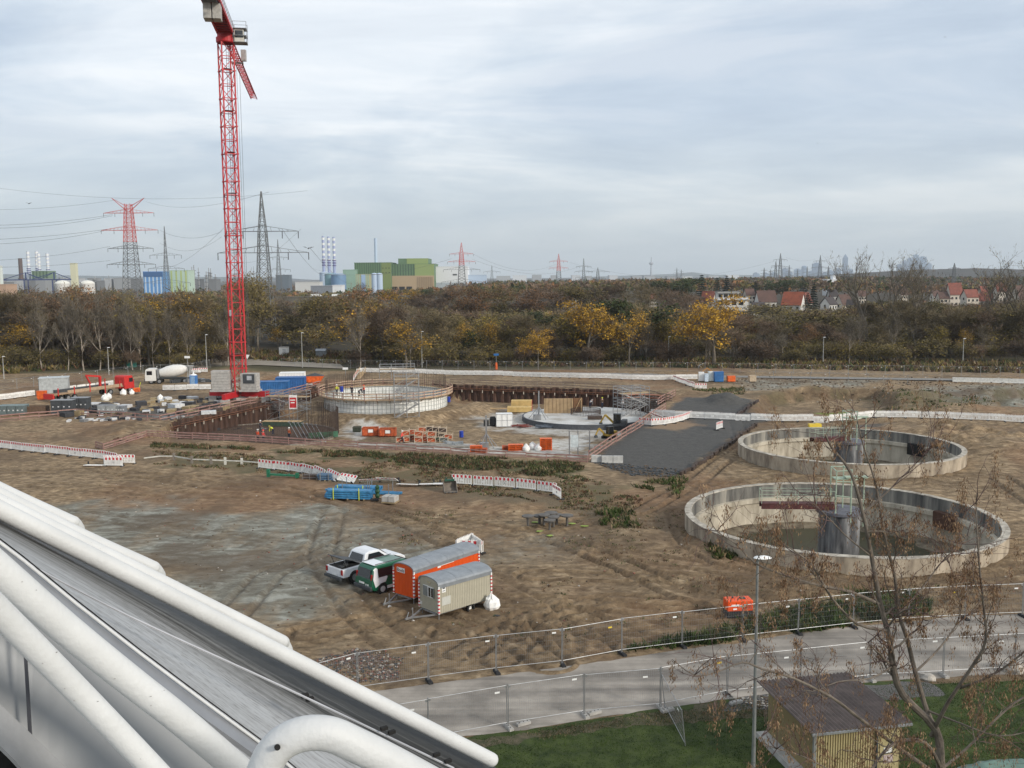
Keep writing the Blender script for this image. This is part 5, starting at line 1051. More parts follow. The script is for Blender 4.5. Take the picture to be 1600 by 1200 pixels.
g = GZ(214, 615); t = thing('trench_roller', 'small orange and yellow compactor in front of the mixer', 'compactor', g, .3); MB().box((0, 0, .7), (1.1, .8, .7)).build('body', ORNG, t, bevel=.05); MB().lathe([(.4, -.5), (.4, .5)], 16, (0, 0, .4), axis=Matrix.Rotation(PI/2, 3, 'X')).build('drum', DGREY, t); MB().tube([(.4, 0, 1), (.7, 0, 2.0)], .05).build('handle', HV_Y, t)
# bins and boxes at the right back
for i, (px, py, d, mt, lab, nm) in enumerate(((1095.5, 596, (1.0, .9, 1.6), WHT, 'white plastic tank left of the blue bins', 'white_tank'), (1103.5, 597, (.7, .8, 1.4), M_('pale_blue_bin', (.55, .65, .75), .5), 'small pale blue white bin', 'pale_bin'), (1112, 596, (1.3, .9, 1.7), M_('off_white_bin', (.66, .7, .68), .5), 'large off white bin between the small bin and the blue one', 'white_bin'), (1122.5, 597, (1.7, 1.2, 1.8), BLUEP, 'big bright blue bin at the right end of the bins', 'blue_bin'), (1142, 597, (1.5, .8, 1.0), ORNG, 'orange red plastic box on legs right of the bins', 'orange_box'), (1175, 597, (1.3, 1.0, 1.1), M_('cardboard', (.48, .38, .27), .9), 'tan covered pallet box on the rubble', 'pallet_box'))):
    g = GZ(px, py); t = thing(nm, lab, 'bin' if i < 4 else 'box', g, rng.uniform(-.15, .15), 'bins and boxes at the back right'); MB().box((0, 0, d[2]/2+.12), d).build('body', mt, t, bevel=.06); MB().box((0, 0, d[2]+.15), (d[0]+.06, d[1]+.06, .08)).build('lid', mt, t, bevel=.02); MB().box((-d[0]*.35, 0, .06), (.12, d[1]*.8, .12)).build('foot', DGREY, t); MB().box((d[0]*.35, 0, .06), (.12, d[1]*.8, .12)).build('foot', DGREY, t)
g = GZ(1100, 590); t = thing('small_digger', 'small orange yellow digger arm showing behind the blue bins', 'digger', g, .2); MB().box((2.5, 0, .8), (1.6, 1.1, .8)).build('body', M_('digger_orange', (.55, .28, .05), .5), t, bevel=.05); mb = MB(); mb.bar((1.8, 0, 1.0), (.6, 0, 1.9), .18); mb.bar((.6, 0, 1.9), (-.6, 0, 1.0), .14); mb.build('arm', M_('digger_arm', (.4, .2, .06), .6), t); MB().box((2.5, 0, .25), (1.8, 1.2, .45)).build('track', RUB, t); MB().lathe([(.7, -.2), (.7, .2)], 16, (-.2, .6, 1.9), axis=Matrix.Rotation(PI/2, 3, 'X')).build('hose_drum', GALV, t)
# ------------------------------------------------------------------ vehicles
WSIL = M_('wheel_silver', (.55, .55, .56), .4, var=0)
def wheel(t, x, y, r=.34, w=.24, rim=WSIL, name='wheel'):
    ax = Matrix.Rotation(PI/2, 3, 'X'); o = MB().lathe([(r*.6, -w/2), (r*.93, -w/2), (r, -w*.38), (r, w*.38), (r*.93, w/2), (r*.6, w/2)], 24, axis=ax).build(name, TYRE, t, loc=(x, y, r), smooth=True); s = -1 if y < 0 else 1
    mb = MB().lathe([(r*.62, s*w*.42), (r*.52, s*w*.455), (r*.15, s*w*.44), (.01, s*w*.46)], 20, axis=ax.inverted() if False else Matrix.Rotation(-PI/2, 3, 'X')); mb.build('rim', rim, o, smooth=True); return o
def body_loft(sections, mat, name, parent, smooth=True, sub=1):   # sections: (x, [(y,z)...]) half profile mirrored
    vs = []; fs = []; n = None
    for x, pr in sections:
        full = [(x, y, z) for y, z in pr]+[(x, -y, z) for y, z in reversed(pr)]; n = len(full); vs += full
    for i in range(len(sections)-1):
        for k in range(n): fs.append((i*n+k, (i+1)*n+k, (i+1)*n+(k+1) % n, i*n+(k+1) % n))
    fs.append(tuple(range(n))); fs.append(tuple(reversed(range((len(sections)-1)*n, len(sections)*n))))
    o = MB().add(vs, fs).build(name, mat, parent, smooth=smooth); return o
CARW = M_('white_car_paint', (.72, .73, .75), .3, var=.02, coat=.6); CARG = M_('green_car_paint', (.008, .10, .05), .3, var=.03, coat=.6); LAMP = M_('red_tail_lamp', (.3, .01, .01), .25, var=.0)
def profile_body(outline, hw, mat, name, parent, inset_top=.0, zsplit=1.0, bevel=.07):
    # outline in (x,z), extruded across y with tumblehome above zsplit
    vs = []; n = len(outline)
    for s in (-1, 1):
        for x, z in outline: w_ = hw-(max(0, z-zsplit)*inset_top); vs.append((x, s*w_, z))
    fs = [tuple(range(n)), tuple(range(2*n-1, n-1, -1))]+[(i, i+n, (i+1) % n+n, (i+1) % n) for i in range(n)]
    return MB().add(vs, fs).build(name, mat, parent, smooth=False, bevel=bevel)
def arches(xs, r, hw, t):
    mb = MB()
    for x in xs:
        for s in (-1, 1): mb.lathe([(.01, 0), (r, 0)], 20, (x, s*(hw+.002), r*.86), axis=Matrix.Rotation(s*-PI/2, 3, 'X'))
    mb.build('wheel_arches', BLACK, t)
# van
vp = G(570, 921); t = thing('parked_van', 'green and white delivery van seen from behind, beside the orange trailer', 'van', (-9.55, 59.45, hgt(-9.5, 59.5)), math.radians(45)); hw = .90
profile_body([(0.03, .42), (0, .62), (.05, 1.0), (.22, 1.62), (.36, 1.80), (.7, 1.86), (2.5, 1.86), (2.9, 1.80), (3.55, 1.22), (3.7, 1.14), (4.3, .98), (4.45, .75), (4.45, .4), (4.3, .28), (.2, .28)], hw, CARG, 'body', t, .2, 1.05)
arches((.85, 3.55), .40, hw, t)
for x in (.85, 3.55):
    for s in (-1, 1): wheel(t, x, s*(hw-.08), .33, .22)
MB().box((-.02, 0, .47), (.2, 1.76, .28)).build('rear_bumper', DGREY, t, bevel=.05)
mb = MB(); mb.add([(.07, -.66, 1.08), (.07, .66, 1.08), (.22, .60, 1.64), (.22, -.60, 1.64)], [(0, 3, 2, 1)]); mb.v = [(v[0]-.03-.02, v[1], v[2]) for v in mb.v]; mb.build('rear_window', GLASS, t)
for s in (-1, 1):
    mb = MB()
    f = lambda z: s*(hw-max(0, z-1.05)*.2+.012)
    mb.add([(.55, f(1.12), 1.12), (3.25, f(1.12), 1.12), (2.85, f(1.62), 1.62), (.55, f(1.66), 1.66)], [(0, 1, 2, 3) if s < 0 else (3, 2, 1, 0)]); mb.build('side_window', GLASS, t)
    mb = MB(); mb.add([(.30, f(.5), .5), (.75, f(.72), .72), (1.1, f(.75), .75), (1.25, f(1.06), 1.06), (.45, f(1.75), 1.75), (.32, f(1.7), 1.7), (.12, f(1.05), 1.05)], [(0, 1, 2, 3, 4, 5, 6) if s < 0 else (6, 5, 4, 3, 2, 1, 0)]); mb.v = [(v[0], v[1]-.004*s, v[2]) for v in mb.v]; mb.build('white_panel', CARW, t)
    mb = MB(); mb.box((2.3, s*(hw+.006), .38), (2.2, .012, .2)); mb.build('white_sill', CARW, t)
    MB().box((.10, s*.76, 1.12), (.1, .12, .5)).build('tail_lamp', LAMP, t, bevel=.02)
    MB().box((3.15, s*1.02, 1.12), (.12, .2, .2)).build('mirror', DGREY, t, bevel=.03)
mb = MB(); mb.add([(2.92, -.72, 1.79), (2.92, .72, 1.79), (3.56, .80, 1.24), (3.56, -.80, 1.24)], [(0, 1, 2, 3)]); mb.v = [(v[0]+.03, v[1], v[2]+.03) for v in mb.v]; mb.build('windscreen', GLASS, t)
MB().box((.85, 0, 1.875), (.9, 1.3, .02)).build('white_roof_panel', CARW, t); mb = MB(); [mb.box((1.6, s*.62, 1.90), (2.2, .04, .04)) for s in (-1, 1)]; mb.build('roof_rails', DGREY, t)
MB().box((-.12, 0, .78), (.02, .52, .12)).build('number_plate', WHT, t)
mb = MB(); [mb.box((-.005, y, .62), (.02, .1, .2)) for y in (-.5, -.3)]; mb.build('white_emblem', W, t)
def text_on(txt, size, loc, rot, mat, parent, name='lettering', ext=.004, sx=1):
    c = bpy.data.curves.new(name, 'FONT'); c.body = txt; c.size = size; c.extrude = ext; c.align_x = 'CENTER'; c.align_y = 'CENTER'
    o = bpy.data.objects.new('tmp', c); C.objects.link(o); dg = bpy.context.evaluated_depsgraph_get(); me = bpy.data.meshes.new_from_object(o.evaluated_get(dg)); bpy.data.objects.remove(o)
    me.materials.clear(); me.materials.append(mat); o = bpy.data.objects.new(name, me); C.objects.link(o); o.parent = parent; o.location = loc; o.rotation_euler = rot; o.scale = (sx, 1, 1); return o
text_on('0800 670 000 0', .17, (2.2, -hw-.016, .82), (PI/2, 0, 0), W, t); text_on('Reinigung', .12, (2.1, -hw-.016, 1.0), (PI/2, 0, 0), W, t)
# pickup
t = thing('pickup_truck', 'white pickup truck with its dark bed cover propped open', 'pickup truck', (-11.75, 61.55, hgt(-11.7, 61.5)), math.radians(46)); hw = .93
profile_body([(0, .5), (0, 1.05), (1.75, 1.08), (1.75, .5)], hw, CARW, 'bed_sides', t, 0, 2, .03)
MB().box((.87, 0, 1.085), (1.55, 1.5, .02)).build('bed_interior', BLACK, t); mb = MB(); [mb.box((.3+.45*k, rng.uniform(-.4, .4), 1.13), (.3, .3, .12), k, DGREY) for k in range(3)]; mb.build('bed_load', DGREY, t)
profile_body([(1.72, .45), (1.72, 1.12), (1.95, 1.70), (2.3, 1.80), (3.1, 1.78), (3.85, 1.22), (4.9, 1.10), (5.25, .9), (5.3, .45), (5.1, .35), (1.9, .35)], hw, CARW, 'cab_body', t, .24, 1.1)
arches((.95, 4.25), .46, hw, t)
for x in (.95, 4.25):
    for s in (-1, 1): wheel(t, x, s*(hw-.10), .40, .26, GALV)
for s in (-1, 1):
    f = lambda z: s*(hw-max(0, z-1.1)*.24+.012); mb = MB(); mb.add([(2.0, f(1.18), 1.18), (3.65, f(1.18), 1.18), (3.05, f(1.64), 1.64), (2.2, f(1.64), 1.64)], [(0, 1, 2, 3) if s < 0 else (3, 2, 1, 0)]); mb.build('side_window', GLASS, t)
    MB().box((-.02, s*.83, .86), (.06, .16, .34)).build('tail_lamp', LAMP, t); MB().box((3.5, s*1.06, 1.2), (.12, .22, .2)).build('mirror', CARW, t, bevel=.03)
mb = MB(); mb.add([(1.70, -.68, 1.2), (1.70, .68, 1.2), (1.90, .62, 1.62), (1.90, -.62, 1.62)], [(0, 3, 2, 1)]); mb.build('rear_window', GLASS, t)
mb = MB(); mb.add([(3.14, -.72, 1.76), (3.14, .72, 1.76), (3.86, .82, 1.24), (3.86, -.82, 1.24)], [(0, 1, 2, 3)]); mb.v = [(v[0]+.03, v[1], v[2]+.03) for v in mb.v]; mb.build('windscreen', GLASS, t)
mb = MB(); mb.bar((1.68, 0, 1.22), (.0, 0, 1.78), 1.45, .05); mb.build('bed_cover', DGREY, t); mb = MB(); [mb.tube([(.5, s*.7, 1.08), (.25, s*.7, 1.66)], .02) for s in (-1, 1)]; mb.build('cover_struts', DGREY, t)
mb = MB(); mb.box((-.12, 0, .46), (.2, 1.75, .16)); mb.box((-.22, 0, .42), (.2, .1, .1)); mb.build('rear_bumper', DGREY, t); MB().box((-.02, 0, .62), (.02, .5, .12)).build('number_plate', WHT, t); MB().box((-.015, 0, .85), (.02, 1.3, .35)).build('tailgate_panel', CARW, t)
# construction trailers
def trailer(loc, rz, label, L, w, z0, z1, wall, roof_m, curved, sign):
    t = thing('site_trailer', label, 'trailer', loc, rz, 'site trailers'); eave = z1-.42
    ws = MB(); n = int(L/.13); vs = []
    ws.b2((0, 0, z0), (L, w, eave)); ws.build('walls', wall, t)
    rb_ = MB()
    for k in range(n): rb_.box((L*(k+.5)/n, -.012, (z0+eave)/2), (.03, .02, eave-z0-.02)); rb_.box((L*(k+.5)/n, w+.012, (z0+eave)/2), (.03, .02, eave-z0-.02))
    n2 = int(w/.13)
    for k in range(n2): rb_.box((-.012, w*(k+.5)/n2, (z0+eave)/2+.1), (.02, .025, eave-z0+.1))
    rb_.build('wall_ribs', wall, t)
    pr = [(-.06, eave-.12)]+[(w/2-(w/2+.06)*math.cos(a), eave+(z1-eave)*(math.sin(a)**.7)) for a in np.linspace(0.12, PI-.12, 13)]+[(w+.06, eave-.12)]
    prin = [(w-.02, eave-.12)]+[(w/2+(w/2-.0)*math.cos(a), eave-.03+(z1-eave-.03)*(math.sin(a)**.7)) for a in np.linspace(0.12, PI-.12, 13)]+[(.02, eave-.12)]
    MB().ext(pr+prin, -.07, L+.07).build('roof', roof_m, t)
    MB().ext([(0, eave-.1)]+[(w/2-(w/2)*math.cos(a), eave-.02+(z1-eave-.04)*(math.sin(a)**.7)) for a in np.linspace(0.05, PI-.05, 13)]+[(w, eave-.1)], -.002, .04).build('gable', wall, t)
    MB().ext([(0, eave-.1)]+[(w/2-(w/2)*math.cos(a), eave-.02+(z1-eave-.04)*(math.sin(a)**.7)) for a in np.linspace(0.05, PI-.05, 13)]+[(w, eave-.1)], L-.04, L+.002).build('gable', wall, t)
    sm = MB(); [sm.ext([(w/2-(w/2+.075)*math.cos(a), eave+.01+(z1-eave)*(math.sin(a)**.7)) for a in np.linspace(0.15, PI-.15, 11)]+[(w/2-(w/2+.03)*math.cos(a), eave-.04+(z1-eave)*(math.sin(a)**.7)) for a in np.linspace(PI-.15, .15, 11)], x, x+.03) for x in ((L*.33, L*.66) if not curved else (L*.25, L*.5, L*.75))]; sm.build('roof_seams', roof_m, t)
    for (x, y) in ((-.02, -.02), (L+.02, -.02), (-.02, w+.02)):
        mb = MB(); mb.box((x, y, (z0+eave)/2), (.09, .09, eave-z0), 0, W); m3 = int((eave-z0)/.22)
        for k in range(m3): mb.box((x, y, z0+.1+(eave-z0-.1)*k/m3), (.1, .1, .09), 0, REDP)
        mb.build('corner_strip', None, t)
    ch = MB(); [ch.bar((-.1, y, z0-.07), (L, y, z0-.07), .08, .12) for y in (.25, w-.25)]; [ch.bar((x, .25, z0-.07), (x, w-.25, z0-.07), .08) for x in (0, L*.5, L-.1)]; ch.bar((-.1, .25, z0-.08), (-1.35, w/2, z0-.12), .08); ch.bar((-.1, w-.25, z0-.08), (-1.35, w/2, z0-.12), .08); ch.bar((-1.3, w/2, z0-.12), (-1.75, w/2, z0-.12), .1); ch.build('drawbar', GALV, t)
    jk = MB(); jk.tube([(-1.15, w/2+.1, .12), (-1.15, w/2+.1, .95)], .035); jk.tube([(-1.15, w/2+.1, .9), (-1.3, w/2, .93)], .02); jk.tube([(-1.65, w/2, z0-.08), (-1.5, w/2, z0+.25)], .025); jk.build('jockey_post', GALV, t)
    o = MB().lathe([(.05, -.04), (.11, -.04), (.11, .04), (.05, .04)], 14, axis=Matrix.Rotation(PI/2, 3, 'X')).build('jockey_wheel', WHT, t, loc=(-1.15, w/2+.1, .11))
    for x in (L*.56, L*.56+.0): pass
    for y in (.12, w-.12): wheel(t, L*.62, y, .30, .18, WHT)
    for x, y in ((.08, .12), (.08, w-.12), (L-.1, .12)): MB().tube([(x, y, 0), (x, y, z0)], .03).build('support_leg', GALV, t)
    return t
BEI = M_('beige_trailer_paint', (.44, .41, .32), .55, var=.04); ORT = M_('orange_trailer_paint', (.72, .10, .015), .5, var=.05, vs=1); ROOFG = M_('grey_roof_sheet', (.30, .32, .34), .45, .3, col2=(.22, .235, .25), vs=2)
t = trailer((-4.37, 54.52, hgt(-3, 56)), math.radians(42), 'beige trailer with rounded grey roof and a sliding window in its end, nearest trailer', 4.0, 1.85, .55, 2.62, BEI, ROOFG, False, None)
wf = MB(); wf.b2((-.06, .42, 1.38), (-.02, 1.45, 2.02)); win = wf.build('window', WHT, t)
for y in (.55, .80): MB().b2((-.075, y-.08, 1.43), (-.062, y+.10, 1.97)).build('pane', GLASS, win)
MB().b2((-.085, 1.0, 1.40), (-.04, 1.42, 2.0)).build('shutter', M_('trailer_shutter', (.20, .21, .20), .6), t); MB().b2((-.085, .38, 1.40), (-.05, .46, 2.0)).build('shutter', M_('trailer_shutter2', (.16, .17, .16), .6), t); MB().b2((-.05, .75, 2.22), (-.02, 1.05, 2.32)).build('end_label', M_('cream_label', (.5, .45, .3), .6), t)
MB().b2((.22, -.03, 1.78), (.5, -.024, 2.25)).build('notice_sign', WHT, t); mb = MB(); mb.b2((.27, -.038, 2.0), (.44, -.031, 2.15)); mb.b2((.27, -.038, 1.86), (.45, -.031, 1.9)); mb.build('notice_print', DGREY, t); MB().b2((.2, -.03, 1.0), (.85, -.024, 1.5)).build('pale_patch', M_('pale_patch', (.52, .52, .47), .6, var=.05), t); mb = MB(); [mb.box((-.035, 1.75-.12*k, .85), (.015, .05, .2)) for k in range(2)]; mb.build('white_marks', W, t)
t = trailer((-6.1, 57.28, hgt(-5, 59)), math.radians(50), 'bright orange trailer with grey roof, behind the beige one', 5.9, 1.75, .55, 2.62, ORT, ROOFG, True, None)
MB().b2((-.045, .75, 1.98), (-.03, 1.45, 2.28)).build('sign_board', WHT, t); text_on('Boels', .3, (-.055, 1.1, 2.12), (PI/2, 0, -PI/2), M_('sign_dark_red', (.12, .02, .02), .5), t, 'sign_lettering'); mb = MB(); mb.box((2.8, -.03, 2.08), (1.5, .01, .09), 0); mb.box((2.2, -.03, 2.0), (.3, .01, .09), 0); mb.build('white_arrow', W, t)
bag(G(768, 951), 'crumpled white bulk bag with orange loops at the corner of the beige trailer', .78, seed=44)
tag(clutter((778, 962), 'small heap of dark weeds and scraps in front of the white bag', 'debris', [M_('dry_green', (.06, .07, .035), .9), DK], 14, (.7, .3), (.08, .3), 12, 'debris_heap'))
# generator
g = GZ(1156, 968); t = thing('portable_generator', 'orange generator on a black base standing on the soil by the fence', 'generator', (g.x, g.y+.5, g.z+.1), .1); MB().box((0, 0, .18), (1.5, .85, .40)).build('black_base', RUB, t); MB().box((0, 0, .68), (1.52, .87, .62)).build('housing', M_('generator_orange', (.8, .09, .015), .45, var=.04), t, bevel=.04); mb = MB(); mb.box((.25, 0, 1.02), (.3, .3, .06)); mb.lathe([(.06, 1.0), (.06, 1.08), (.01, 1.08)], 10, (-.3, .1, 0)); mb.build('top_fittings', DGREY, t); MB().box((-.3, -.44, .72), (.5, .01, .12)).build('white_logo', W, t); MB().box((.15, -.44, .64), (.12, .01, .1)).build('yellow_sticker', YEL, t); mb = MB(); [mb.box((.45, -.44, .5+.07*k), (.45, .012, .02)) for k in range(5)]; mb.build('louvres', DGREY, t)
# concrete mixer truck
def mixer():
    g = GZ(229, 599.5); t = thing('concrete_mixer_truck', 'white concrete mixer truck standing left of the crane', 'mixer truck', (g.x, g.y, g.z), math.radians(9))
    cw = M_('cream_white_paint', (.72, .70, .66), .45, var=.05)
    profile_body([(0, .6), (.0, 1.6), (.12, 2.75), (.4, 2.95), (1.9, 2.95), (2.0, .9), (2.0, .6)], 1.22, cw, 'cab', t, .03, 1.6, .06)
    mb = MB(); mb.add([(-.02, -1.05, 1.75), (-.02, 1.05, 1.75), (.08, 1.0, 2.6), (.08, -1.0, 2.6)], [(0, 1, 2, 3)]); mb.build('windscreen', GLASS, t); MB().box((.85, -1.235, 2.15), (1.0, .03, .75)).build('side_window', GLASS, t); mb = MB(); mb.box((-.05, 0, .75), (.2, 2.4, .5)); mb.box((.0, 0, 1.3), (.05, 1.6, .3)); mb.build('bumper', DGREY, t)
    MB().box((5.2, 0, .95), (7.4, .9, .25)).build('chassis', DGREY, t)
    for x in (1.1, 2.6, 6.0, 7.3):
        for s in (-1, 1): wheel(t, x, s*1.02, .5, .35, GALV)
    ax = Matrix.Rotation(PI/2-.16, 3, 'Y'); MB().lathe([(.35, -2.7), (.75, -2.4), (1.12, -1.0), (1.2, .3), (.95, 1.7), (.55, 2.6), (.5, 2.8)], 28, (5.0, 0, 2.35), axis=ax).build('drum', cw, t, smooth=True)
    mb = MB(); mb.box((2.35, 0, 1.9), (.3, 1.6, 1.8)); mb.tube([(2.7, -.5, 1.6), (2.7, .5, 2.6)], .25, 10); mb.build('drum_mount', GALV, t); mb = MB(); mb.bar((8.0, 0, 1.1), (8.3, 0, 3.2), .7, .25); mb.lathe([(.8, 3.3), (.35, 2.6)], 14, (8.2, 0, 0)); mb.bar((8.4, 0, 2.3), (9.2, 0, 1.2), .5, .12); mb.bar((7.8, -.9, 1.1), (8.0, -.9, 3.2), .07); mb.bar((8.3, -.9, 1.1), (8.3, -.9, 3.2), .07); mb.build('chute_and_hopper', M_('chute_grey', (.4, .4, .39), .6), t); MB().box((5, -1.1, 1.25), (4.5, .12, .15)).build('side_rail', DGREY, t)
mixer()
def flatbed():
    g0, g1 = GZ(76, 629), GZ(203, 613); d = g1-g0; t = thing('flatbed_truck', 'red flatbed truck with loading crane and stakes, left of the mixer', 'truck', g0, math.atan2(d.y, d.x)); L = d.length; RD = M_('truck_red', (.55, .03, .025), .5, var=.1)
    profile_body([(L-2.2, .7), (L-2.2, 2.75), (L-1.9, 3.0), (L-.4, 2.95), (L-.02, 1.9), (L, .7)], 1.22, RD, 'cab', t, .03, 1.6, .06); MB().box((L-.75, -1.235, 2.2), (.8, .03, .7)).build('side_window', GLASS, t); mb = MB(); mb.add([(L-.36, -1.0, 2.75), (L-.36, 1.0, 2.75), (L-.03, 1.05, 2.0), (L-.03, -1.05, 2.0)], [(0, 3, 2, 1)]); mb.v = [(v[0]+.03, v[1], v[2]) for v in mb.v]; mb.build('windscreen', GLASS, t)
    MB().box(((L-2.4)/2, 0, 1.25), (L-2.6, 2.4, .2)).build('bed', M_('bed_boards', (.34, .23, .14), .8), t); MB().box(((L-3)/2+1.5, -1.22, 1.5), (L-5.5, .05, .5)).build('side_boards', M_('tan_side_boards', (.42, .3, .2), .8), t); MB().box(((L-3)/2, 0.4, 1.6), (L-6, .5, .5)).build('steel_load', DGREY, t)
    for k in range(5): MB().box((.9+k*(L-4.2)/4, -1.26, 1.65), (.14, .12, 1.3 if k != 3 else 2.6)).build('stake', RD, t)
    mb = MB(); mb.bar((L*.62, 0, 1.3), (L*.62, 0, 3.3), .35); mb.bar((L*.62, 0, 3.3), (L*.45, 0, 3.7), .3); mb.bar((L*.45, 0, 3.7), (L*.5, 0, 2.2), .22); mb.build('loading_crane', RD, t); MB().box((.1, 0, .95), (.3, 2.3, .9)).build('tail_panel', RD, t)
    for x in (1.6, 2.9, 4.2, L-1.0, L-5.2):
        for s in (-1, 1): wheel(t, x, s*1.02, .5, .35, GALV)
flatbed()
# ------------------------------------------------------------------ steel bundles and things on the near soil
BST = M_('blue_steel_profiles', (.05, .22, .42), .55, var=.2, vs=3)
def bundle(px, py, L, rz, label, n=5, lay=3, mat=BST):
    g = GZ(px, py); t = thing('profile_bundle', label, 'steel bundle', g, rz, 'bundles of blue steel profiles'); mb = MB()
    for i in range(lay):
        for k in range(n): mb.box((rng.uniform(-.15, .15), -.5+1.0*(k+.5)/n, .16+.2*i), (L*rng.uniform(.92, 1), .16, .15), rng.uniform(-.01, .01))
    mb.build('profiles', mat, t); mb = MB(); [mb.box((x, 0, .05), (.1, 1.2, .1)) for x in (-L*.35, 0, L*.35)]; mb.build('bearers', TAN, t); mb = MB()
    for x in (-L*.3, L*.25):
        for s in (-.58, .58): mb.box((x, s, .55), (.06, .06, 1.1))
    mb.build('stillage_posts', HV_Y if 'near' in label else GALV, t)
bundle(546, 779, 4.4, -0.16, 'nearer thick bundle of blue steel profiles with yellow green stillage', 6, 4); bundle(560, 766, 4.6, -0.2, 'flatter bundle of blue profiles behind the thick one', 6, 2); bundle(594, 772, 4.2, -.22, 'thin blue profile bundle sticking out to the right', 3, 1); bundle(510, 750, 1.5, -.1, 'short bundle of blue parts by the sagging barriers', 5, 3, M_('slate_blue_parts', (.09, .16, .25), .6))
g = GZ(442, 747); t = thing('green_attachment', 'green steel lifting frame lying below the middle barriers', 'steel frame', g, -.12); mb = MB(); mb.bar((-1.6, 0, .35), (1.6, 0, .25), .16); mb.bar((-1.6, .5, .3), (1.6, .5, .2), .12); [mb.bar((x, -.1, .35), (x, .6, .3), .12) for x in (-1.4, -.5, .5, 1.4)]; mb.box((-1.5, 0, .5), (.3, .3, .8)); mb.box((1.5, 0, .3), (.3, .3, .5)); mb.build('frame_bars', M_('deep_green_paint', (.02, .15, .08), .6), t)
g = GZ(485, 748); t = thing('wire_basket', 'wire basket of small parts beside the green lifting frame', 'wire basket', g); mb = MB(); [mb.tube([(x*.7, y*.5, 0), (x*.7, y*.5, .9)], .02) for x in (-1, 0, 1) for y in (-1, 1)]; [mb.tube([(-.7, y*.5, z), (.7, y*.5, z)], .015) for y in (-1, 1) for z in (.2, .5, .9)]; mb.build('wire_cage', GALV, t); MB().box((0, 0, .25), (1.2, .8, .4)).build('contents', REB, t)
g = GZ(610, 785); t = thing('concrete_cube', 'pale grey strapped concrete block on a pallet', 'concrete block', g, -.3); MB().box((0, 0, .38), (1.25, 1.0, .5)).build('block', CONC, t, bevel=.03); mb = MB(); mb.box((0, 0, .07), (1.3, 1.0, .1)); mb.build('pallet', TAN, t); mb = MB(); mb.box((0, -.505, .38), (.04, .01, .5)); mb.box((0, 0, .635), (.04, 1.0, .01)); mb.build('strap', DGREY, t)
g = GZ(590, 781); t = thing('auger_stand', 'dark green and black auger stand between blue bundle and concrete block', 'auger', g); mb = MB(); mb.lathe([(.16, .2), (.24, .4), (.16, .6), (.24, .8), (.16, 1.0), (.22, 1.2), (.05, 1.4)], 10); mb.build('auger_screw', M_('auger_green', (.02, .07, .03), .6), t); mb = MB(); [mb.bar((0, 0, .2), (.5*math.cos(a), .5*math.sin(a), .03), .07) for a in (0, 1.5, 3.1, 4.6)]; mb.box((-.2, -.4, .1), (.7, .25, .12)); mb.build('stand_feet', RUB, t)
g = GZ(703, 768); t = thing('digger_bucket', 'open grey brown digger bucket with dark green bracket on the soil', 'digger bucket', g, .2); mb = MB(); pr = [(-.65, .0), (.1, .0), (.55, .35), (.6, .8), (.5, .85)]
for s in (-.6, .6): mb.add([(s, a, b) for a, b in [(-.6, .05), (.1, .03), (.55, .35), (.6, .85), (.2, .95)]]+[(s+.05, a, b) for a, b in [(-.6, .05), (.1, .03), (.55, .35), (.6, .85), (.2, .95)]], [(0, 1, 2, 3, 4), (9, 8, 7, 6, 5), (0, 4, 9, 5), (0, 5, 6, 1), (1, 6, 7, 2), (2, 7, 8, 3), (3, 8, 9, 4)])
mb.box((0, -.25, .05), (1.2, .75, .05)); mb.add([(-.6, .1, .03), (.6, .1, .03), (.6, .55, .35), (-.6, .55, .35), (.6, .6, .85), (-.6, .6, .85), (.6, .2, .95), (-.6, .2, .95)], [(0, 1, 2, 3), (3, 2, 4, 5), (5, 4, 6, 7)]); mb.build('shell', M_('worn_bucket_steel', (.2, .17, .14), .7), t); mb = MB(); mb.box((0, .35, 1.02), (.9, .35, .14)); [mb.box((x, .35, 1.15), (.08, .3, .25)) for x in (-.3, .3)]; mb.build('coupler_bracket', M_('bracket_green', (.02, .08, .05), .6), t); mb = MB(); [mb.box((x, -.68, .05), (.12, .2, .06)) for x in (-.5, -.17, .17, .5)]; mb.build('teeth', DGREY, t)
pt = M_('pole_wood', (.22, .19, .16), .9); TAPE = M_('white_pole', (.6, .58, .52), .8)
pl = [GZ(a, b) for a, b in ((225, 722), (250, 719), (272, 719), (300, 724), (330, 725), (352, 726), (378, 727), (403, 729))]; mb = MB(); [mb.bar(pl[i]-pl[0]+Vector((0, 0, .45)), pl[i+1]-pl[0]+Vector((0, 0, .45)), .06, .12) for i in range(len(pl)-1)]; t = thing('low_plank_fence', 'low whitish plank rail on short stakes left of the middle barriers', 'low fence', pl[0]); mb.build('rail', TAPE, t)
for i in (2, 3, 4, 5, 6): MB().box((0, 0, .35), (.25, .12, .9)).build('stake', TAPE if i > 4 else pt, t, loc=pl[i]-pl[0])
MUSH = M_('grey_cap_steel', (.13, .12, .11), .8)
for i, (px, py) in enumerate(((825, 822), (850, 820), (861, 818), (859, 828), (870, 820), (886, 822), (843, 823), (865, 823))):
    g = GZ(px, py); s = rng.uniform(.85, 1.1); mb = MB(); mb.lathe([(.1, 0), (.1, .75), (.5, .8), (.52, .9), (.01, .95)], 12); tag(mb.build('concrete_mushroom', MUSH, None, loc=g), '%s grey capped bollard from the left in the cluster on reddish soil' % nth(sorted((825, 850, 861, 859, 870, 886, 843, 865)).index(px)), 'capped bollard', 'capped bollards in the middle of the soil').scale = (s, s, s)
SPR = M_('green_survey_paint', (.28, .38, .08), .8, var=.1)
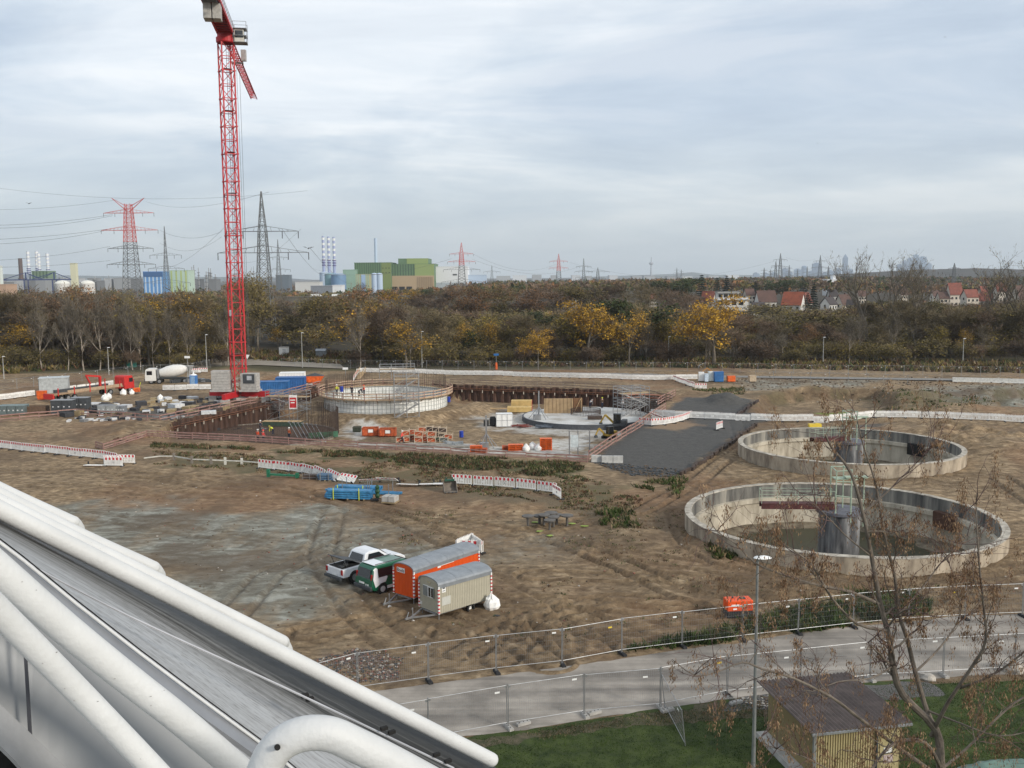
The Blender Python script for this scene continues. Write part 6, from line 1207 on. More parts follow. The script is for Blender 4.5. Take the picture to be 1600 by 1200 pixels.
for i, (px, py) in enumerate(((836, 817), (824, 826), (843, 831), (860, 838), (912, 823), (893, 819))):
    g = GZ(px, py); mb = MB(); pts = [(math.cos(a)*rng.uniform(.2, .45), math.sin(a)*rng.uniform(.1, .25)) for a in np.linspace(0, 5.6, 8)]; mb.prism(pts, .0, .03); tag(mb.build('survey_mark', SPR, None, loc=g+Vector((0, 0, .05))), '%s yellow green marking spot from the left round the bollards' % nth(sorted((836, 824, 843, 860, 912, 893)).index(px)), 'paint mark', 'yellow green marks on the soil')
yt = GZ(1273, 668); tag(MB().box((0, 0, .3), (1.6, .7, .4)).box((0, 0, .1), (1.2, .5, .2)).box((.3, 0, .52), (.5, .5, .1)).build('yellow_box', HV_Y if False else YEL, None, loc=yt), 'yellow box just behind the rim of the far tank', 'box')
# kerb boards beside the gravel field
def edge_boards(l, label, mat, w=.2, h=.3, n=14):
    pts = [GZ(a, b) for a, b in l]; mb = MB(); o = pts[0]; r_ = random.Random(len(l))
    for i in range(len(pts)-1):
        for k in range(n):
            a, b = pts[i].lerp(pts[i+1], k/n)-o, pts[i].lerp(pts[i+1], (k+1.2)/n)-o; mb.bar(a+Vector((r_.uniform(-.3, .3), 0, h/2)), b+Vector((r_.uniform(-.3, .3), 0, h/2)), w, h)
    tag(mb.build('timber_edging', mat, None, loc=o), label, 'edging')
edge_boards([(1066, 743), (1110, 715), (1160, 680), (1183, 664)], 'dark timber edging along the right side of the gravel field', M_('dark_edging', (.07, .05, .04), .9), .25, .35, 12)
edge_boards([(1150, 652), (1165, 640), (1182, 628)], 'dark timber edging right of the gravel heap', M_('dark_edging2', (.06, .045, .04), .9), .25, .4, 8)
for i, (a, b, c) in enumerate(((924, 940, 722), (940, 958, 723), (958, 974, 723))):
    p, q = G(a, c), G(b, c); mb = MB(); mb.bar(Vector((0, 0, .35)), q-p+Vector((-.05, 0, .35)), .4, .8); tag(mb.build('concrete_kerb_block', M_('kerb_block_%d' % i, (.5, .49, .46), .85), None, loc=p), '%s pale concrete block from the left at the front corner of the gravel field' % nth(i), 'concrete block', 'pale blocks at the gravel corner')
# ------------------------------------------------------------------ trees
def leafmat(name, a, b, c, rough=.8, vs=.6, rnd=.22, hue=True):
    mt = M_(name, b, rough, col2=a, vs=vs, rnd=rnd, spec=.2); r = [n for n in mt.node_tree.nodes if n.type == 'VALTORGB'][0].color_ramp; e = r.elements.new(.5); e.color = (*c, 1); return mt
BARK = M_('grey_bark', (.20, .17, .135), .9, col2=(.10, .085, .065), vs=2, rnd=.25); BARKL = M_('pale_bark', (.42, .36, .29), .9, col2=(.13, .11, .09), vs=2, rnd=.2)
TWB = M_('brown_twigs', (.195, .135, .088), .9, col2=(.08, .056, .038), vs=.4, rnd=.35); TWL = M_('pale_twigs', (.17, .145, .11), .9, col2=(.09, .075, .055), vs=.4, rnd=.2); TWG = M_('olive_twigs', (.20, .155, .085), .9, col2=(.085, .066, .036), vs=.4, rnd=.35)
L_GOLD = leafmat('golden_leaves', (.16, .10, .02), (.60, .36, .035), (.38, .22, .03)); L_OR = leafmat('rust_brown_leaves', (.10, .055, .03), (.34, .165, .06), (.20, .105, .048)); L_OLV = leafmat('olive_leaves', (.065, .055, .022), (.27, .20, .055), (.15, .12, .04)); L_GRN = leafmat('dark_green_leaves', (.02, .028, .012), (.08, .095, .03), (.042, .056, .02)); L_YG = leafmat('yellow_green_leaves', (.08, .07, .018), (.40, .29, .045), (.22, .17, .035)); L_NEED = leafmat('conifer_needles', (.006, .012, .008), (.022, .038, .022), (.012, .022, .013), vs=1)
class TM:
    def __init__(s, seed): s.r = np.random.RandomState(seed); s.seg = []; s.tips = []
    def branch(s, p, d, L, r, lv, maxlv, up, kids, spread):
        n = 4 if lv == 0 else 3; q = p.copy(); dd = d.copy(); pts = [q.copy()]
        for i in range(n):
            dd = dd+s.r.normal(0, .09 if lv == 0 else .17, 3)+np.array([0, 0, up*(.12 if lv else 0)]); dd /= np.linalg.norm(dd); q = q+dd*L/n; pts.append(q.copy())
        rs = [max(.012, r*(1-.75*i/n)) for i in range(n+1)]; s.seg.append((pts, rs, lv))
        if lv >= maxlv: s.tips.append((pts[-1], dd, L)); s.tips.append((pts[1], dd, L)); return
        k = kids[lv] if lv < len(kids) else 3
        for j in range(k):
            u = (.38+.62*(j+s.r.rand())/k) if lv == 0 else (.25+.75*(j+s.r.rand())/k); f = u*n; i0 = min(n-1, int(f)); b = pts[i0]+(pts[i0+1]-pts[i0])*(f-i0)
            a = s.r.rand()*2*PI; perp = np.array([math.cos(a), math.sin(a), 0.]); nd_ = dd*(1-spread)+perp*spread*1.25+np.array([0, 0, .25*up]); nd_ /= np.linalg.norm(nd_)
            s.branch(b, nd_, L*s.r.uniform(.42, .68)*(1.15-.45*u if lv == 0 else 1), r*.5*(1-.4*u), lv+1, maxlv, up, kids, spread)
        s.tips.append((pts[-1], dd, L*.5))
def make_tree(name, seed, h, r, kids, maxlv, spread, up, ntw, tw, twm, nlf, ls, lfm, barkm, trunkf=.62, cat='tree', tmax=3, drop=0.0, stems=1, clump=.9):
    T = TM(seed)
    for k in range(stems):
        a = 2*PI*k/stems; d = np.array([.22*math.cos(a)*(stems > 1), .22*math.sin(a)*(stems > 1), 1.]); T.branch(np.array([.3*math.cos(a)*(stems > 1), .3*math.sin(a)*(stems > 1), -.2]), d/np.linalg.norm(d), h*trunkf, r, 0, maxlv, up, kids, spread)
    top = max(t[0][2] for t in T.tips); sc = h/(top+.3)
    root = thing(name, '', cat); mb = MB()
    for pts, rs, lv in T.seg:
        if lv <= tmax: mb.tube([p*sc for p in pts], [q*sc for q in rs], 6 if lv == 0 else (4 if lv == 1 else 3), cap=False)
    mb.build('trunk', barkm, root, smooth=True)
    R_ = T.r; tip = np.array([t[0] for t in T.tips])*sc; dr = np.array([t[1] for t in T.tips]); tl = np.array([t[2] for t in T.tips])*sc
    V = []; F = []; mi = []
    if ntw:
        i = R_.randint(0, len(tip), ntw); p = tip[i]+R_.normal(0, .35, (ntw, 3))*clump; d = dr[i]+R_.normal(0, .55, (ntw, 3))+np.array([0, 0, .25*up-drop]); d /= np.linalg.norm(d, axis=1, keepdims=True); L = R_.uniform(.6, 1.0, ntw)[:, None]*tw[1]
        w = np.cross(d, R_.normal(0, 1, (ntw, 3))); w /= np.linalg.norm(w, axis=1, keepdims=True); w *= tw[0]/2
        v = np.stack([p-w, p+w, p+d*L*.6+w*.5+R_.normal(0, .05, (ntw, 3)), p+d*L], 1).reshape(-1, 3); V.append(v); F += [(4*k, 4*k+1, 4*k+2, 4*k+3) for k in range(ntw)]; mi += [0]*ntw
    if nlf:
        o = 4*ntw; i = R_.randint(0, len(tip), nlf); j = R_.rand(len(tip)) > .22; i = np.where(j[i], i, (i*7) % len(tip))
        p = tip[i]+R_.normal(0, 1, (nlf, 3))*np.array([.62, .62, .45])*clump; a = R_.normal(0, 1, (nlf, 3)); a /= np.linalg.norm(a, axis=1, keepdims=True); b = np.cross(a, R_.normal(0, 1, (nlf, 3))); b /= np.linalg.norm(b, axis=1, keepdims=True); s_ = R_.uniform(.6, 1.25, nlf)[:, None]*ls/2
        v = np.stack([p-a*s_, p-b*s_*.7, p+a*s_, p+b*s_*.7], 1).reshape(-1, 3); V.append(v); F += [(o+4*k, o+4*k+1, o+4*k+2, o+4*k+3) for k in range(nlf)]; mi += [1]*nlf
    me = bpy.data.meshes.new('crown'); me.from_pydata(np.concatenate(V).tolist(), [], F); me.polygons.foreach_set('material_index', mi); me.materials.append(twm); me.materials.append(lfm or twm); me.update()
    o = bpy.data.objects.new('crown', me); C.objects.link(o); o.parent = root; return root
def make_conifer(name, seed, h, w):
    R_ = np.random.RandomState(seed); root = thing(name, '', 'tree'); MB().tube([(0, 0, -.2), (0, 0, h*.95)], [.22, .04], 6).build('trunk', BARK, root); n = 2600
    u = R_.rand(n)**.75; lay = np.round(u*14)/14; z = .06*h+(h*.94)*(.3*u+.7*lay); rr = w/2*(1-(z/h))*(.35+.65*R_.rand(n)**.5)*(1+.2*R_.normal(0, 1, n)*.5); a = R_.rand(n)*2*PI
    p = np.stack([rr*np.cos(a), rr*np.sin(a), z-.25*rr], 1); d = np.stack([np.cos(a), np.sin(a), np.full(n, -.35)], 1)+R_.normal(0, .25, (n, 3)); b = np.cross(d, R_.normal(0, 1, (n, 3))); b /= np.linalg.norm(b, axis=1, keepdims=True); d = d*R_.uniform(.35, .8, n)[:, None]; b *= .16
    v = np.stack([p-b, p-d*.5, p+b, p+d], 1).reshape(-1, 3); me = bpy.data.meshes.new('crown'); me.from_pydata(v.tolist(), [], [(4*k, 4*k+1, 4*k+2, 4*k+3) for k in range(n)]); me.materials.append(L_NEED); o = bpy.data.objects.new('crown', me); C.objects.link(o); o.parent = root; return root
K = [5, 4, 3, 3]
V_ = {
 'bare': [make_tree('bare_tree', 1, 14, .20, [7, 5, 3], 3, .5, .6, 2600, (.05, 1.5), TWB, 120, .25, L_OR, BARK), make_tree('bare_tree', 2, 14, .22, [8, 4, 4], 3, .55, .5, 2600, (.05, 1.4), TWG, 300, .26, L_OLV, BARK), make_tree('bare_tree', 3, 14, .18, [7, 5, 4], 3, .38, .8, 1300, (.045, 1.3), TWL, 60, .25, L_YG, BARKL)],
 'olive': [make_tree('olive_tree', 4, 13, .2, [7, 5, 3], 3, .55, .4, 1700, (.05, 1.2), TWG, 2400, .36, L_OLV, BARK), make_tree('olive_tree', 5, 13, .2, [8, 4, 4], 3, .5, .5, 1700, (.05, 1.2), TWG, 1900, .36, L_YG, BARK)],
 'brown': [make_tree('brown_tree', 6, 14, .24, [8, 5, 3], 3, .6, .35, 1600, (.05, 1.2), TWB, 3000, .34, L_OR, BARK)],
 'gold': [make_tree('golden_tree', 7, 13, .24, [8, 5, 4], 3, .62, .3, 900, (.045, 1.1), TWB, 3600, .36, L_GOLD, BARK), make_tree('golden_tree', 8, 12, .2, [7, 5, 3], 3, .55, .4, 1200, (.045, 1.1), TWG, 1300, .36, L_GOLD, BARK)],
 'green': [make_tree('evergreen_tree', 9, 11, .22, [8, 5, 4], 3, .6, .3, 300, (.05, 1.0), TWG, 4200, .40, L_GRN, BARK)],
 'shrub': [make_tree('bare_shrub', 10, 5, .07, [6, 5, 3], 3, .55, .6, 2300, (.04, .9), TWB, 250, .2, L_OR, BARK, .6, 'shrub', 2, 0, 4), make_tree('green_shrub', 11, 4.5, .07, [6, 5, 3], 3, .6, .4, 900, (.04, .8), TWG, 2100, .24, L_OLV, BARK, .6, 'shrub', 2, 0, 4), make_tree('yellow_shrub', 12, 5, .07, [6, 5, 3], 3, .55, .5, 1200, (.04, .9), TWG, 1000, .24, L_YG, BARK, .6, 'shrub', 2, 0, 4)],
 'conifer': [make_conifer('conifer', 13, 14, 6)],
 'tall': [make_tree('tall_bare_tree', 14, 26, .42, [8, 5, 4], 3, .34, .8, 1300, (.035, 1.3), TWL, 160, .24, L_YG, BARK, .5, 'tree', 3, 0, 2, .5), make_tree('tall_bare_tree', 15, 26, .45, [8, 5, 4], 3, .38, .75, 1300, (.035, 1.3), TWL, 320, .26, L_YG, BARK, .5, 'tree', 3, 0, 2, .5)],
}
DESC = {'bare_tree': 'bare brown tree', 'olive_tree': 'thin leaved olive tree', 'brown_tree': 'rust brown leaved tree', 'golden_tree': 'golden leaved tree', 'evergreen_tree': 'dark green leafy tree', 'bare_shrub': 'bare brown shrub', 'green_shrub': 'olive green shrub', 'yellow_shrub': 'yellowish shrub', 'conifer': 'dark conifer', 'tall_bare_tree': 'tall bare tree'}
t_used = set(); PLANT = []
def plant(kind, vi, x, y, h, wmul, row):
    base = V_[kind][vi % len(V_[kind])]; h0 = {'bare': 14, 'olive': 13, 'brown': 14, 'gold': (13, 12)[vi % 2], 'green': 11, 'shrub': (5, 4.5, 5)[vi % 3], 'conifer': 14, 'tall': 26}[kind]
    z = hgt(x, y)-.1 if y < 225 else -.05; s = h/h0
    if id(base) not in t_used: o = base; t_used.add(id(base)); o.location = (x, y, z)
    else: o = dup(base, (x, y, z))
    o.rotation_euler = (0, 0, rng.uniform(0, 6.28)); o.scale = (s*wmul, s*wmul, s); PLANT.append((row, math.atan2(x, y), o)); return o
def prof(tab, px): return float(np.interp(px, [a for a, b in tab], [b for a, b in tab]))
NEARP = [(-60, 455), (0, 455), (60, 450), (130, 447), (200, 452), (260, 450), (330, 455), (400, 446), (440, 455), (520, 460), (560, 458), (600, 468), (650, 478), (700, 484), (760, 488), (830, 482), (900, 480), (950, 470), (1000, 468), (1050, 476), (1100, 484), (1180, 492), (1250, 500), (1320, 488), (1350, 470), (1400, 462), (1450, 468), (1500, 476), (1560, 468), (1680, 460)]
FARP = [(-60, 462), (200, 460), (440, 462), (480, 470), (540, 462), (600, 452), (700, 447), (850, 444), (1000, 441), (1060, 443), (1100, 462), (1130, 480), (1200, 485), (1320, 480), (1380, 468), (1480, 478), (1540, 476), (1680, 455)]
def hz_y(px): return 432-(px-800)*.0077
def rowfill(n, d0, d1, table, kinds, row, hj=.18, wm=(1.0, 1.5), hmin=3, fixed=None):
    for k in range(n):
        px = -50+1720*(k+rng.uniform(.1, .9))/n; d = rng.uniform(d0, d1); p = XY(px, d)
        if fixed: h = rng.uniform(*fixed)
        else: h = (20-(prof(table, px)-hz_y(px))*d/FPX)*rng.uniform(1-hj, 1.03)
        if h < hmin: continue
        if 372 < px < 548 and d < 262: continue
        kd, vi = rng.choice(kinds(px)); plant(kd, vi, p.x, p.y, h, rng.uniform(*wm), row)
kn = lambda px: ([('bare', 0), ('bare', 2), ('bare', 2), ('bare', 2), ('olive', 0), ('bare', 1), ('olive', 1), ('brown', 0), ('gold', 1)] if px < 450 else [('bare', 0), ('bare', 1), ('bare', 1), ('olive', 0), ('olive', 1), ('olive', 0), ('gold', 1), ('brown', 0), ('green', 0)] if px < 1150 else [('bare', 0), ('bare', 1), ('bare', 1), ('olive', 0), ('olive', 1), ('bare', 2), ('brown', 0)])
kf = lambda px: [('bare', 0), ('bare', 1), ('brown', 0), ('bare', 0), ('bare', 0), ('olive', 0), ('gold', 1), ('brown', 0), ('green', 0)]
sh = lambda px: [('shrub', 0), ('shrub', 0), ('shrub', 1), ('shrub', 1), ('shrub', 2)]
rowfill(58, 213, 221, None, sh, 'front', fixed=(2.6, 5.8), wm=(1.1, 1.6))
rowfill(60, 222, 236, NEARP, kn, 'second', .45)
rowfill(56, 224, 250, None, sh, 'understorey', fixed=(4.5, 8), wm=(1.3, 1.8)); rowfill(56, 255, 330, None, sh, 'rear understorey', fixed=(6, 10), wm=(1.6, 2.4)); rowfill(34, 340, 440, None, sh, 'last understorey', fixed=(6, 9), wm=(2.2, 3.2))
rowfill(50, 238, 262, NEARP, kn, 'third', .15)
rowfill(42, 268, 320, NEARP, kn, 'fourth', .08, wm=(1.2, 1.7))
rowfill(40, 340, 430, FARP, kf, 'fifth', .12, wm=(1.2, 1.8)); rowfill(44, 470, 600, FARP, kf, 'sixth', .08, wm=(1.3, 2.0))
for kd, vi, px, d, ytop, w_ in (('gold', 0, 1117, 213, 457, 1.2), ('gold', 0, 918, 214, 466, 1.15), ('brown', 0, 560, 236, 446, 1.15), ('gold', 1, 632, 212, 496, 1.5), ('gold', 0, 840, 213, 512, 1.2), ('gold', 1, 985, 214, 480, 1.0), ('tall', 0, 1368, 245, 386, 1.0), ('tall', 1, 1436, 240, 392, .9), ('tall', 1, 1572, 238, 384, 1.05), ('bare', 1, 1000, 230, 470, 1.3), ('olive', 0, 400, 268, 425, 1.0), ('gold', 1, 432, 266, 510, 1.2), ('gold', 1, 486, 262, 518, 1.0), ('bare', 2, 112, 226, 455, .9), ('gold', 1, 118, 240, 450, .7), ('gold', 1, 20, 224, 500, 1.4), ('conifer', 0, 1271, 440, 444, 1.0), ('conifer', 0, 1262, 450, 458, 1.2), ('green', 0, 1053, 520, 434, 1.6), ('green', 0, 1036, 530, 438, 1.3), ('conifer', 0, 1096, 600, 430, 1.2), ('conifer', 0, 1120, 620, 434, 1.1), ('conifer', 0, 1135, 640, 431, 1.0), ('conifer', 0, 1180, 650, 440, 1.2), ('green', 0, 1222, 620, 436, 1.6), ('conifer', 0, 1255, 640, 437, 1.6), ('bare', 0, 1530, 226, 480, 1.4), ('gold', 1, 1510, 224, 510, .8), ('green', 0, 1478, 300, 470, 1.3)):
    p = XY(px, d); plant(kd, vi, p.x, p.y, 20-(ytop-hz_y(px))*d/FPX, w_, 'landmark')
bs = {}
for px in (60, 100, 125, 150, 172, 188, 202, 214, 236, 262, 290, 352, 560, 640, 1010, 1105, 1185, 1330, 1400):
    p = XY(px, 212+rng.uniform(0, 6)); plant('bare', 2, p.x, p.y, 20-(prof(NEARP, px)-hz_y(px)+rng.uniform(4, 30))*215/FPX, rng.uniform(.6, .9), 'edge')
for row, a, o in sorted(PLANT, key=lambda q: (q[0], q[1])):
    nm = o.name.split('.')[0]; bs.setdefault((row, nm), []).append(o)
for (row, nm), l in bs.items():
    for i, o in enumerate(l):
        o['label'] = ('%s %s from the left in the %s row of the wood' % (nth(i), DESC[nm], row)) if row != 'landmark' else ('%s prominent %s from the left standing out of the wood' % (nth(i), DESC[nm])); o['category'] = 'shrub' if 'shrub' in nm else 'tree'; o['group'] = ('%ss of the wood' % DESC[nm])
for k_, l in V_.items():
    for o in l:
        if id(o) not in t_used:
            for c in list(o.children): bpy.data.objects.remove(c)
            bpy.data.objects.remove(o)
# far wood as one mass
R_ = np.random.RandomState(5); V = []; mi = []
def crowns(n, d0, d1, hfun, mats, rad=(3, 6)):
    for k in range(n):
        px = R_.uniform(-60, 1680); d = d0+(d1-d0)*R_.rand(); p = XY(px, d); h = hfun(px, d)
        if h < 2: continue
        m_ = 34; r = R_.uniform(*rad); q = R_.normal(0, 1, (m_, 3)); q /= np.linalg.norm(q, axis=1, keepdims=True); q[:, 2] = np.abs(q[:, 2])*1.5-.5; c = np.array([p.x, p.y, h-r*1.0]); pt = c+q*r*np.array([1, 1, .9])*R_.uniform(.7, 1, (m_, 1)); a = R_.normal(0, 1, (m_, 3)); b = R_.normal(0, 1, (m_, 3)); s = R_.uniform(.5, 1.3, (m_, 1))*(.7+d/1200); V.append(np.stack([pt-a*s*.6, pt-b*s*.5, pt+a*s*.6, pt+b*s*.5], 1).reshape(-1, 3)); mi.extend([R_.choice(mats)]*m_)
FW_ = [(-60, 452), (330, 452), (480, 452), (560, 458), (680, 447), (750, 442), (900, 438), (1000, 436), (1100, 436), (1300, 436), (1360, 440), (1700, 446)]
crowns(1500, 620, 1000, lambda px, d: (20-(prof(FW_, px)-hz_y(px)+R_.uniform(0, 4))*d/FPX) if px > 600 else 8, [0, 2, 3, 3, 2, 3, 4])
crowns(1500, 1000, 1900, lambda px, d: min(24, 20-(prof([(-60, 442), (600, 442), (800, 437), (1100, 432.5), (1350, 430), (1700, 432)], px)-hz_y(px)+R_.uniform(0, 2.5))*d/FPX) if px > 700 else 8, [0, 3, 3, 2, 3, 4, 4], (5, 9))
Vc = np.concatenate(V); nq = len(Vc)//4; me = bpy.data.meshes.new('distant_wood'); me.from_pydata(Vc.tolist(), [], [(4*k, 4*k+1, 4*k+2, 4*k+3) for k in range(nq)]); me.polygons.foreach_set('material_index', mi)
for m_ in (L_OR, L_OR, L_OLV, TWB, L_GRN): me.materials.append(m_)
o = bpy.data.objects.new('distant_wood', me); C.objects.link(o); tag(o, 'far off mass of reddish brown autumn woodland up to the skyline', 'woodland', None, 'stuff')
# leaf litter brambles at the foot of the wood
def tufts(name, label, cat, polys, n, hgtr, wid, mats, seed, lean=.5, zf=None, dens=None):
    R_ = np.random.RandomState(seed); P_ = []
    for poly in polys:
        xs = [p[0] for p in poly]; ys_ = [p[1] for p in poly]; m_ = int(n/len(polys)); x = R_.uniform(min(xs), max(xs), m_*5); y = R_.uniform(min(ys_), max(ys_), m_*5); ok = poly_sd(x, y, poly) > 0; c = fbm(x*.35+seed, y*.35, 4) > (dens if dens else .47); ok &= c; x, y = x[ok][:m_], y[ok][:m_]; P_.append(np.stack([x, y], 1))
    p = np.concatenate(P_); nn = len(p); z = height(p[:, 0][None, :], p[:, 1][None, :])[0] if zf is None else np.full(nn, zf); nb2 = 5
    base = np.repeat(np.stack([p[:, 0], p[:, 1], z], 1), nb2, 0)+R_.normal(0, .12, (nn*nb2, 3))*np.array([1, 1, 0]); hh = np.repeat(R_.uniform(*hgtr, nn), nb2)*R_.uniform(.5, 1, nn*nb2); d = R_.normal(0, lean, (nn*nb2, 3)); d[:, 2] = 1; d *= hh[:, None]; a = R_.rand(nn*nb2)*PI; w = np.stack([np.cos(a), np.sin(a), 0*a], 1)*wid
    v = np.stack([base-w, base+w, base+d*.6+w*.8, base+d], 1).reshape(-1, 3); me = bpy.data.meshes.new(name); me.from_pydata(v.tolist(), [], [(4*k, 4*k+1, 4*k+2, 4*k+3) for k in range(nn*nb2)]); me.polygons.foreach_set('material_index', np.repeat(R_.randint(0, len(mats), nn), nb2))
    for q in mats: me.materials.append(q)
    o = bpy.data.objects.new(name, me); C.objects.link(o); return tag(o, label, cat, None, 'stuff')
WG = leafmat('weed_green', (.03, .038, .016), (.12, .13, .045), (.065, .075, .028), rnd=0); WB = leafmat('weed_brown', (.09, .065, .038), (.34, .26, .15), (.20, .15, .085), rnd=0); WR = leafmat('weed_rust', (.07, .035, .02), (.16, .09, .05), (.11, .06, .035), rnd=0); GRS = leafmat('grass_blades', (.022, .042, .009), (.075, .115, .024), (.042, .072, .014), rnd=0)
tufts('weeds', 'band of green and brown weeds in front of the pit guard rail', 'weeds', [WEEDF], 4600, (.12, .5), .06, [WG, WG, WB, L_GRN, WR], 21, dens=.455)
tufts('dry_weeds', 'dry brown weeds scattered on the strip in front of the pit', 'weeds', [gp([(240, 700), (900, 745), (1010, 770), (1000, 812), (880, 800), (620, 752), (240, 728)])], 2600, (.08, .32), .06, [WB, WR, WG], 22, dens=.5)
tufts('fence_weeds', 'dark green weeds growing along the far road fence', 'weeds', [gp([(965, 1018), (1140, 984), (1330, 930), (1450, 935), (1450, 960), (1300, 982), (1120, 1006)])], 1700, (.2, .7), .055, [WG, GRS, L_GRN], 23, dens=.38)
tufts('bank_weeds', 'small weed clumps on the banks round the basins', 'weeds', [gp([(1370, 610), (1450, 608), (1560, 625), (1540, 642), (1390, 644)]), gp([(1080, 610), (1160, 606), (1170, 622), (1090, 618)]), gp([(1000, 745), (1075, 745), (1060, 775), (990, 760)]), gp([(930, 800), (990, 800), (1000, 830), (940, 826)]), gp([(1100, 850), (1120, 840), (1160, 870), (1120, 875)])], 1100, (.15, .6), .07, [WG, WB, GRS], 24, dens=.44)
tufts('scattered_weeds', 'single low weeds scattered over the brown soil', 'weeds', [gp([(600, 800), (1060, 790), (1300, 920), (1600, 900), (1600, 950), (1300, 935), (900, 1010), (700, 1000)])], 900, (.05, .2), .04, [WG, WB, WR], 25, dens=.56)
tufts('undergrowth', 'brown green undergrowth along the edge of the wood', 'undergrowth', [gp([(-60, 590), (330, 560), (560, 571), (1000, 574), (1700, 585), (1700, 570), (1000, 560), (330, 549), (-60, 572)])], 9000, (.4, 1.6), .22, [WB, WG, WR, L_OLV], 26, zf=-.05, dens=.3)
tufts('lawn_grass', 'short green grass of the lawn in front of the road', 'grass', [gp([(560, 1182), (820, 1142), (1000, 1116), (1140, 1100), (1240, 1094), (1400, 1072), (1640, 1052), (1700, 1230), (600, 1230)])], 13000, (.02, .07), .014, [GRS], 27, zf=.005, dens=.2)
tufts('verge_grass', 'thin dry grass on the verge between fence and lawn', 'grass', [VERGE], 1500, (.03, .12), .015, [WB, WG], 28, zf=.01, dens=.4)
# loose stones on the soil
def stones(n, poly, seed, sz, mats, name, label):
    R_ = np.random.RandomState(seed); xs = [p[0] for p in poly]; ys_ = [p[1] for p in poly]; x = R_.uniform(min(xs), max(xs), n*3); y = R_.uniform(min(ys_), max(ys_), n*3); ok = poly_sd(x, y, poly) > 0; x, y = x[ok][:n], y[ok][:n]; z = height(x[None, :], y[None, :])[0]; mb = MB()
    for a, b, c in zip(x, y, z): s = R_.uniform(*sz); mb.box((a, b, c+s*.2), (s, s*R_.uniform(.5, 1), s*R_.uniform(.3, .7)), R_.uniform(0, 3), mats[R_.randint(len(mats))])
    return tag(mb.build(name), label, 'stones', None, 'stuff')
ST1 = M_('pale_stone', (.42, .38, .33), .9, var=.2); ST2 = M_('brown_clod', (.12, .085, .055), .95, var=.2); ST3 = M_('red_brick_bits', (.25, .11, .08), .9, var=.2)
stones(700, gp([(120, 740), (560, 780), (1060, 800), (1600, 910), (1600, 960), (1000, 1015), (640, 1050), (330, 1000)]), 31, (.04, .14), [ST3, ST2, ST2, ST2, ST1], 'loose_stones', 'loose stones and clods scattered over the near soil')
stones(900, gp([(490, 1030), (560, 1012), (630, 1030), (622, 1062), (540, 1068)]), 32, (.04, .11), [ST2, ST2, ST3, DGREY, DGREY, ST1], 'brick_rubble', 'patch of dark red brick rubble behind the road fence')
stones(700, gp([(1130, 588), (1600, 590), (1600, 620), (1400, 615), (1150, 612)]), 33, (.1, .35), [ST2, ST2, ST2, ST1], 'far_rubble', 'rubble and clods on the banks round the far basins')
stones(500, gp([(1140, 1094), (1232, 1082), (1330, 1072), (1198, 1108)]), 34, (.04, .12), [ST1, ST2, DGREY], 'path_gravel', 'dark gravel chips beside the yellow shed')
stones(500, gp([(923, 724), (985, 743), (1066, 744), (1060, 733), (960, 724)]), 35, (.08, .25), [DGREY, DGREY, ST2], 'gravel_chips', 'coarse chips at the front edge of the gravel field')
# ------------------------------------------------------------------ street lamps and posts
def lamp(p, h, label, head=True, r=.06, mat=GALV, rz=0, grp='lamp posts'):
    t = thing('street_lamp', label, 'street lamp', p, rz, grp); MB().tube([(0, 0, 0), (0, 0, h*.35), (0, 0, h)], [r*1.35, r*1.1, r*.7], 10).build('pole', mat, t, smooth=True)
    MB().lathe([(.01, .07), (.12, .06), (.3, .02), (.34, -.02), (.2, -.04), (.01, -.03)], 16).build('lamp_head', W, t, smooth=True, loc=(.18, 0, h)).scale = (1, .6, 1)
    return t
y0 = 35; p = AY(1184, 871, y0); q = AY(1177, 1250, y0); lamp((p.x, y0, 0), p.z, 'tall grey street lamp with white head in front of the near tank', r=.065)
PPOST = M_('pale_post', (.42, .42, .40), .6)
for i, (px, ytop, d) in enumerate(((321, 523, 208), (168, 543, 202), (4, 557, 196), (471, 520, 216), (658.5, 518, 214), (841, 524, 215), (1045, 526, 215), (1287, 527, 214), (1506, 529, 213))):
    a = AY(px, ytop, d); lamp((a.x, d, 0), a.z, '%s slim pale lamp post from the left along the edge of the wood' % nth((4, 168, 321, 471, 658.5, 841, 1045, 1287, 1506).index(px)), r=.07, mat=PPOST, grp='slim lamp posts along the wood')
for i, (px, py, h, lab, m_) in enumerate(((294, 590, 4.2, 'post with small blue white sign behind the mixer', WHT), (775.5, 577, 3.2, 'post with blue sign and red hydrant foot in front of the wood', BLUEP), (387, 575, 3.0, 'post with white triangular give way sign at the far road', WHT), (540, 588, 1.6, 'short post with pale box beside the white ring', WHT))):
    g = G(px, py); t = thing('sign_post', lab, 'sign post', g); MB().tube([(0, 0, 0), (0, 0, h)], .06).build('post', GALV, t)
    if i == 2: MB().add([(-.6, -.08, h), (.6, -.08, h), (0, -.08, h-1.0), (-.6, -.04, h), (.6, -.04, h), (0, -.04, h-1.0)], [(0, 2, 1), (3, 4, 5), (0, 1, 4, 3), (1, 2, 5, 4), (2, 0, 3, 5)]).build('sign', m_, t)
    else: MB().box((0, -.08, h), (1.1, .06, .45)).build('sign', m_, t)
    if i == 1: MB().lathe([(.28, 0), (.25, 1.2), (.15, 1.5), (.01, 1.55)], 10, (0, -.4, 0)).build('hydrant', ORNG, t)
g = G(444, 556); t = thing('transformer_hut', 'small white cabinet hut on the far path', 'cabinet hut', g); MB().box((0, 0, 1.1), (2.2, 1.6, 2.2)).build('walls', WHT, t); MB().box((0, 0, 2.25), (2.4, 1.8, .12)).build('roof', CONC, t); MB().box((.3, -.82, 1.0), (1.0, .04, 1.7)).build('door', M_('pale_grey_door', (.6, .6, .6), .6), t)
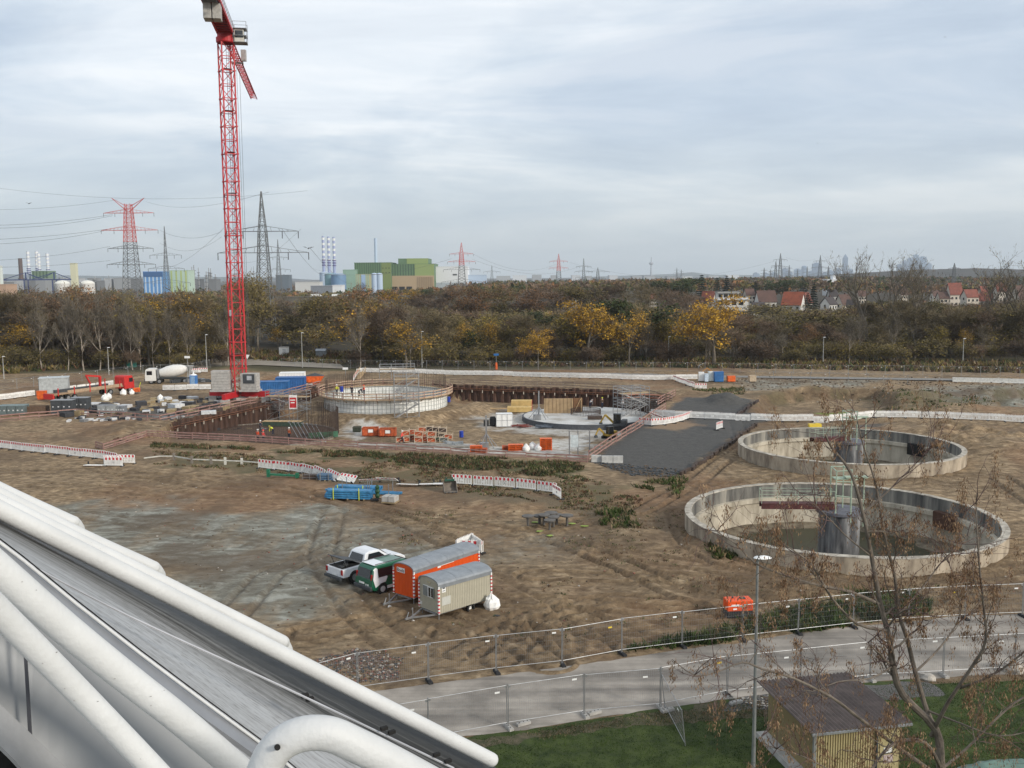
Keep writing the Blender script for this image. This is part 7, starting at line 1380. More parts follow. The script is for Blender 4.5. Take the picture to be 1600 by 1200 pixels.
g = G(502, 559); t = thing('garden_shed', 'small grey shed beside the white cabinet hut', 'shed', g); MB().box((0, 0, .9), (2.4, 1.8, 1.8)).build('walls', M_('grey_shed', (.22, .24, .25), .8), t); MB().ext([(-1.1, 1.8), (1.1, 1.8), (0, 2.3)], -1.3, 1.3).build('roof', M_('grey_shed_roof', (.32, .34, .36), .7), t)
# ------------------------------------------------------------------ yellow shed on the lawn
A = Vector((11.56, 35.64, 0)); B = Vector((15.81, 36.49, 0)); D_ = Vector((10.83, 40.16, 0)); ux = (B-A).normalized(); uy = (D_-A).normalized(); rz = math.atan2(ux.y, ux.x)
t = thing('yellow_shed', 'yellow profiled metal shed with brown corrugated roof on the lawn', 'shed', A, rz); Lx, Ly = 4.1, 4.45; YW = M_('lit_yellow_sheet', (.46, .39, .21), .6, col2=(.34, .28, .14), vs=.8); YS = M_('shaded_yellow_panel', (.27, .21, .10), .7, col2=(.19, .145, .07), vs=.7)  # lit tone put into the front sheet colour, sides and grooves coloured darker
MB().b2((.3, .35, 0), (Lx-.1, Ly-.1, 2.2)).build('walls', YS, t); mb = MB(); n = 34
for k in range(n): mb.box((.3+(Lx-.4)*(k+.5)/n, .335, 1.1), ((Lx-.4)/n*.5, .02, 2.2))
mb.build('front_ribs', YW, t); mb = MB(); n = 24; vs = []
za, zb_ = 2.38, 2.46
for k in range(n*4+1):
    x = -.12+(Lx+.25)*k/(n*4); zc = .035*math.sin(k*PI/2); vs += [(x, -.1, za+zc), (x, Ly+.2, zb_+zc), (x, Ly+.2, zb_+zc-.03), (x, -.1, za+zc-.03)]
mb.add(vs, [f for k in range(n*4) for f in ((4*k, 4*k+4, 4*k+5, 4*k+1), (4*k+3, 4*k+2, 4*k+6, 4*k+7), (4*k, 4*k+3, 4*k+7, 4*k+4))]); mb.build('roof', M_('brown_corrugated', (.155, .12, .105), .75, col2=(.09, .07, .062), vs=1.5, bump=.2), t, smooth=True)
mb = MB(); mb.box((Lx/2, -.14, 2.3), (Lx+.2, .08, .08)); mb.build('gutter', GALV, t); mb = MB(); mb.tube([(Lx*.72, .25, 2.3), (Lx*.72, .28, 0)], .045); mb.build('downpipe', DGREY, t)
mb = MB(); mb.box((.28, .33, 1.1), (.12, .1, 2.2)); mb.build('corner_post', GALV, t); mb = MB(); mb.b2((Lx*.8, .29, .95), (Lx*.89, .31, 1.2)); mb.build('notice', WHT, t); mb = MB(); mb.b2((Lx*.8, .29, .55), (Lx*.845, .31, .9)); mb.b2((Lx*.85, .29, .55), (Lx*.9, .31, .9)); mb.build('poster', M_('poster_pinkish', (.5, .4, .38), .6), t)
mb = MB(); mb.b2((-.2, .1, 0), (.3, Ly, .25)); mb.build('plinth', CONC, t); MB().b2((Lx*.76, .305, .05), (Lx*.96, .318, 2.05)).build('door', YW, t)
g = G(1500, 1215); t = thing('garden_cover', 'green tarpaulin covered boat shaped heap with pale poles behind the bare tree', 'tarpaulin heap', (18.6, 35.4, 0), .25); mb = MB(); n = 18; vs = []; R1 = random.Random(3)
for i in range(n+1):
    for k in range(11):
        u = i/n; v = k/10; x = (u-.5)*5.2; y = (v-.5)*2.6; z = 1.25*(math.sin(PI*u)**.4)*(1-abs(2*v-1)**1.7)+R1.uniform(-.05, .05); vs.append((x, y, max(.02, z)))
MB().add(vs, [(i*11+k, (i+1)*11+k, (i+1)*11+k+1, i*11+k+1) for i in range(n) for k in range(10)]).build('tarpaulin', M_('green_tarpaulin', (.16, .24, .20), .55, col2=(.07, .12, .10), vs=1.5), t, smooth=True)
mb = MB(); [mb.tube([(-2.2, -.9-.12*k, .55), (2.6, -.75-.12*k, .75)], .035) for k in range(4)]; mb.build('pale_poles', M_('pale_pipe', (.5, .52, .52), .5), t)
for i, (px, py, s) in enumerate(((1450, 1062, .6), (1582, 1048, 1.0), (1440, 1056, .35))):
    g = G(px, py); mb = MB().lathe([(.5*s, 0), (.55*s, .2*s), (.35*s, .45*s), (.01, .5*s)], 9); R1 = random.Random(i); mb.v = [(x*R1.uniform(.7, 1.3), y*R1.uniform(.7, 1.3), z) for x, y, z in mb.v]; tag(mb.build('pale_boulder', ST1, None, loc=g), ['pale boulder on the lawn behind the bare tree', 'large pinkish boulder at the right edge of the lawn', 'small pale stone beside the lawn boulder'][i], 'boulder')
# ------------------------------------------------------------------ big bare tree in front
GB = M_('foreground_bark', (.21, .175, .14), .9, col2=(.10, .08, .065), vs=3, bump=.6, bs=18); GT = M_('dark_red_twigs', (.15, .095, .085), .85, col2=(.07, .04, .036), vs=2); SEED = leafmat('hanging_brown_seeds', (.10, .052, .03), (.42, .29, .17), (.22, .13, .075), rnd=0, vs=5)
DEP = 25.0
t = thing('bare_tree', 'large bare tree with hanging brown seed bunches at the right front', 'tree', (0, 0, 0)); base = None
def px3(l, dz=0): return [AY(x, y, DEP+d) for x, y, d in l]
LIMBS = [
 ([(1480, 1330, .6), (1470, 1200, 0), (1462, 1140, 0), (1410, 1085, 0), (1395, 1040, 0), (1390, 1000, 0), (1375, 940, .2), (1362, 870, .2), (1350, 810, .1), (1330, 740, 0), (1300, 700, .1), (1290, 680, 0)], .20, .03),
 ([(1462, 1140, 0), (1448, 1110, .3), (1430, 1050, .4), (1418, 1000, .5), (1405, 960, .5), (1398, 900, .6), (1385, 850, .6), (1376, 800, .7), (1365, 745, .8), (1350, 700, .8), (1340, 660, .8)], .12, .02),
 ([(1385, 985, 0), (1340, 975, -.5), (1300, 935, -.8), (1270, 885, -1.0), (1240, 860, -1.2), (1215, 845, -1.3)], .075, .015),
 ([(1376, 945, .2), (1330, 925, -.4), (1280, 915, -.9), (1230, 900, -1.2), (1180, 880, -1.4), (1150, 850, -1.5), (1120, 830, -1.5), (1108, 808, -1.5)], .07, .012),
 ([(1470, 1215, 0), (1400, 1165, -1), (1340, 1120, -1.6), (1300, 1090, -2.0), (1240, 1060, -2.3), (1190, 1045, -2.5), (1160, 1035, -2.6), (1120, 1050, -2.7), (1085, 1055, -2.8), (1050, 1030, -2.9)], .085, .012),
 ([(1350, 800, .1), (1385, 770, .3), (1410, 745, .5), (1440, 715, .7), (1452, 700, .8)], .045, .012),
 ([(1455, 1150, .1), (1480, 1100, -.4), (1520, 1040, -.8), (1540, 1000, -1.0), (1535, 930, -1.0), (1530, 880, -1.0), (1525, 800, -1.0), (1527, 770, -1)], .09, .015),
 ([(1500, 1075, -.5), (1540, 1060, -1.2), (1580, 1035, -1.6), (1620, 1000, -1.8), (1660, 960, -2)], .06, .02),
 ([(1470, 1200, 0), (1445, 1160, -1.0), (1400, 1160, -1.8), (1370, 1190, -2.4), (1340, 1240, -3)], .09, .04),
 ([(1460, 1210, .2), (1510, 1170, .8), (1560, 1120, 1.0), (1600, 1090, 1.2), (1660, 1070, 1.4)], .07, .02),
 ([(1395, 1040, 0), (1360, 1060, -.6), (1310, 1065, -1), (1270, 1080, -1.2), (1230, 1070, -1.4)], .04, .01),
 ([(1405, 960, .5), (1440, 920, .9), (1470, 880, 1.2), (1500, 850, 1.4), (1530, 820, 1.5)], .05, .012),
 ([(1430, 1050, .4), (1470, 1010, 1.2), (1500, 960, 1.5), (1490, 900, 1.7), (1470, 850, 1.8)], .05, .01),
 ([(1362, 870, .2), (1325, 840, -.1), (1300, 815, -.2), (1275, 790, -.3), (1250, 770, -.3)], .035, .01),
 ([(1448, 1110, .3), (1500, 1130, -.5), (1560, 1150, -1.0), (1620, 1140, -1.2)], .05, .015),
 ([(1330, 1225, -2.5), (1290, 1200, -3), (1250, 1180, -3.1), (1200, 1165, -3.2), (1190, 1150, -3.2)], .035, .01)]
LIMBS = [(l, a*.68, b_*.75) for l, a, b_ in LIMBS]
rf = np.random.RandomState(77); lm = MB(); tips = []; twg = MB()
def smooth_pts(pts, rs, k=3):
    out = []; ro = []
    for i in range(len(pts)-1):
        p0, p1, p2, p3 = pts[max(0, i-1)], pts[i], pts[i+1], pts[min(len(pts)-1, i+2)]
        for j in range(k):
            u = j/k; out.append(.5*((2*p1)+(p2-p0)*u+(2*p0-5*p1+4*p2-p3)*u*u+(3*p1-p0-3*p2+p3)*u**3)); ro.append(rs[i]+(rs[i+1]-rs[i])*u)
    return out+[pts[-1]], ro+[rs[-1]]
def sub(p, d, L, r, lv):
    q = p.copy(); pts = [q.copy()]; n = 4; dd = d.copy()
    for i in range(n):
        dd = dd+Vector(rf.normal(0, .22, 3)); dd.z += .06; dd.normalize(); q = q+dd*(L/n); pts.append(q.copy())
    (lm if lv == 0 else twg).tube(pts, [r*(1-.65*i/n) for i in range(n+1)], 6 if lv == 0 else 4, cap=False)
    if lv >= 2: tips.append((pts[-1], dd)); return
    for k in range(4 if lv == 0 else 3):
        i = rf.randint(1, n+1); a = Vector(rf.normal(0, 1, 3)); nd_ = (dd*.8+a*.55); nd_.normalize(); sub(pts[i], nd_, L*rf.uniform(.4, .65), r*.5, lv+1)
    tips.append((pts[-1], dd))
for l, r0, r1 in LIMBS:
    pts = px3(l); rs = [r0+(r1-r0)*(i/(len(pts)-1))**.8 for i in range(len(pts))]; pts, rs = smooth_pts(pts, rs); lm.tube(pts, rs, 9 if r0 > .08 else 7, cap=True); n = len(pts)
    for k in range(int(13 if r0 < .1 else 17)):
        i = int(n*rf.uniform(.3, .98)); d = (pts[min(i+1, n-1)]-pts[i-1]).normalized(); a = Vector(rf.normal(0, 1, 3)); a.y *= .7; nd_ = (d*.6+a*.55+Vector((0, 0, .25))).normalized(); sub(pts[i], nd_, rf.uniform(.6, 1.5), max(.012, rs[i]*.45), 0 if rs[i] > .022 else 1)
    tips.append((pts[-1], d))
b0_ = AY(1480, 1330, DEP+.6); lm.tube([Vector((b0_.x+.25, b0_.y+.2, -.2)), Vector((b0_.x+.1, b0_.y+.1, b0_.z*.5)), b0_], [.19, .16, .137], 12)
lm.build('trunk', GB, t, smooth=True); twg.build('twigs', GT, t)
V = []; F = []; c = 0
for p, d in tips:
    if rf.rand() < .68: continue
    m_ = rf.randint(25, 75); droop = rf.uniform(.3, .75)
    for k in range(m_):
        o_ = Vector(rf.normal(0, .055, 3)); o_.z = -abs(rf.normal(0, droop*.55)); q = p+o_; w = Vector(rf.normal(0, 1, 3)); w.z *= .2; w = w.normalized()*rf.uniform(.008, .014); dn = Vector((rf.normal(0, .3), rf.normal(0, .3), -1)).normalized()*rf.uniform(.06, .12); V += [q, q+dn*.5-w, q+dn, q+dn*.5+w]; F.append((c, c+1, c+2, c+3)); c += 4
me = bpy.data.meshes.new('seed_bunches'); me.from_pydata([tuple(v) for v in V], [], F); me.materials.append(SEED); o = bpy.data.objects.new('seed_bunches', me); C.objects.link(o); o.parent = t
V = []
# ------------------------------------------------------------------ near white louvre rails and sloping metal sill
WRAIL = M_('white_powder_coat', (.64, .64, .63), .5, col2=(.54, .54, .53), vs=3.5, bump=.12, bs=90); SPK = M_('rail_speck', (.25, .22, .2), .8, var=0)
bd = thing('viewing_building', 'white railed facade edge sloping down in the left foreground', 'building', (0, 0, 0))
def rail(l, dia, name='rail', parent=bd, mat=WRAIL, n=28, k=8):
    pts = [P(x, y, d) for x, y, d in l]; pts, rs = smooth_pts(pts, [dia/2]*len(pts), k)
    e = pts[-1]; dd = (pts[-1]-pts[-2]).normalized(); pts += [e+dd*dia*.22, e+dd*dia*.36, e+dd*dia*.44]; rs += [dia*.46, dia*.34, dia*.12]
    return MB().tube(pts, rs, n).build(name, mat, parent, smooth=True)
rail([(-160, 716, 2.35), (0, 797, 2.6), (250, 923, 2.85), (450, 1026, 3.1), (768, 1187, 3.5)], .050, 'long_rail')
rail([(-120, 722, 2.8), (0, 784, 2.9), (256, 911, 3.1), (425, 995, 3.25), (440, 1004, 3.28), (447, 1016, 3.3)], .046, 'upper_rail')
rail([(-120, 712, 3.0), (0, 773, 3.1), (128, 837, 3.2), (228, 882, 3.28), (241, 889, 3.3), (248, 899, 3.33)], .046, 'upper_rail')
rail([(-120, 702, 3.25), (0, 764, 3.35), (102, 811, 3.42), (115, 817, 3.44), (122, 827, 3.46)], .046, 'upper_rail')
rail([(-120, 788, 1.5), (0, 893, 1.6), (100, 980, 1.68), (200, 1061, 1.77), (300, 1140, 1.85), (460, 1278, 2.0)], .053, 'lower_rail')
rail([(-120, 838, 1.35), (0, 957, 1.45), (120, 1078, 1.55), (240, 1202, 1.65), (330, 1298, 1.7)], .040, 'lowest_rail')
rail([(390, 1320, 1.6), (402, 1240, 1.58), (425, 1178, 1.57), (462, 1150, 1.57), (510, 1146, 1.58), (560, 1166, 1.6), (640, 1206, 1.64), (760, 1272, 1.7)], .056, 'bent_rail', k=10)
MB().tube([P(433, 1167, 1.545), P(433.5, 1168, 1.53)], .0048, 12).build('drain_hole', BLACK, bd)
ALU = M_('brushed_sill_metal', (.36, .37, .385), .42, .55, col2=(.13, .13, .13), vs=5, bump=.05, bs=30)
def sill_mat():
    mt = bpy.data.materials.new('weathered_sill'); mt.use_nodes = True; nt = mt.node_tree; nd = nt.nodes; lk = nt.links; b = nd['Principled BSDF']; u = nd.new('ShaderNodeAttribute'); u.attribute_name = 'strip'
    sp = nd.new('ShaderNodeSeparateXYZ'); lk.new(u.outputs['Vector'], sp.inputs[0]); mp = nd.new('ShaderNodeMapping'); lk.new(u.outputs['Vector'], mp.inputs[0]); mp.inputs['Scale'].default_value = (1.8, 24, 1)
    n = nd.new('ShaderNodeTexNoise'); n.inputs['Scale'].default_value = 1.3; n.inputs['Detail'].default_value = 9; n.inputs['Roughness'].default_value = .7; lk.new(mp.outputs[0], n.inputs[0]); mp2 = nd.new('ShaderNodeMapping'); lk.new(u.outputs['Vector'], mp2.inputs[0]); mp2.inputs['Scale'].default_value = (60, 110, 1); n2 = nd.new('ShaderNodeTexNoise'); n2.inputs['Scale'].default_value = 1; n2.inputs['Detail'].default_value = 4; lk.new(mp2.outputs[0], n2.inputs[0])
    # dirty streaks, toned darker towards the outer edge of the sill
    mr = nd.new('ShaderNodeMapRange'); lk.new(sp.outputs[1], mr.inputs[0]); mr.inputs[1].default_value = 0.45; mr.inputs[2].default_value = .98; mr.inputs[3].default_value = -.10; mr.inputs[4].default_value = .46
    ad = nd.new('ShaderNodeMath'); lk.new(n.outputs['Fac'], ad.inputs[0]); lk.new(mr.outputs[0], ad.inputs[1]); r = nd.new('ShaderNodeValToRGB'); lk.new(ad.outputs[0], r.inputs[0]); e = r.color_ramp.elements; e[0].position = .36; e[0].color = (.40, .405, .41, 1); e[1].position = .82; e[1].color = (.035, .035, .033, 1); k = e.new(.5); k.color = (.30, .30, .30, 1); k = e.new(.64); k.color = (.19, .19, .187, 1)
    r2 = nd.new('ShaderNodeValToRGB'); lk.new(n2.outputs['Fac'], r2.inputs[0]); r2.color_ramp.elements[0].position = .28; r2.color_ramp.elements[0].color = (.55, .54, .52, 1); r2.color_ramp.elements[1].position = .5; r2.color_ramp.elements[1].color = (1, 1, 1, 1); mx = nd.new('ShaderNodeMix'); mx.data_type = 'RGBA'; mx.blend_type = 'MULTIPLY'; mx.inputs['Factor'].default_value = 1; lk.new(r.outputs[0], mx.inputs['A']); lk.new(r2.outputs[0], mx.inputs['B']); lk.new(mx.outputs['Result'], b.inputs['Base Color'])
    b.inputs['Metallic'].default_value = .2; b.inputs['Roughness'].default_value = .42; return mt
def strip(name, top, bot, mat, parent=bd, n=40, m=8, th=.01):
    # ruled sheet between two polylines of (px,py,depth), with real thickness
    tp, _ = smooth_pts([P(*q) for q in top], [0]*len(top), 6); bt, _ = smooth_pts([P(*q) for q in bot], [0]*len(bot), 6); N_ = min(len(tp), len(bt)); vs = []; uv = []
    for i in range(N_):
        for k in range(m+1): v = bt[i].lerp(tp[i], k/m); vs.append(v); uv.append((i/(N_-1), k/m, 0))
    nrm = ((vs[m+1]-vs[0]).cross(vs[m]-vs[0])).normalized(); o_ = len(vs); vs2 = [v-nrm*th if nrm.z > 0 else v+nrm*th for v in vs]; fs = [(i*(m+1)+k, (i+1)*(m+1)+k, (i+1)*(m+1)+k+1, i*(m+1)+k+1) for i in range(N_-1) for k in range(m)]
    fs += [tuple(a+o_ for a in reversed(f)) for f in fs]; ed = [k for k in range(m+1)]
    for i in range(N_-1):
        for k in (0, m): a, b = i*(m+1)+k, (i+1)*(m+1)+k; fs.append((a, b, b+o_, a+o_))
    o = MB().add(vs+vs2, fs).build(name, mat, parent, smooth=False); a = o.data.attributes.new('strip', 'FLOAT_VECTOR', 'POINT'); a.data.foreach_set('vector', np.array(uv+uv).ravel()); return o
SM = sill_mat()
strip('sill_sheet', [(-160, 724, 2.45), (0, 804, 2.7), (250, 930, 2.95), (450, 1034, 3.2), (800, 1212, 3.62)], [(-160, 800, 1.95), (0, 900, 2.05), (200, 1050, 2.3), (430, 1250, 2.55), (700, 1500, 2.75)], SM)
strip('sill_joint', [(25, 869, 2.16), (200, 960, 2.42), (420, 1061, 2.72), (560, 1127, 2.92), (710, 1199, 3.1)], [(25, 870.6, 2.158), (200, 961.8, 2.418), (420, 1063, 2.718), (560, 1129, 2.915), (710, 1201, 3.097)], M_('sill_joint_white', (.5, .5, .52), .4, .2), m=1, th=.004)
strip('sill_fold', [(-160, 730, 1.70), (0, 848, 1.8), (37, 876, 1.83), (120, 944, 1.88), (220, 1022, 1.95), (320, 1097, 2.01), (430, 1178, 2.08), (560, 1290, 2.2)], [(-160, 756, 1.66), (0, 874, 1.76), (37, 902, 1.79), (120, 970, 1.84), (220, 1048, 1.91), (320, 1123, 1.97), (430, 1204, 2.04), (560, 1316, 2.16)], M_('fold_grey', (.30, .305, .32), .4, .4), m=2)
MB().tube([P(x, y, d-.01) for x, y, d in [(-160, 730, 1.70), (0, 848, 1.8), (37, 876, 1.83), (120, 944, 1.88), (220, 1022, 1.95), (320, 1097, 2.01), (430, 1178, 2.08), (560, 1290, 2.2)]], .003, 8).build('fold_ridge_highlight', WRAIL, bd, smooth=True)  # white tube imitates the bright highlight along the fold ridge
MB().tube([P(x, y, d) for x, y, d in [(-160, 724, 1.72), (0, 842, 1.82), (37, 870, 1.85), (120, 938, 1.9), (220, 1016, 1.97), (320, 1091, 2.03), (430, 1172, 2.1), (560, 1284, 2.22)]], .0014, 6).build('fold_gap', BLACK, bd)
GP = M_('grey_cladding', (.29, .295, .30), .5, .1, var=.05, vs=1)
strip('cladding', [(-160, 800, 1.95), (0, 870, 2.0), (150, 990, 2.15), (300, 1120, 2.3), (480, 1280, 2.5)], [(-160, 1000, 1.9), (0, 1120, 1.95), (150, 1260, 2.05), (300, 1400, 2.2), (480, 1560, 2.4)], GP, m=4)
strip('cladding_joint', [(28, 925, 1.93), (29, 930, 1.93), (36, 1010, 1.93), (44, 1150, 1.93)], [(32, 925, 1.93), (33, 930, 1.93), (40, 1010, 1.93), (49, 1150, 1.93)], M_('joint_dark', (.08, .08, .09), .7), m=1, th=.004)
strip('lower_kerb', [(-160, 950, 1.85), (0, 1100, 1.88), (120, 1215, 1.95), (260, 1350, 2.0)], [(-160, 1020, 1.8), (0, 1165, 1.83), (60, 1230, 1.87), (200, 1380, 1.95)], M_('kerb_pale', (.3, .3, .3), .8, bump=.3, var=.1), m=3)
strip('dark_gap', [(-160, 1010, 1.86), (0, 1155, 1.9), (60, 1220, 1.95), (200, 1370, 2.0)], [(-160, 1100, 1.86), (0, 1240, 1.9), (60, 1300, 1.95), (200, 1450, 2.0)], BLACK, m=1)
nb3 = [(476, 1086.5, 2.83), (484, 1092, 2.84), (600, 1138, 2.96), (612, 1144, 2.98), (682, 1179, 3.07), (700, 1189, 3.09)]
mbn = MB(); [mbn.box(P(x, y, d-.01), (.022, .012, .010), .6) for x, y, d in nb3]; mbn.build('sill_fixings', BLACK, bd)
rs_ = random.Random(4); sp_ = MB()
for k in range(36):   # grime specks sitting on the rails and the sill
    l = rs_.choice([((0, 797, 2.6), (772, 1189, 3.5), .025), ((0, 784, 2.9), (425, 995, 3.25), .023), ((0, 890, 1.6), (300, 1133, 1.85), .0265), ((0, 957, 1.45), (240, 1202, 1.65), .02)]); u = rs_.random(); c = P(*l[0][:3]).lerp(P(*l[1][:3]), u); v = (Vector((0, 0, CAMH))-c).normalized(); s_ = v.cross(P(*l[1][:3])-P(*l[0][:3])).normalized(); th = rs_.uniform(-1.2, 1.2)
    sp_.box(c+(v*math.cos(th)+s_*math.sin(th))*l[2]*1.0, (rs_.uniform(.0008, .0025), rs_.uniform(.0006, .002), .0006), rs_.random()*3)
sp_.build('grime_specks', SPK, bd)
MB().b2((-14, -14, 0), (14, -.6, 17.2)).build('facade_wall', M_('facade_render', (.5, .5, .49), .85), bd)
MB().b2((-14, -.6, 0), (-.9, 1.9, 18.4)).build('facade_bay', M_('bay_render', (.48, .48, .47), .85), bd)
MB().b2((-14, -14, 17.2), (14, -.5, 17.5)).build('flat_roof', CONC, bd)
# ------------------------------------------------------------------ pylons and power lines
PYG = M_('pylon_grey', (.16, .17, .175), .7, var=.1); PYR = M_('pylon_red', (.55, .06, .04), .6, var=.05); PYW = M_('pylon_white', (.6, .6, .6), .6, var=.05)
def lattice(mb, z0, z1, w0, w1, n, r, mat=None, cx=0, cy=0):
    for i in range(n):
        a, b = i/n, (i+1)/n; za, zb2 = z0+(z1-z0)*a, z0+(z1-z0)*b; wa, wb = w0+(w1-w0)*a, w0+(w1-w0)*b
        ca = [(cx+s*wa/2, cy+u*wa/2, za) for s, u in ((-1, -1), (1, -1), (1, 1), (-1, 1))]; cb2 = [(cx+s*wb/2, cy+u*wb/2, zb2) for s, u in ((-1, -1), (1, -1), (1, 1), (-1, 1))]
        for k in range(4): mb.bar(ca[k], cb2[k], r, mat=mat); mb.bar(ca[k], cb2[(k+1) % 4], r*.55, mat=mat); mb.bar(ca[(k+1) % 4], cb2[k], r*.55, mat=mat); mb.bar(ca[k], ca[(k+1) % 4], r*.5, mat=mat)
def pylon(px, d, ytop, label, arms, w0=8, w1=1.5, r0=.28, topmat=None, redfrom=None, peak='spike', grp='power pylons', rz=0.0, waist=None):
    r = r0*.62; b = XY(px, d); h = 20-(ytop-hz_y(px))*d/FPX; t = thing('power_pylon', label, 'power pylon', b, rz, grp); mb = MB(); n = 12; zr = redfrom*h if redfrom else h*2
    zt2 = h*arms[0][0]; lattice(mb, 0, min(zr, zt2), w0, w1+(w0-w1)*max(0, (1-min(zr, zt2)/zt2)), n, r); mb.build('body', PYG, t); hd = MB()
    if zr < zt2: lattice(hd, zr, zt2, w1+(w0-w1)*(1-zr/zt2), w1, 6, r)
    if peak == 'spike': lattice(hd, zt2, h, w1, .2, 4, r*.8)
    elif peak == 'v':
        lattice(hd, zt2, h*.95, w1, w1*.8, 2, r*.8)
        for s in (-1, 1):
            for q in (-.5, .5): hd.bar((s*.5, q, h*.88), (s*w0*1.0, 0, h), r*.8); hd.bar((s*1.5, q, h*.93), (s*w0*1.0, 0, h), r*.6)
    hd.build('head', (PYR if redfrom or peak == 'v' else PYG), t)
    for i, (f, half, red) in enumerate(arms):
        a = MB(); z = h*f; wl = w1+(w0-w1)*(1-min(1, f/arms[0][0]))
        for q in (-wl/2, wl/2): a.bar((-half, 0, z), (-wl/2, q, z), r*.7); a.bar((half, 0, z), (wl/2, q, z), r*.7); a.bar((-half, 0, z), (0, q, z+half*.16), r*.5); a.bar((half, 0, z), (0, q, z+half*.16), r*.5); a.bar((-wl/2, q, z), (wl/2, q, z), r*.6)
        m2 = max(3, int(half/2.5))
        for s in (-1, 1):
            for k in range(1, m2): x = s*half*k/m2; a.bar((x, 0, z), (x*.9, 0, z+half*.16*(1-k/m2)), r*.4)
        a.build('crossarm', PYR if red else PYG, t); ins = MB()
        for s in (-1, 1):
            for x in ((half, half*.55) if half > 8 else (half,)): ins.tube([(s*x, 0, z), (s*x, 0, z-2.2)], .13, 5)
        ins.build('insulators', DGREY, t)
    return t, h
PY = []
PY.append(pylon(208, 600, 312, 'big red topped pylon with raised horn arms left of the crane', [(.87, 15.5, 1), (.72, 17.5, 1), (.56, 14, 0), (.42, 15, 0)], 10, 4.2, .5, redfrom=.62, peak='v'))
PY.append(pylon(414, 300, 302, 'dark grey two armed lattice pylon right of the crane', [(.74, 11, 0), (.60, 14, 0)], 5.6, 2.2, .36))
PY.append(pylon(262, 620, 355, 'slim grey pylon just right of the red topped one', [(.66, 10, 0), (.50, 11.5, 0), (.33, 15, 0)], 5, 1.5, .32))
PY.append(pylon(437, 900, 375, 'thin faint grey pylon behind the dark grey one', [(.7, 9, 0), (.5, 11, 0)], 6, 2, .4))
PY.append(pylon(722, 900, 380, 'red topped pylon in front of the long white factory building', [(.80, 11, 1), (.66, 13, 1), (.52, 17, 0), (.3, 19, 0)], 9, 3.2, .5, redfrom=.6))
PY.append(pylon(769, 1400, 415, 'small grey pylon right of the white factory', [(.75, 12, 0)], 7, 2, .5))
PY.append(pylon(873, 1300, 397, 'red topped pylon standing above the middle of the wood', [(.80, 12, 1), (.62, 13, 1), (.25, 23, 0)], 9, 3, .6, redfrom=.55))
PY.append(pylon(912, 1300, 404, 'grey three armed pylon right of the middle red topped one', [(.75, 10, 0), (.6, 12, 0), (.42, 11, 0)], 6, 2, .5))
PY.append(pylon(934, 1500, 418, 'low wide grey pylon in the middle distance', [(.8, 18, 0), (.5, 12, 0)], 8, 3, .6))
for i, (px, d, yt, sc_) in enumerate(((1218, 1300, 396, 1), (1211, 1500, 408, .8), (1280, 1400, 399, 1.1), (1193, 2200, 418, .8), (1232, 2200, 414, .8), (1260, 2400, 416, .8), (1293, 2200, 415, .8), (1489, 1000, 411, .7), (1203, 2600, 421, .7), (1245, 2600, 420, .7), (1057, 3000, 418, .8), (1064, 3000, 421, .8))):
    PY.append(pylon(px, d, yt, '%s grey pylon from the left of those before the city skyline' % nth(sorted((1218, 1211, 1280, 1193, 1232, 1260, 1293, 1489, 1203, 1245, 1057, 1064)).index(px)), [(.82, 9*sc_, 0), (.62, 12*sc_, 0), (.42, 14*sc_, 0)], 7*sc_, 2, .55 if d < 2000 else .8, grp='pylons before the city'))
WIRE = M_('power_cable', (.10, .11, .12), .6, var=0)
def cable(a, b, sag, r, label, grp):
    mb = MB(); n = 22; pts = [a.lerp(b, k/n)-Vector((0, 0, sag*4*(k/n)*(1-k/n))) for k in range(n+1)]; o = pts[0]; mb.tube([p-o for p in pts], r*.62, 4); return tag(mb.build('power_cable', WIRE, None, loc=o), label, 'power cable', grp)
k = 0
for (x0, y0_), (x1, y1), d0, d1, sg, r in (((176, 335), (-120, 350), 600, 520, 3, .13), ((176, 337), (-120, 352), 600, 520, 4, .13), ((168, 358), (-120, 376), 600, 520, 2, .13), ((162, 361), (-120, 382), 600, 520, 3, .13), ((172, 385), (-120, 408), 600, 520, 3, .11), ((172, 407), (-120, 416), 600, 520, 2, .11), ((183, 312), (-120, 325), 600, 520, 3, .09), ((228, 315), (420, 300), 600, 300, 4, .07), ((250, 360), (346, 362), 600, 520, 4, .10), ((250, 380), (346, 370), 600, 520, 6, .09), ((-80, 282), (480, 298), 320, 300, 4, .045),
    ((350, 356), (250, 420), 300, 500, 3, .07), ((470, 358), (382, 410), 300, 560, 3, .06), ((484, 387), (560, 440), 300, 900, 6, .10), ((440, 357), (520, 425), 300, 900, 8, .10), ((738, 396), (870, 412), 900, 1300, 12, .13), ((738, 405), (905, 416), 900, 1300, 12, .13), ((706, 404), (490, 420), 900, 1400, 12, .13), ((890, 410), (1210, 408), 1300, 1300, 20, .10), ((1228, 402), (1275, 404), 1300, 1400, 4, .12), ((1290, 408), (1490, 425), 1400, 1000, 10, .09)):
    a = AY(x0, y0_, d0); b = AY(x1, y1, d1); cable(a, b, sg, r, '%s power cable of those strung between the pylons, listed from the upper left' % nth(k), 'power cables'); k += 1
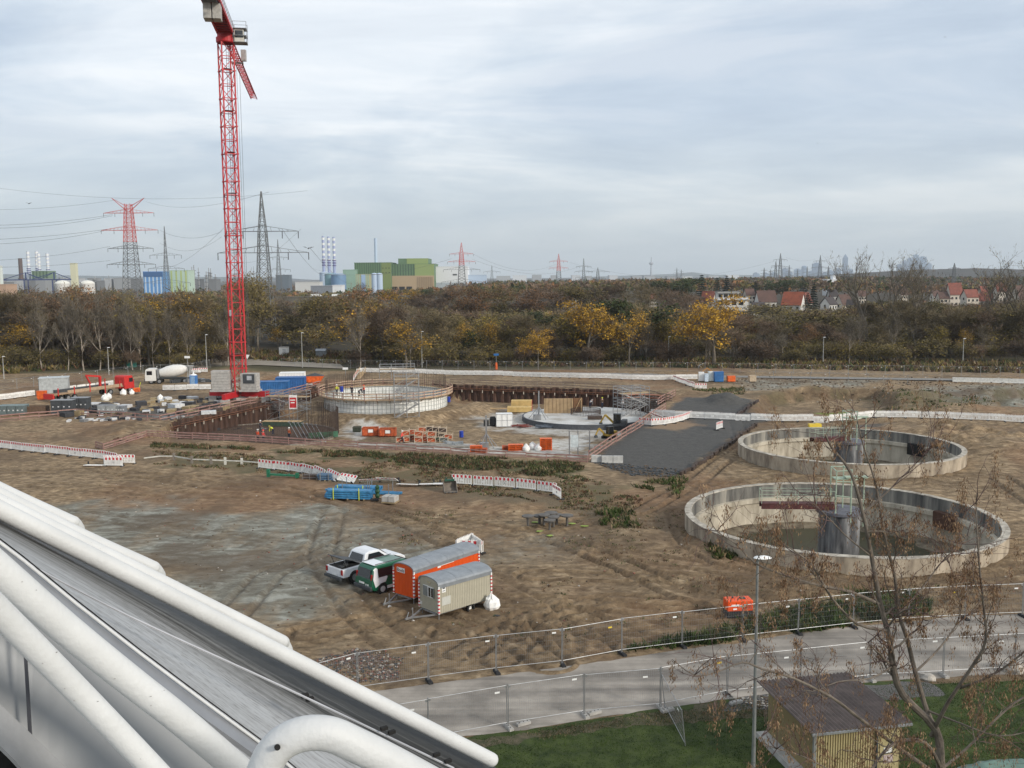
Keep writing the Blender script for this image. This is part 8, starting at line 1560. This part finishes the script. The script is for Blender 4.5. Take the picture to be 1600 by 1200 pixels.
# ------------------------------------------------------------------ distant industry
def bp(px, d): return XY(px, d)
def zt3(px, y, d): return 20-(y-hz_y(px))*d/FPX
def block(name, label, cat, x0, x1, ytop, d, mat, dep=30, extra=None, ybot=None, grp=None):
    a, b = bp(x0, d), bp(x1, d); h = zt3((x0+x1)/2, ytop, d); t = thing(name, label, cat, (a.x, d, 0), 0, grp); w = b.x-a.x; MB().b2((0, 0, 0), (w, dep, h)).build('walls', mat, t); rf_ = MB(); rf_.b2((-.3, -.3, h+.01), (w+.3, dep+.3, h+.6)); rf_.build('roof_edge', mat, t)
    if extra: extra(t, w, h)
    return t, w, h
def ribs(t, w, h, mat, n, z0=0, name='cladding_ribs', every=1):
    mb = MB(); [mb.box((w*(k+.5)/n, -.06, (h+z0)/2), (w/n*.35, .15, h-z0)) for k in range(n)]; mb.build(name, mat, t)
def win_row(t, w, h, rows, n, mat=GLASS, wd=.6, ht=1.2, z0=1.5, y=-.05):
    for j in range(rows):
        for k in range(n): MB().box((0, 0, 0), (w/n*wd, .1, ht)).build('window', mat, t, loc=(w*(k+.5)/n, y, z0+(h-z0)*(j+.5)/rows))
GR1 = M_('green_cladding', (.12, .20, .10), .6, col2=(.10, .17, .09), vs=.1); GR2 = M_('light_green_cladding', (.26, .33, .12), .6, var=.05); TANC = M_('tan_facade', (.42, .31, .19), .8, var=.05); WHF = M_('white_factory', (.72, .73, .74), .6, var=.03); BLT = M_('blue_tank', (.16, .27, .42), .5, var=.06); PBL = M_('pale_blue_paint', (.45, .55, .68), .5, var=.05); DKG = M_('dark_green_lines', (.05, .10, .05), .6)
DI = 1250
t, w, h = block('green_factory', 'dark and mid green clad factory hall on the skyline', 'factory', 555, 612, 411, DI, GR1, 60, lambda t, w, h: (ribs(t, w*.72, h, DKG, 12), MB().b2((w*.74, -.4, 0), (w, 0, h-.2)).build('light_panel', M_('olive_cladding', (.19, .24, .08), .6), t)))
win_row(t, w*.25, h*.9, 2, 3, BLACK, .25, 1.5, h*.6); 
for c in t.children:
    if c.name.startswith('window'): c.location.x += w*.74; c.location.y = -.5
t, w, h = block('green_factory', 'broad green banded factory with tan lower floors', 'factory', 612, 679, 413, DI+10, GR1, 70, lambda t, w, h: (MB().b2((w*.55, -.5, h*.6), (w, 0, h)).build('light_panel', GR2, t), MB().b2((0, -1.2, 0), (w, 0, h*.60)).build('tan_front', TANC, t), MB().b2((w*.16, 5, h), (w*.86, 60, h+7.5)).build('upper_storey', GR1, t), MB().b2((w*.36, 4.5, h+.1), (w*.86, 5, h+7.6)).build('upper_light_panel', GR2, t), ribs(t, w, h, DKG, 16, h*.6)))
for k in range(3): MB().box((0, 0, 0), (w*.13, .5, h*.2)).build('gate_opening', BLACK, t, loc=(w*(.08+.17*k), -1.35, h*.12))
for k in range(9): MB().box((0, 0, 0), (.9, .6, h*.55)).build('pillar', M_('tan_pillar_%d' % k, (.34, .25, .15), .8), t, loc=(w*(.62+.042*k), -1.5, h*.28))
block('white_factory', 'long white factory hall right of the green one', 'factory', 680, 731, 417, DI+40, WHF, 60, lambda t, w, h: (MB().b2((0, -.5, 0), (w, 0, h*.38)).build('grey_base', M_('grey_base', (.42, .46, .50), .6), t), MB().b2((w*.55, -.3, h*.66), (w*.68, 0, h*.72)).build('dark_logo', DGREY, t)))
block('pale_hall', 'low pale blue hall at the right end of the white factory', 'factory', 732, 760, 430, DI+60, PBL, 40)
block('mint_factory', 'mint green plant building left of the green factory', 'factory', 537, 556, 422, DI-20, M_('mint_cladding', (.28, .42, .33), .6), 30)
block('striped_building', 'yellow and blue striped narrow building in front of the green factory', 'factory', 557, 578, 429, DI-80, M_('straw_cladding', (.42, .42, .26), .6), 20, lambda t, w, h: (MB().b2((w*.4, -.5, 0), (w*.7, 0, h)).build('blue_stair_tower', M_('stair_blue', (.35, .48, .66), .6), t), ribs(t, w, h, M_('mint_rib', (.35, .5, .38), .6), 6)))
block('low_grey_hall', 'long grey low hall in front of the blue tanks', 'hall', 486, 520, 447, 950, M_('hall_grey', (.26, .28, .31), .6), 20, lambda t, w, h: ribs(t, w, h, M_('hall_grey_rib', (.22, .24, .27), .6), 20)); block('white_shed_hall', 'white end hall right of the long grey hall', 'hall', 520, 534, 446, 950, WHF, 20)
block('low_white_hall', 'low whitish depot building left of the tanks', 'hall', 462, 500, 441, 1100, M_('whitish_depot', (.6, .6, .58), .7), 20)
block('dark_annex', 'small dark block behind the pylon', 'hall', 432, 452, 430, 1300, M_('slate_block', (.14, .17, .2), .7), 20)
for i, (px, yt, d, r_, mt, lab) in enumerate(((508, 426, DI-40, 6.0, PBL, 'leftmost pale blue storage tank'), (518, 428, DI-70, 7.5, M_('teal_tank', (.22, .38, .42), .5), 'teal blue storage tank in the middle of the three'), (530, 429, DI-90, 9.0, BLT, 'rightmost deep blue storage tank'), (586, 428, DI-100, 3.6, PBL, 'left of the two pale blue silos before the green factory'), (594, 428, DI-100, 3.6, PBL, 'right of the two pale blue silos before the green factory'))):
    b = bp(px, d); t = thing('storage_tank', lab, 'storage tank', b, 0, 'blue tanks and silos'); h = zt3(px, yt, d); MB().lathe([(r_, 0), (r_, h), (r_*.6, h+1), (.01, h+1.3)], 24).build('shell', mt, t, smooth=True); MB().lathe([(r_+.2, h-.6), (r_+.2, h), (r_, h)], 24).build('rim_band', GALV, t)
def chimney(px, d, yt, r_, label, bands, ztop_w=0, lat=False, grp='tall chimneys'):
    b = bp(px, d); h = zt3(px, yt, d); t = thing('chimney', label, 'chimney', b, 0, grp); MB().lathe([(r_*1.25, 0), (r_, h*.6), (r_, h)], 16).build('shaft', bands[0], t, smooth=True)
    for i in range(1, 6 if len(bands) > 1 else 1): z = h*(1-.045*i*2+.045); MB().lathe([(r_+.15, z-h*.02), (r_+.15, z+h*.02)], 16).build('band', bands[1], t)
    if len(bands) > 2:
        for k in range(3): z = h*(.58-.045*k); MB().lathe([(r_+.7, z), (r_+.7, z+h*.018)], 12).build('platform_ring', bands[2], t)
    return t
for i, px in enumerate((507.5, 515.8, 524)): chimney(px, DI-30, 370+i*.6, 1.7, '%s of the three slim blue and white chimneys beside the blue tanks' % ('leftmost', 'middle', 'rightmost')[i], (M_('lilac_shaft_%d' % i, (.36, .42, .62), .5), WHT, M_('violet_band_%d' % i, (.12, .10, .25), .6)))
chimney(589, DI+30, 373, 2.0, 'single slim pale blue chimney behind the green factory', (PBL,)); chimney(35.5, 1500, 404, 3.0, 'brown brick chimney at the far left', (M_('brown_chimney', (.13, .09, .08), .8),)); 
for i, (px, yt) in enumerate(((48, 393), (61.5, 392.5), (64.5, 396), (78, 396))): chimney(px, 1500, yt, 2.3, '%s white topped chimney of the cluster above the blue crane bridge' % nth(i), (M_('white_blue_shaft_%d' % i, (.6, .64, .72), .5), WHT, M_('navy_platform_%d' % i, (.08, .10, .28), .6)), grp='white topped chimneys at the left')
block('boiler_house', 'green boiler house under the white topped chimneys', 'factory', 52, 78, 424, 1490, M_('moss_cladding', (.17, .24, .15), .6), 25, lambda t, w, h: ribs(t, w, h, DKG, 5)); block('cream_tower', 'tall cream silo tower left of the white domes', 'tower', 112.5, 121, 412, 1300, M_('cream_tower_wall', (.66, .64, .45), .7), 7); block('orange_hall', 'orange beige hall at the very left edge', 'hall', -20, 11, 445, 900, M_('peach_wall', (.48, .32, .22), .8), 20); block('white_tower', 'white narrow tower at the left edge', 'tower', -2, 4, 416, 1200, M_('white_tower_wall', (.7, .75, .7), .7), 5)
for i, px in enumerate((99, 138)):
    d = 900; b = bp(px, d); t = thing('dome_tank', '%s white domed storage tank at the left' % ('left', 'right')[i], 'storage tank', b, 0, 'white domed tanks'); h = zt3(px, 443, d); r_ = 6.6; MB().lathe([(r_, 0), (r_, h)], 28).build('shell', M_('dome_shell_%d' % i, (.62, .60, .56), .7), t, smooth=True); MB().lathe([(r_+.2, h), (r_*.9, h+1.4), (r_*.5, h+2.7), (.01, h+3.2)], 28).build('dome_roof', M_('dome_roof_%d' % i, (.75, .73, .66), .6), t, smooth=True)
# navy gantry
d = 1150; a, b = bp(8, d), bp(113, d); zg = zt3(60, 437, d); t = thing('gantry_bridge', 'navy blue gantry crane bridge under the white topped chimneys', 'gantry crane', (a.x, d, 0)); w = b.x-a.x; NV = M_('navy_steel', (.03, .05, .16), .6); mb = MB(); mb.bar((0, 0, zg), (w, 0, zg), 1.2, 1.2)
for x in (.33, .75): mb.bar((w*x, 0, zg), (w*x, 0, zg+8.5), 1.2); mb.bar((w*x, 0, zg+8.5), (w*(x-.33), 0, zg+.5), .7); mb.bar((w*x, 0, zg+8.5), (w*min(1, x+.25), 0, zg+.5), .7)
mb.bar((w*.33, 0, zg+8.5), (w*.54, 0, zg+.5), .6); mb.bar((w*.75, 0, zg+8.5), (w*.54, 0, zg+.5), .6); mb.build('bridge_truss', NV, t)
for x in (.3, .36, .72, .78): MB().box((w*x, 0, zg/2), (.9, .9, zg)).build('leg', NV, t)
t, w, h = block('blue_building', 'bright blue panelled block beside the red topped pylon', 'building', 226, 256, 425, 1000, M_('sky_blue_panels', (.12, .30, .60), .5), 20, lambda t, w, h: (ribs(t, w, h*.85, M_('white_strip', (.55, .65, .75), .5), 5), MB().b2((-.2, -.4, h*.82), (w+.2, 0, h)).build('dark_top_band', M_('top_band_blue', (.06, .14, .3), .6), t)))
block('mint_tank_block', 'pale mint green process block right of the slim pylon', 'factory', 266, 296, 423, 1020, M_('mint_process', (.48, .60, .50), .6), 20, lambda t, w, h: ribs(t, w, h, M_('lime_rib', (.45, .52, .2), .6), 4))
for i, (px, yt, r_) in enumerate(((302, 417, 1.2), (305, 414, 1.4), (312, 418, 1.0), (324, 424, 1.4), (328, 418, 1.3), (331, 419, 1.3), (290, 430, 2), (338, 428, 1.5), (445, 428, 1.3), (455, 433, 1.5), (398, 415, .7), (150, 432, 2), (165, 434, 2.5), (172, 430, 1.2), (95, 428, 1), (100, 431, 1))):
    b = bp(px, 1400+i*9); h = zt3(px, yt, 1400); t = thing('process_column', '%s thin steel process column from the left in the refinery' % nth(sorted((302, 305, 312, 324, 328, 331, 290, 338, 445, 455, 398, 150, 165, 172, 95, 100)).index(px)), 'process column', b, 0, 'refinery columns'); MB().lathe([(r_, 0), (r_, h*.8), (r_*.5, h*.82), (r_*.4, h)], 10).build('vessel', GALV, t); mb = MB(); [mb.box((0, 0, h*f), (r_*3.2, r_*3.2, .5)) for f in (.3, .5, .68, .8)]; mb.build('platforms', DGREY, t)
R4 = random.Random(8)
for i in range(26):
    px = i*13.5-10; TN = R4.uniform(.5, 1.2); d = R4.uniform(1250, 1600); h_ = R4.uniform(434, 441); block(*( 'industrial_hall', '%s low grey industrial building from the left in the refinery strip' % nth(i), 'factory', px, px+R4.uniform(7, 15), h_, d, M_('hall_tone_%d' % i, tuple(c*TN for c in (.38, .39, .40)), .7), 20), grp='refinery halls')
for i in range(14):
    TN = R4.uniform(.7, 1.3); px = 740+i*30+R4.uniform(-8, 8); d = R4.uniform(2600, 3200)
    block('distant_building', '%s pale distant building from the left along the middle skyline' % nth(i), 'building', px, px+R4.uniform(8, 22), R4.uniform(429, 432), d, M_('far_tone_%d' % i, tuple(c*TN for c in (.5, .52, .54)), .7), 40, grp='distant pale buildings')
# embankment wall with a roof line at the left of the wood
t, w, h = block('retaining_wall', 'long low brown wall with pale coping behind the left trees', 'wall', -60, 200, 466, 420, M_('brown_wall', (.13, .10, .075), .9), 2); 
block('motorway_wall', 'low noise barrier with pale top edge right of the crane', 'wall', 430, 640, 464, 480, M_('noise_wall', (.15, .14, .12), .9), 2)
for i, (px, mt) in enumerate(((478, WHT), (512, WHT), (521, GALV))):
    g = bp(px, 470); z = zt3(px, 464, 480); t = thing('parked_van', '%s small white vehicle on the road behind the noise barrier' % nth(i), 'van', (g.x, 482, z-.5)); profile_body([(0, .3), (0, 2.0), (4.2, 2.0), (5.2, 1.2), (5.6, .9), (5.6, .3)], 1, mt, 'body', t); MB().box((4.4, -1.02, 1.5), (.8, .03, .5)).build('side_window', GLASS, t)
# white hall seen through the left trees
for i, (x0, x1, yt, d) in enumerate(((35, 75, 553, 262), (118, 175, 541, 266))):
    block('storage_hall', ['white and blue storage hall glimpsed through the leftmost trees', 'grey white open storage shed behind the thin left trunks'][i], 'hall', x0, x1, yt, d, M_('hall_white_%d' % i, (.42, .45, .50) if i else (.35, .42, .52), .6), 8, lambda t, w, h: ribs(t, w, h, M_('hall_rib_%d' % i, (.2, .22, .25), .6), 9))
g = G(206, 570); t = thing('green_container', 'small teal green container at the foot of the left wood', 'container', G(206, 574)); MB().box((0, 0, .8), (1.8, 1.4, 1.5)).build('body', M_('teal_box', (.02, .16, .13), .6), t); MB().box((0, 0, 1.6), (1.9, 1.5, .1)).build('lid', M_('teal_lid', (.03, .2, .16), .6), t)
# television tower
d = 7000; b = bp(1017, d); t = thing('television_tower', 'slender television tower with a round pod on the middle skyline', 'tower', b); h = zt3(1017, 402, d); MB().lathe([(9, 0), (5, h*.55), (2.5, h)], 12).build('shaft', M_('tower_grey', (.35, .37, .4), .7), t); MB().lathe([(5, h*.62), (16, h*.68), (16, h*.74), (5, h*.78)], 16).build('pod', M_('pod_grey', (.4, .42, .45), .7), t)
# skyscrapers
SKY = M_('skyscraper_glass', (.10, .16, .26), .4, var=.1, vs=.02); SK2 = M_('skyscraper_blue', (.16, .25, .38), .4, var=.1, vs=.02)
d = 8500
def tower(px0, px1, yt, label, shape='box', mat=SKY, dd=0):
    D2 = d+dd; a, b = bp(px0, D2), bp(px1, D2); h = zt3((px0+px1)/2, yt, D2); w = b.x-a.x; t = thing('skyscraper', label, 'skyscraper', ((a.x+b.x)/2, D2, 0), 0, 'city skyscrapers')
    if shape == 'spire':
        MB().b2((-w/2, -w/2, 0), (w/2, w/2, h*.82)).build('shaft', mat, t); MB().add([(-w/2, -w/2, h*.82), (w/2, -w/2, h*.82), (w/2, w/2, h*.82), (-w/2, w/2, h*.82), (0, 0, h)], [(0, 1, 4), (1, 2, 4), (2, 3, 4), (3, 0, 4)]).build('pyramid_top', mat, t)
    elif shape == 'round': MB().lathe([(w/2, 0), (w/2, h*.9), (w*.35, h*.97), (.01, h)], 16).build('shaft', mat, t)
    else: MB().b2((-w/2, -20, 0), (w/2, 20, h)).build('shaft', mat, t); MB().b2((-w*.25, -15, h), (w*.2, 15, h+8)).build('roof_plant', mat, t)
    mb = MB(); [mb.b2((-w/2-.5, -w/2-21 if shape == 'box' else -w/2-1, h*.12*k), (w/2+.5, -w/2-19 if shape == 'box' else -w/2, h*.12*k+3)) for k in range(1, 7)] if shape != 'round' else [mb.lathe([(w/2+.5, h*.12*k), (w/2+.5, h*.12*k+3)], 16) for k in range(1, 7)]; mb.build('floor_bands', SK2, t)
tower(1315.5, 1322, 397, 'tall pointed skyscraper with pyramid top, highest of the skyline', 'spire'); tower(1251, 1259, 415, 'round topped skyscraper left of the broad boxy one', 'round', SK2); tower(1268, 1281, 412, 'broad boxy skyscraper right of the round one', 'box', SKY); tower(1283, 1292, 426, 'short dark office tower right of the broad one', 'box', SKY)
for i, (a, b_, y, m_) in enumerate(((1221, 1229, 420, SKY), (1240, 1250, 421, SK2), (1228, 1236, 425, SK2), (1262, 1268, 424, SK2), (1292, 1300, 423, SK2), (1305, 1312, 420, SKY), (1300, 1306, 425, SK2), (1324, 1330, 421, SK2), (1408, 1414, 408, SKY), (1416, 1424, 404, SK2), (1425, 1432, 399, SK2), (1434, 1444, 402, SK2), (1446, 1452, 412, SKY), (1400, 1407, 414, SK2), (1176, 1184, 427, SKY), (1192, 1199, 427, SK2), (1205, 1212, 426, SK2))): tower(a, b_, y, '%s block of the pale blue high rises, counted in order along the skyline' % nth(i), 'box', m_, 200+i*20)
# hills at the horizon and wooded ridge
def ridge(name, l, d, mat, dep=500):
    mb = MB(); vs = []; pts = []
    for i in range(len(l)-1):
        for k in range(12): u = k/12; pts.append((l[i][0]+(l[i+1][0]-l[i][0])*u, l[i][1]+(l[i+1][1]-l[i][1])*u))
    pts.append(l[-1])
    for px, y in pts: p = bp(px, d); h = zt3(px, y, d)*(1+.02*rng.uniform(-1, 1)); vs += [(p.x, d-dep, 0), (p.x, d, max(.5, h)), (p.x*1.02, d+dep*3, 0)]
    n = len(pts); mb.add(vs, [f for i in range(n-1) for f in ((3*i, 3*i+3, 3*i+4, 3*i+1), (3*i+1, 3*i+4, 3*i+5, 3*i+2))]); o = mb.build(name, mat, None, smooth=True); o['kind'] = 'structure'
ridge('wooded_ridge', [(1340, 431), (1380, 424), (1440, 421), (1520, 419), (1600, 421), (1750, 418)], 2600, M_('ridge_wood', (.055, .045, .035), .95, col2=(.03, .028, .02), vs=.02))
ridge('hills', [(-200, 431), (0, 428), (100, 430), (200, 432), (420, 433)], 9500, M_('hill_wood', (.06, .07, .05), .95), 800)
ridge('hills', [(900, 433), (1050, 428), (1080, 425), (1110, 429), (1200, 430), (1750, 424)], 10500, M_('hill_wood2', (.06, .07, .05), .95), 800)
# ------------------------------------------------------------------ village houses
HW = M_('house_white', (.66, .64, .60), .8, var=.05); HC = M_('house_cream', (.56, .50, .42), .8, var=.05); RR = M_('roof_red_tiles', (.25, .08, .055), .8, col2=(.15, .055, .04), vs=.6); RB = M_('roof_brown_tiles', (.13, .075, .06), .85, col2=(.08, .05, .042), vs=.6); RO = M_('roof_orange_tiles', (.33, .09, .045), .8, col2=(.20, .06, .035), vs=.6); RD2 = M_('roof_dark_tiles', (.07, .06, .06), .85, var=.1)
def house(px, d, yt, wpx, rz, label, wall=HW, roof=RR, hr=.5, grp='village houses'):
    g = bp(px, d); top = max(4.5, zt3(px, yt+2, d)); w = wpx*.82*d/FPX; dp = w*.75; eave = top*(1-hr*.75); t = thing('house', label, 'house', g, rz, grp); MB().b2((-w/2, -dp/2, 0), (w/2, dp/2, eave)).build('walls', wall, t)
    gb = MB(); gb.add([(-w/2, -dp/2, eave), (-w/2, dp/2, eave), (-w/2, 0, top-.25), (w/2, -dp/2, eave), (w/2, dp/2, eave), (w/2, 0, top-.25)], [(0, 2, 1), (3, 4, 5)]); gb.build('gables', wall, t)
    MB().ext([(-dp/2-.5, eave-.35), (0, top-.1), (dp/2+.5, eave-.35), (dp/2+.5, eave-.1), (0, top+.2), (-dp/2-.5, eave-.1)], -w/2-.4, w/2+.4).build('roof', roof, t); MB().box((w*.2, .5, top), (.7, .7, 1.6)).build('chimney', RB, t)
    for k in range(3):
        for z in (eave*.3, eave*.72): MB().box((0, 0, 0), (1.1, .08, 1.3)).build('window', GLASS, t, loc=(-w/2+w*(k+.5)/3, -dp/2-.02, z))
    for z in (eave*.35, eave*.85): MB().box((0, 0, 0), (.08, 1.1, 1.3)).build('window', GLASS, t, loc=(-w/2-.02, 0, z)); MB().box((0, 0, 0), (.08, 1.1, 1.3)).build('window', GLASS, t, loc=(w/2+.02, 0, z))
    return t
HS = [(1240, 470, 454, 36, -.6, 'large red roofed house left of the dark blue conifer', HW, RO, .7), (1260, 480, 455, 20, .9, 'red gabled house just behind the large red roofed one', HC, RR, .6), (1295, 470, 462, 26, .7, 'white house with dark roof right of the dark blue conifer', HW, RD2, .5), (1318, 500, 458, 26, .5, 'brown roofed house right of the white one', HC, RB, .7), (1330, 480, 466, 14, -.5, 'small white gable at the right of the brown roof', HW, RD2, .6), (1196, 490, 452, 34, .1, 'long dark roofed house with white gable right of the flat white villa', HW, RB, .6), (1185, 470, 470, 22, .1, 'low dark roofed annex below the long dark roof', HW, RD2, .5), (1107, 520, 453, 22, -.5, 'red brown roofed house left of the flat white villa', HC, RR, .6), (1085, 560, 462, 22, .4, 'brown roofed house further left of the villa', HC, RB, .6), (890, 600, 452, 22, -.6, 'maroon roofed house in the wood, left one of the pair', HW, M_('roof_maroon', (.22, .04, .045), .8, var=.1), .6), (921, 590, 453, 24, -.7, 'maroon roofed white gabled house in the wood, right one of the pair', HW, M_('roof_maroon2', (.24, .04, .05), .8, var=.1), .7), (1018, 620, 450, 14, .4, 'small salmon roofed house half hidden in the wood', HC, RR, .7),
      (1490, 560, 440, 24, .1, 'red roofed house high up on the right, below the ridge', HC, RR, .6), (1515, 540, 450, 26, .2, 'long red roof below the high red house', HC, RR, .5), (1475, 560, 454, 24, .0, 'grey brown low house left of the long red roof', HC, RB, .5), (1540, 520, 455, 20, -.4, 'orange roofed house left of the tallest right tree', HW, RR, .6), (1535, 560, 445, 18, .5, 'reddish roofed house behind the orange one', HC, RR, .6), (1592, 500, 444, 26, .5, 'cream house with steep roof at the right edge', HC, RB, .7), (1600, 420, 470, 26, 0, 'white house with balconies at the right edge', HW, RD2, .2), (1410, 620, 448, 16, .2, 'small house between the two tall bare trees', HC, RB, .5), (1460, 620, 452, 14, .3, 'small pale house right of the tall bare trees', HW, RB, .5), (1560, 620, 440, 18, .2, 'far red roof left of the tallest right tree', HC, RR, .5), (1440, 480, 468, 14, .0, 'pale pink low house below the tall bare trees', HC, RR, .3), (1070, 640, 455, 16, .2, 'dark roofed house behind the evergreens', HC, RB, .5), (1170, 640, 449, 18, .3, 'far brown roof above the flat villa', HC, RB, .5), (1300, 640, 450, 16, .2, 'far white gable behind the white house', HW, RD2, .6), (1345, 640, 452, 16, .2, 'far house at the foot of the tall bare trees', HC, RB, .5)]
for a in HS: house(*a)
a, b = bp(1121, 470), bp(1169, 470); hh = zt3(1145, 457, 470); t = thing('flat_villa', 'flat roofed white villa with terraces and dark windows', 'villa', (a.x, 470, 0), -.05); w = b.x-a.x; MB().b2((0, 0, 0), (w, 12, hh-3.2)).build('lower_walls', HW, t); MB().b2((w*.05, 3, hh-3.2), (w*.72, 11, hh)).build('upper_walls', HW, t); MB().b2((w*.02, 1.5, hh), (w*.75, 12, hh+.3)).build('roof', CONC, t); MB().b2((-.3, -1.0, hh-3.4), (w+.2, .2, hh-2.3)).build('balcony_parapet', WHF, t)
for k in range(4): MB().box((0, 0, 0), (2.0, .1, 1.9)).build('window', GLASS, t, loc=(w*(.13+.17*k), 2.95, hh-1.6)); MB().box((0, 0, 0), (2.2, .1, 1.9)).build('window', GLASS, t, loc=(w*(.1+.22*k), -.05, hh-5.0))
block('flat_church_hall', 'white angular hall with raised roof behind the conifers', 'hall', 1292, 1306, 437, 900, WHF, 14, lambda t, w, h: MB().b2((w*.7, 2, h), (w, 10, h+4)).build('raised_roof', WHF, t))
# birds
for i, (px, py, d) in enumerate(((482, 388, 80), (45, 318, 140), (1477, 58, 300), (1278, 224, 320))):
    p = P(px, py, d); mb = MB(); mb.add([(0, -.18, 0), (.0, .18, 0), (-.5, .0, .14), (.5, 0, .12), (-.25, -.1, .12), (.25, -.1, .1)], [(0, 1, 2), (0, 3, 1), (0, 2, 4), (0, 5, 3)]); mb.tube([(0, -.22, 0), (0, 0, 0), (0, .25, 0)], [.02, .07, .01], 6); tag(mb.build('bird', DGREY, None, loc=p), ['dark bird flying left of the three blue chimneys', 'dark bird flying at the far left over the cables', 'tiny dark bird high at the right', 'tiny dark bird right of the middle of the sky'][i], 'bird', 'birds')
# ------------------------------------------------------------------ air
me_h = MB().b2((-9800, -500, -6), (9800, 12600, 320)); hz_m = bpy.data.materials.new('haze_air'); hz_m.use_nodes = True; nt = hz_m.node_tree; nt.nodes.clear(); o_ = nt.nodes.new('ShaderNodeOutputMaterial'); v = nt.nodes.new('ShaderNodeVolumePrincipled'); v.inputs['Color'].default_value = (.86, .93, 1, 1); v.inputs['Density'].default_value = .000085; v.inputs['Anisotropy'].default_value = .2; nt.links.new(v.outputs[0], o_.inputs['Volume'])
tag(me_h.build('haze', hz_m), 'pale even haze in the air over the whole scene', 'haze', None, 'stuff')
